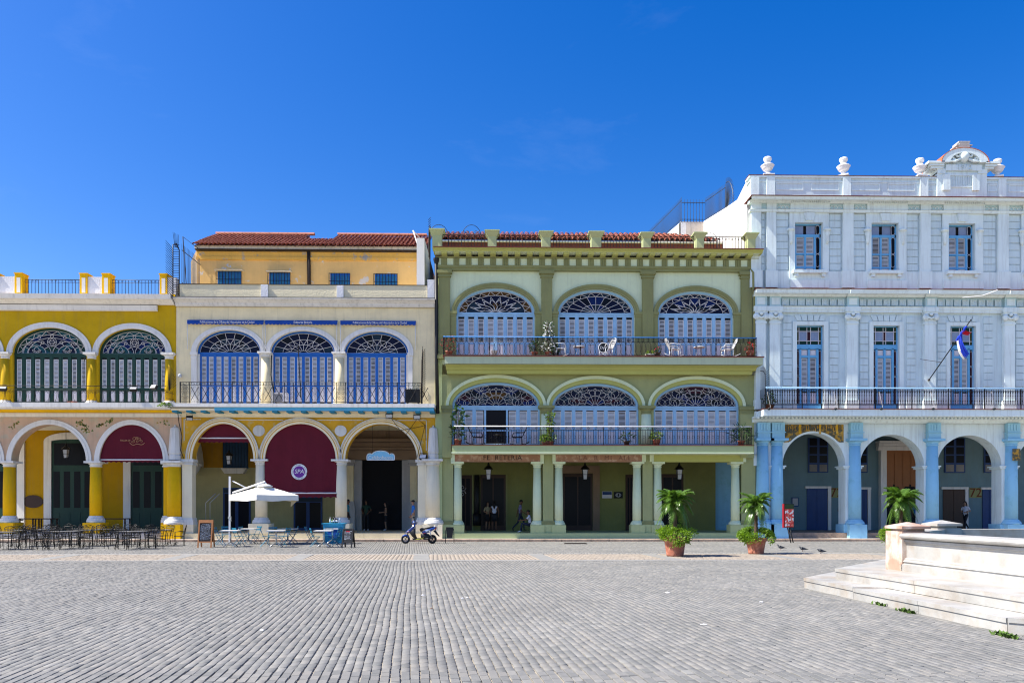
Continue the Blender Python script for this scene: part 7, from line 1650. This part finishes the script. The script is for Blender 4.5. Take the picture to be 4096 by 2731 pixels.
# ------------------------------------------------------------------ pigeons
mat('pigeon', (.045,.05,.06), .6, .3, 20); mat('pigeon_leg', (.3,.08,.06), .6)
def pigeon(px, py, rz, label, head, neck_h):
    x, y = G(px, py); e = empty('pigeon', (x, y, 0), rz, label, 'pigeon', 'pigeons on the square')
    me = bpy.data.meshes.new('body'); J = [(0,0,.1), (.05,0,.125), (.09,0,.13+neck_h*.35), (.11,0,.14+neck_h), (.135,0,.142+neck_h), (.165,0,.135+neck_h), (-.06,0,.1), (-.12,0,.095), (-.18,0,.085), (-.23,0,.08)]
    Rr = [(.055,.06), (.055,.055), (.035,.035), (.024,.024), (.022,.022), (.004,.004), (.05,.05), (.035,.028), (.03,.012), (.022,.006)]
    me.from_pydata(J, [(0,1), (1,2), (2,3), (3,4), (4,5), (0,6), (6,7), (7,8), (8,9)], []); o = bpy.data.objects.new('body', me); me.skin_vertices.new() if hasattr(me.skin_vertices, 'new') else None
    o.modifiers.new('skin', 'SKIN'); o.modifiers.new('sub', 'SUBSURF').levels = 1
    if not len(me.skin_vertices): return e
    for i, r_ in enumerate(Rr): me.skin_vertices[0].data[i].radius = r_
    me.skin_vertices[0].data[0].use_root = True
    m = baked(o); m.materials.clear(); m.materials.append(MATS['pigeon']); m.polygons.foreach_set('use_smooth', [True]*len(m.polygons)); link('body', m, e)
    for s_ in (-1, 1):
        MB().tube([(.0,s_*.025,.06), (.005,s_*.027,.01), (.03,s_*.03,.004)], .005, 4).obj('leg', 'pigeon_leg', e); MB().add([(.06,s_*.05,.12), (-.08,s_*.062,.13), (-.18,s_*.03,.1), (-.06,s_*.064,.07)], [(0,1,2,3) if s_ > 0 else (3,2,1,0)]).obj('wing', 'pigeon', e)
    return e
pigeon(3123, 2198, PI*.9, 'dark pigeon on the square, left of three, head raised', 0, .07); pigeon(3211, 2204, PI*.95, 'dark pigeon on the square, middle of three', 0, .04); pigeon(3284, 2213, PI, 'dark pigeon on the square, right of three, body stretched low', 0, .02)
# ------------------------------------------------------------------ balcony furniture
def garden_chair(m, name, label, loc, rz, group):
    e = empty(name, loc, rz, label, 'chair', group)
    q = MB(); q.tube([(-.25,-.24,.4), (.25,-.24,.4), (.25,.24,.42), (-.25,.24,.42)], .016, 5, closed=True)
    for k in range(6): q.box(-.24+.08*k-.0, -.2+.08*k, -.24, .24, .4, .412)
    q.obj('seat', m, e)
    q = MB(); q.tube([(-.25,.24,.42), (-.27,.42,.8), (-.18,.5,.98), (0,.53,1.04), (.18,.5,.98), (.27,.42,.8), (.25,.24,.42)], .016, 5)
    for k in range(7): u = -.2+.4*k/6; q.tube([(u*.95,.25,.43), (u,.44,.8), (u*.8,.5,.97)], .012, 4)
    for z_, y_ in ((.55,.3), (.68,.37), (.82,.43)): q.tube([(-.24,y_,z_), (0,y_+.01,z_+.05), (.24,y_,z_)], .012, 4)
    q.obj('backrest', m, e)
    for s in (-1, 1):
        q = MB(); q.tube([(s*.26,.36,.66), (s*.3,.1,.66), (s*.3,-.2,.62), (s*.28,-.27,.5), (s*.26,-.24,.4)], .016, 5); q.obj('arm', m, e)
        q = MB(); q.tube([(s*.25,-.4,.1), (s*.25,-.2,.02), (s*.25,.1,.0), (s*.25,.4,.06), (s*.25,.6,.16)], .014, 5); q.obj('rocker', m, e)
        for yy in (-.22, .22): MB().tube([(s*.25,yy,.4), (s*.25,yy*1.1,.02)], .016, 5).obj('leg', m, e)
    return e
def small_table(m, label, loc, group):
    e = empty('garden_table', loc, 0, label, 'table', group)
    MB().lathe([(.28,.5), (.3,.51), (.3,.53), (.28,.54)], 0, 0, 0, 18).obj('top', m, e)
    for k in range(3): a = k*2.09+.4; MB().tube([(.05*math.cos(a),.05*math.sin(a),.5), (.12*math.cos(a),.12*math.sin(a),.25), (.22*math.cos(a),.22*math.sin(a),0)], .014, 5).obj('leg', m, e)
mat('white_iron', (.75,.74,.72), .5)
g1 = 'white garden furniture on the upper green balcony'
garden_chair('white_iron', 'garden_chair', 'white iron chair beside the white-flowered climber on the upper green balcony', (*on2(2244)[:2], on2(0)[2]), PI*.45, g1); garden_chair('white_iron', 'rocking_chair', 'white iron rocking chair before the middle upper green window', (*on2(2425)[:2], on2(0)[2]), -PI*.35, g1)
garden_chair('white_iron', 'rocking_chair', 'white reclined rocking chair left of the small white table, upper green balcony', (*on2(2700)[:2], on2(0)[2]), PI*.5, g1); garden_chair('white_iron', 'garden_chair', 'white iron armchair near the right end of the upper green balcony', (*on2(2910)[:2], on2(0)[2]), -PI*.5, g1)
small_table('white_iron', 'small white table beside the white-flowered climber, upper green balcony', (*on2(2316)[:2], on2(0)[2]), g1); small_table('white_iron', 'small white table between two white chairs, right part of upper balcony', (*on2(2797)[:2], on2(0)[2]), g1)
g2 = 'black iron furniture on the lower green balcony'
garden_chair('iron', 'rocking_chair', 'black rocking chair left of the open door on the lower green balcony', (*on1(1910)[:2], on1(0)[2]), PI*.5, g2); garden_chair('iron', 'rocking_chair', 'black rocking chair right of the open door on the lower green balcony', (*on1(2070)[:2], on1(0)[2]), -PI*.5, g2)
small_table('iron', 'small black table before the open door on the lower green balcony', (*on1(1995)[:2], on1(0)[2]), g2)
# round plate hanging on the upper green railing
e = empty('round_plaque', (X(2414,-1.0), -1.0, Z(1391,2414,-1.0)), 0, 'round black plaque with white letters on the upper green railing', 'plaque')
MB().prism([(.26*math.cos(2*PI*i/24), .26*math.sin(2*PI*i/24)) for i in range(24)], -.01, .01).obj('plate', 'black_plastic', e); MB().tube([(.25*math.cos(2*PI*i/24), -.01, .25*math.sin(2*PI*i/24)) for i in range(24)], .02, 5, closed=True).obj('rim', 'chalk', e); lettering('lettering', 'DyV', .2, (0,-.02,.0), 'chalk', e)
# ------------------------------------------------------------------ air conditioners, floodlights, cables
def aircon(px0, px1, py0, py1, label, Y, bm):
    x0, x1, z0, z1 = X(px0,Y), X(px1,Y), Z(py1,1220,Y), Z(py0,1220,Y); e = empty('air_conditioner', ((x0+x1)/2, Y, z0), 0, label, 'air conditioner', world=True)
    MB().box(x0, x1, Y-.15, Y+.15, z0+.03, z1).obj('case', bm, e)
    q = MB()
    for k in range(9): q.box(x0+.03, x0+(x1-x0)*.62, Y-.165, Y-.151, z0+.06+(z1-z0-.1)*k/9, z0+.075+(z1-z0-.1)*k/9)
    q.obj('grille', 'black_plastic', e); MB().lathe([(.02,0), (.17,0)], 0, 0, 0, 16)
    for xx in (x0+.06, x1-.12): MB().box(xx, xx+.06, Y-.15, Y+.15, z0, z0+.03).obj('foot', 'rust_iron', e)
aircon(1097, 1152, 1572, 1612, 'white air conditioner on the cream balcony beside the left column', -.55, 'panel_white'); aircon(1622, 1680, 1556, 1612, 'dark-fronted air conditioner at the right end of the cream balcony', -.55, 'black_plastic')
def flood(px, py, Y, label, rz=0, tilt=.5, s=1.0, up=False):
    x, z = X(px,Y), Z(py,px,Y); e = empty('floodlight', (x, Y, z), rz, label, 'floodlight', 'floodlights on the facades')
    q = MB().box(-.16*s, .16*s, -.06, .08, -.1*s, .1*s).box(-.18*s, .18*s, -.075, -.06, -.12*s, .12*s); o = q.obj('housing', 'black_plastic', e); o.rotation_euler = (tilt if not up else -tilt, 0, 0)
    g_ = MB().box(-.15*s, .15*s, -.082, -.076, -.09*s, .09*s).obj('lens', 'lamp_glass', e); g_.rotation_euler = o.rotation_euler
    MB().tube([(-.17*s,0,0), (-.17*s,.02,.2*s), (.17*s,.02,.2*s), (.17*s,0,0)], .012, 4).obj('bracket', 'rust_iron', e)
flood(12, 1555, -1.0, 'floodlight on the yellow balcony railing at the left picture edge', .2, -.9); flood(534, 1557, -1.05, 'floodlight on the yellow balcony railing, left of a pair', .1, -.9); flood(616, 1549, -1.05, 'floodlight on the yellow balcony railing, right of a pair', -.4, -.6)
flood(1557, 1661, -.4, 'floodlight under the cream balcony above the right arch', 0, .5); flood(1668, 1666, -.4, 'floodlight under the right end of the cream balcony', 0, .4); flood(758, 1671, -.4, 'floodlight under the left end of the cream balcony', .3, .9, .9); flood(1693, 1828, -.15, 'floodlight on the cream pier capital beside the white pinnacle', -.3, -.5, 1.1)
for i, px in enumerate((3072, 3338, 3520, 3727, 3970)):
    e = empty('floodlight', (X(px,-1.2), -1.2, Z(1636,px,-1.2)), 0, 'small floodlight on a bent arm under the blue balcony, %s' % ('leftmost','second from left','middle one','second from right','rightmost')[i], 'floodlight', 'floodlights under the blue balcony')
    MB().tube([(0,.2,.85), (-.02,.05,.9), (.03,-.02,.5), (.1,-.06,.15), (.06,-.1,.0)], .012, 4).obj('arm', 'stone_grey', e); MB().lathe([(.02,.0), (.07,.03), (.08,.1), (.03,.12)], .02, -.1, -.06, 10).obj('lamp', 'black_plastic', e)
def cable(name, pts, label, r=.014, m='cable', n=14):
    P = []
    for (a_, b_) in zip(pts, pts[1:]):
        a_, b_ = Vector(a_), Vector(b_)
        for i in range(n): t = i/n; P.append(a_.lerp(b_, t)-Vector((0,0,.12*(b_-a_).length*.25*4*t*(1-t)*.3)))
    P.append(Vector(pts[-1])); e = MB().tube(P, r, 4).obj(name, m, label=label, cat='cable')
def fz(px, py, Y=-.06): return (X(px,Y), Y, Z(py,px,Y))
cable('cable', [fz(340,1428,-.3), fz(336,1450,-.3), fz(336,1540,-.3)], 'black cable looping down beside the middle yellow upper column', .02); cable('cable', [fz(1087,1420,-.2), fz(1084,1500,-.25), fz(1093,1560,-.3), fz(1100,1585,-.4)], 'thick black cable down the left cream upper column', .03)
cable('cable', [fz(709,1632,-.5), fz(716,1690,-.1), fz(728,1745,-.1), fz(722,1800,-.1), fz(735,1832,-.2)], 'tangled black cable hanging at the corner between yellow and cream', .02); cable('cable', [fz(1562,1668,-.1), fz(1600,1720,-.05), fz(1660,1710,-.05), fz(1702,1700,-.05), fz(1704,1760,-.05)], 'thin cables draped over the right cream arch', .012); cable('cable', [fz(1670,1672,-.1), fz(1640,1715,-.05), fz(1625,1735,-.05)], 'short thin cable hanging from the right cream floodlight', .012); cable('cable', [fz(1668,1830,-.2), fz(1700,1700,-.06), fz(1672,1676,-.1)], 'thin cable running up beside the cream pinnacle', .012)
cable('cable', [fz(3990,1160,-.8), fz(3930,1182,-.85), fz(3850,1190,-.8)], 'white cable sagging across the middle blue cornice', .02, 'white_metal')
cable('antenna_mast', [fz(1193,1380,-.9), fz(1203,1590,-.9)], 'leaning black rod on the cream balcony railing, middle window', .025)
e = empty('wall_lamp', fz(721,1504,-.1), 0, 'small round wall lamp left of the cream windows', 'lamp'); MB().lathe([(.02,-.1), (.08,-.06), (.1,.02), (.06,.1), (.02,.12)], 0, -.05, 0, 10).obj('globe', 'lamp_glass', e); MB().box(-.03, .03, -.05, .1, -.05, .05).obj('arm', 'iron', e)
# ------------------------------------------------------------------ flag on its leaning pole
mat('flag_blue', (.01,.04,.45), .8, .15, 5); mat('flag_red', (.6,.01,.03), .8)
b0 = Vector((X(3718,-.3), -.25, Z(1519,3718,-.25))); b1 = Vector((X(3885,-2.2), -2.2, Z(1277,3885,-2.2)))
fl = empty('flag', tuple(b0), 0, 'blue white and red flag hanging furled from a leaning pole on the blue house', 'flag', world=True)
MB().tube([b0, b1], .025, 6).obj('pole', 'iron', fl); MB().lathe([(.06,0), (.06,.06), (.03,.1)], b0.x, b0.y, b0.z-.05, 8).obj('socket', 'rust_iron', fl)
MB().tube([b0+(b1-b0)*.3, Vector((X(3680,-.2), -.2, Z(1436,3680,-.2)))], .012, 4).obj('stay', 'rust_iron', fl)
d = (b1-b0)
def cloth(name, t0, t1, drop0, drop1, m, w, ph):
    q = MB(); q.smooth = True; n, k = 8, 12; vs = []
    for j in range(k+1):
        for i in range(n+1):
            t = t0+(t1-t0)*i/n; p = b0+d*t; v = j/k; dr = drop0+(drop1-drop0)*i/n; cx_ = b0+d*((t0+t1)/2)
            xx = p.x*(1-v*.75)+(cx_.x+.2*v+.25*v*v)*(v*.75)+.05*math.sin(i*2.2+ph+v*3); vs.append((xx, p.y+.07*math.sin(i*1.9+ph+v*2)-.02, p.z*(1-v*.6)+(cx_.z)*(v*.6)-dr*v))
    q.add(vs, [(j*(n+1)+i, j*(n+1)+i+1, (j+1)*(n+1)+i+1, (j+1)*(n+1)+i) for j in range(k) for i in range(n)]); return q.obj(name, m, fl)
cloth('blue_fold', .69, .78, 1.1, 1.0, 'flag_blue', .3, 0); cloth('white_fold', .665, .705, 1.0, 1.0, 'white_flower', .2, 1.5); cloth('red_fold', .78, .83, .15, .1, 'flag_red', .2, .7)
MB().tube([b0+d*(.64+.24*i/10)+Vector((.03*math.sin(i*2), -.03, .03*math.cos(i*2))) for i in range(11)], .06, 6).obj('furled_roll', 'flag_blue', fl)
# ------------------------------------------------------------------ people
def tone(n, c): mat(n, c, .7, .08, 8)
tone('skin_brown', (.16,.075,.04)); tone('skin_tan', (.34,.19,.12)); tone('hair_black', (.012,.009,.008)); tone('hair_brown', (.06,.03,.015))
for n_, c_ in (('cloth_blue',(.02,.16,.5)), ('cloth_white',(.66,.66,.72)), ('cloth_black',(.014,.014,.018)), ('cloth_navy',(.02,.025,.05)), ('cloth_green',(.015,.05,.03)), ('cloth_khaki',(.42,.36,.28)), ('cloth_lilac',(.22,.2,.32)), ('cloth_cream',(.45,.36,.2)), ('cloth_teal',(.05,.25,.3)), ('cloth_denim',(.06,.1,.2)), ('shoe_white',(.7,.7,.7)), ('shoe_dark',(.03,.03,.035))): tone(n_, c_)
STAND = dict(pel=(0,0,.95), wai=(0,0,1.08), che=(0,0,1.26), nec=(0,.0,1.45), hd0=(0,-.015,1.53), hd1=(0,-.02,1.62), hd2=(0,-.01,1.69),
    hL=(.095,0,.9), kL=(.10,-.02,.5), aL=(.10,.03,.085), tL=(.11,-.14,.035), hR=(-.095,0,.9), kR=(-.10,-.02,.5), aR=(-.10,.03,.085), tR=(-.11,-.14,.035),
    sL=(.175,0,1.39), eL=(.24,.03,1.13), wL=(.25,-.04,.9), sR=(-.175,0,1.39), eR=(-.24,.03,1.13), wR=(-.25,-.04,.9))
RAD = dict(pel=(.15,.11), wai=(.13,.10), che=(.15,.115), nec=(.055,.055), hd0=(.06,.07), hd1=(.078,.095), hd2=(.055,.065), hL=(.088,.09), hR=(.088,.09), kL=(.056,.058), kR=(.056,.058), aL=(.036,.04), aR=(.036,.04), tL=(.036,.026), tR=(.036,.026), sL=(.062,.062), sR=(.062,.062), eL=(.041,.041), eR=(.041,.041), wL=(.028,.024), wR=(.028,.024))
BONES = [('pel','wai','shirt'), ('wai','che','shirt'), ('che','nec','shirt'), ('nec','hd0','skin'), ('hd0','hd1','skin'), ('hd1','hd2','skin')]
for s in 'LR': BONES += [('pel','h'+s,'pants'), ('h'+s,'k'+s,'pants'), ('k'+s,'a'+s,'shin'), ('a'+s,'t'+s,'shoe'), ('che','s'+s,'shirt'), ('s'+s,'e'+s,'sleeve'), ('e'+s,'w'+s,'skin')]
def person(label, loc, rz, skin, shirt, pants, shoe, pose={}, shorts=False, hair='hair_black', long_hair=False, s=1.0, sleeveless=False, skirt=None, long_sleeve=False):
    J = dict(STAND); J.update(pose); e = empty('person', loc, rz, label, 'person', None)
    names = list(J); idx = {n: i for i, n in enumerate(names)}; V_ = [Vector(J[n]) for n in names]; E = [(idx[a], idx[b]) for a, b, _ in BONES]; RR = [RAD[n] for n in names]; seg = [(a, b, k) for a, b, k in BONES]
    extra = []
    nose = J['hd0'] if 0 else None
    for sd in 'LR':
        w = Vector(J['w'+sd]); f = (w-Vector(J['e'+sd])).normalized(); side = f.cross(Vector((1,0,0)));  side = side.normalized() if side.length > .1 else Vector((0,1,0))
        palm = w+f*.06; V_.append(palm); RR.append((.03,.02)); pi = len(V_)-1; E.append((idx['w'+sd], pi))
        for k, (o_, l_) in enumerate(((-.026,.075), (-.009,.088), (.009,.083), (.025,.065))):
            b1_ = palm+f*.035+side*o_; b2_ = b1_+f*l_*.5+Vector((0,0,-.004)); b3_ = b2_+f*l_*.4+f.cross(side)*.015
            for p_, r_ in ((b1_,.0095), (b2_,.0085), (b3_,.006)): V_.append(p_); RR.append((r_, r_))
            n_ = len(V_); E += [(pi, n_-3), (n_-3, n_-2), (n_-2, n_-1)]
        th = w+f*.03+side*-.035; V_ += [th, th+f*.035-side*.012]; RR += [(.011,.011), (.008,.008)]; E += [(idx['w'+sd], len(V_)-2), (len(V_)-2, len(V_)-1)]
    h1 = Vector(J['hd1']); fwd = Vector((0,-1,0)); V_.append(h1+fwd*.1+Vector((0,0,-.03))); RR.append((.012,.016)); E.append((idx['hd1'], len(V_)-1))
    me = bpy.data.meshes.new('body'); me.from_pydata(V_, E, []); o = bpy.data.objects.new('body', me)
    if hasattr(me.skin_vertices, 'new'): me.skin_vertices.new()
    o.modifiers.new('skin', 'SKIN').use_smooth_shade = True; o.modifiers.new('sub', 'SUBSURF').levels = 1
    for i, r_ in enumerate(RR): me.skin_vertices[0].data[i].radius = r_
    me.skin_vertices[0].data[idx['pel']].use_root = True
    m = baked(o); m.materials.clear()
    mats_ = [skin, shirt, pants, shoe]
    for k in mats_: m.materials.append(MATS[k])
    lim = {'skin': 0, 'shirt': 1, 'pants': 2, 'shin': 0 if shorts else 2, 'shoe': 3, 'sleeve': 0 if sleeveless else 1}
    SG = [(Vector(J[a]), Vector(J[b]), k) for a, b, k in seg]; mi = []
    for p in m.polygons:
        c = p.center; best = (9, 'skin')
        for a, b, k in SG:
            ab = b-a; t = max(0, min(1, (c-a).dot(ab)/max(1e-6, ab.length_squared))); d_ = (a+ab*t-c).length
            if k == 'sleeve' and t > .72 and not long_sleeve: k = 'skin'
            if k == 'pants' and shorts and t > .8: k = 'skin'
            if d_ < best[0]: best = (d_, k)
        mi.append(1 if (long_sleeve and best[1] == 'skin' and c.z < 1.4) else lim[best[1]])
    m.polygons.foreach_set('material_index', mi); m.polygons.foreach_set('use_smooth', [True]*len(m.polygons)); link('body', m, e)
    # hair: a cap over the skull, longer at the back where the hair is long
    h2 = Vector(J['hd1']); q = MB(); q.smooth = True; n, k = 14, 7; vs = []
    for j in range(k+1):
        ph = PI*.52*j/k
        for i in range(n):
            a = 2*PI*i/n; cut = .55 if math.sin(a) < -.5 else 1.0
            p2 = ph*(cut if j == k else 1) if not long_hair else ph*(.6 if math.sin(a) < -.4 else 1)
            vs.append((h2.x+.088*math.sin(p2)*math.cos(a), h2.y+.012+.104*math.sin(p2)*math.sin(a), h2.z+.015+.105*math.cos(p2)))
    q.add(vs, [(j*n+i, (j+1)*n+i, (j+1)*n+(i+1) % n, j*n+(i+1) % n) for j in range(k) for i in range(n)])
    if long_hair:
        q.tube([(h2.x, h2.y+.06, h2.z+.03), (h2.x, h2.y+.1, h2.z-.1), (h2.x, h2.y+.11, h2.z-.24), (h2.x, h2.y+.1, h2.z-.36)], [.075,.085,.07,.02], 10)
    q.obj('hair', hair, e)
    for sd in (-1, 1): MB().lathe([(.003,-.008), (.009,0), (.003,.008)], h2.x+sd*.032, h2.y-.083, h2.z-.005, 8).obj('eye', 'hair_black', e)
    if skirt:
        p_ = Vector(J['pel']); MB().lathe([(.165,.06), (.18,-.1), (.2,-.38), (.195,-.38), (.17,-.1)], p_.x, p_.y, p_.z, 16).obj('skirt', skirt, e)
    e.scale = (s, s, s); return e
AF = .401
def at(px, Y): return (X(px, Y), Y, AF)
lean = dict(wL=(.2,-.18,1.0), wR=(-.2,-.18,1.0), eL=(.23,.06,1.14), eR=(-.23,.06,1.14))
person('man in bright blue t-shirt and beige shorts leaning by the cream pier behind the scooter', at(1653,.35), -PI*.42, 'skin_tan', 'cloth_blue', 'cloth_khaki', 'shoe_dark', dict(wL=(.24,-.1,.93), wR=(-.24,-.1,.93)), True)
person('man in dark green t-shirt and black trousers standing in the stone doorway', at(1465,3.9), 0, 'skin_brown', 'cloth_green', 'cloth_black', 'shoe_white', dict(wL=(.16,-.2,1.02), wR=(-.16,-.2,1.02), eL=(.26,.04,1.14), eR=(-.26,.04,1.14)), s=1.03)
person('woman in black with white sneakers standing inside the stone doorway', at(1543,4.2), -PI*.45, 'skin_tan', 'cloth_black', 'cloth_black', 'shoe_white', dict(wL=(.12,-.26,1.12), wR=(-.12,-.26,1.1), eL=(.22,-.02,1.13), eR=(-.22,-.02,1.13)), True, long_hair=True, s=.95, sleeveless=True)
person('person in teal patterned shirt half hidden behind the right cream column', at(1391,2.0), PI*.5, 'skin_brown', 'cloth_teal', 'cloth_black', 'shoe_dark', s=1.03)
person('woman in white tank top and black skirt at the green arcade door', at(1977,3.2), PI, 'skin_brown', 'cloth_white', 'skin_brown', 'shoe_dark', dict(wL=(.27,-.02,.92)), True, long_hair=True, s=1.0, sleeveless=True, skirt='cloth_black')
person('woman in pale yellow top beside the woman in white at the green door', at(1951,4.0), .5, 'skin_tan', 'cloth_cream', 'skin_tan', 'shoe_dark', dict(wL=(.13,-.25,1.1), wR=(-.14,-.25,1.1)), True, long_hair=True, hair='hair_brown', s=.96, skirt='cloth_black')
walk = dict(kL=(.10,-.2,.53), aL=(.10,-.2,.1), tL=(.11,-.36,.06), kR=(-.10,.12,.5), aR=(-.10,.42,.19), tR=(-.11,.38,.03), wL=(.24,.16,.96), eL=(.22,.12,1.15), wR=(-.22,-.24,1.0), eR=(-.22,-.05,1.13), hd1=(0,-.06,1.62), hd2=(0,-.05,1.69), hd0=(0,-.04,1.53))
person('man in lilac shirt and dark trousers walking right along the green arcade', at(2081,3.0), PI*.5, 'skin_brown', 'cloth_lilac', 'cloth_navy', 'shoe_dark', walk, s=1.02)
sit = dict(pel=(0,.1,.42), wai=(0,.1,.56), che=(0,.07,.74), nec=(0,.04,.93), hd0=(0,.01,1.01), hd1=(0,-.01,1.1), hd2=(0,0,1.17), hL=(.095,.06,.4), hR=(-.095,.06,.4), kL=(.15,-.34,.52), aL=(.15,-.42,.085), tL=(.16,-.58,.035), kR=(-.15,-.34,.52), aR=(-.15,-.36,.085), tR=(-.16,-.52,.035), sL=(.175,.05,.87), eL=(.22,-.12,.68), wL=(.15,-.36,.66), sR=(-.175,.05,.87), eR=(-.22,-.12,.68), wR=(-.15,-.36,.66))
person('man in white t-shirt sitting on the column plinth of the green arcade', (X(2113,.9), .9, AF), -PI*.5, 'skin_brown', 'cloth_white', 'cloth_navy', 'shoe_white', sit)
person('woman in white top with long dark hair walking before the blue arcade doors', at(3862,3.5), -PI*.35, 'skin_tan', 'cloth_white', 'cloth_black', 'shoe_dark', dict(walk, wL=(.16,-.2,1.1), wR=(-.2,.2,1.08)), long_hair=True, s=.98)
person('person in dark clothes half hidden behind the second blue pier', at(3362,3.0), PI*.5, 'skin_brown', 'cloth_black', 'cloth_denim', 'shoe_dark', dict(wL=(.2,-.15,1.0)))
person('person in light blue shirt half hidden behind the third blue pier', at(3664,3.2), PI*.6, 'skin_brown', 'cloth_blue', 'cloth_black', 'shoe_dark')
person('person in white shirt seated in the shade behind the left yellow column', (X(52,2.4), 2.4, AF), PI*.5, 'skin_brown', 'cloth_white', 'cloth_black', 'shoe_dark', sit)
e = empty('stool', (X(52,2.4)-.1, 2.4, AF), 0, 'dark stool under the seated person in white, yellow arcade', 'stool'); MB().box(-.17, .17, -.17, .17, .3, .34).obj('seat', 'dark_door', e)
for a_ in (-1, 1):
    for b_ in (-1, 1): MB().box(a_*.13-.02, a_*.13+.02, b_*.13-.02, b_*.13+.02, 0, .3).obj('leg', 'dark_door', e)
bpy.data.scenes.remove(TMP)
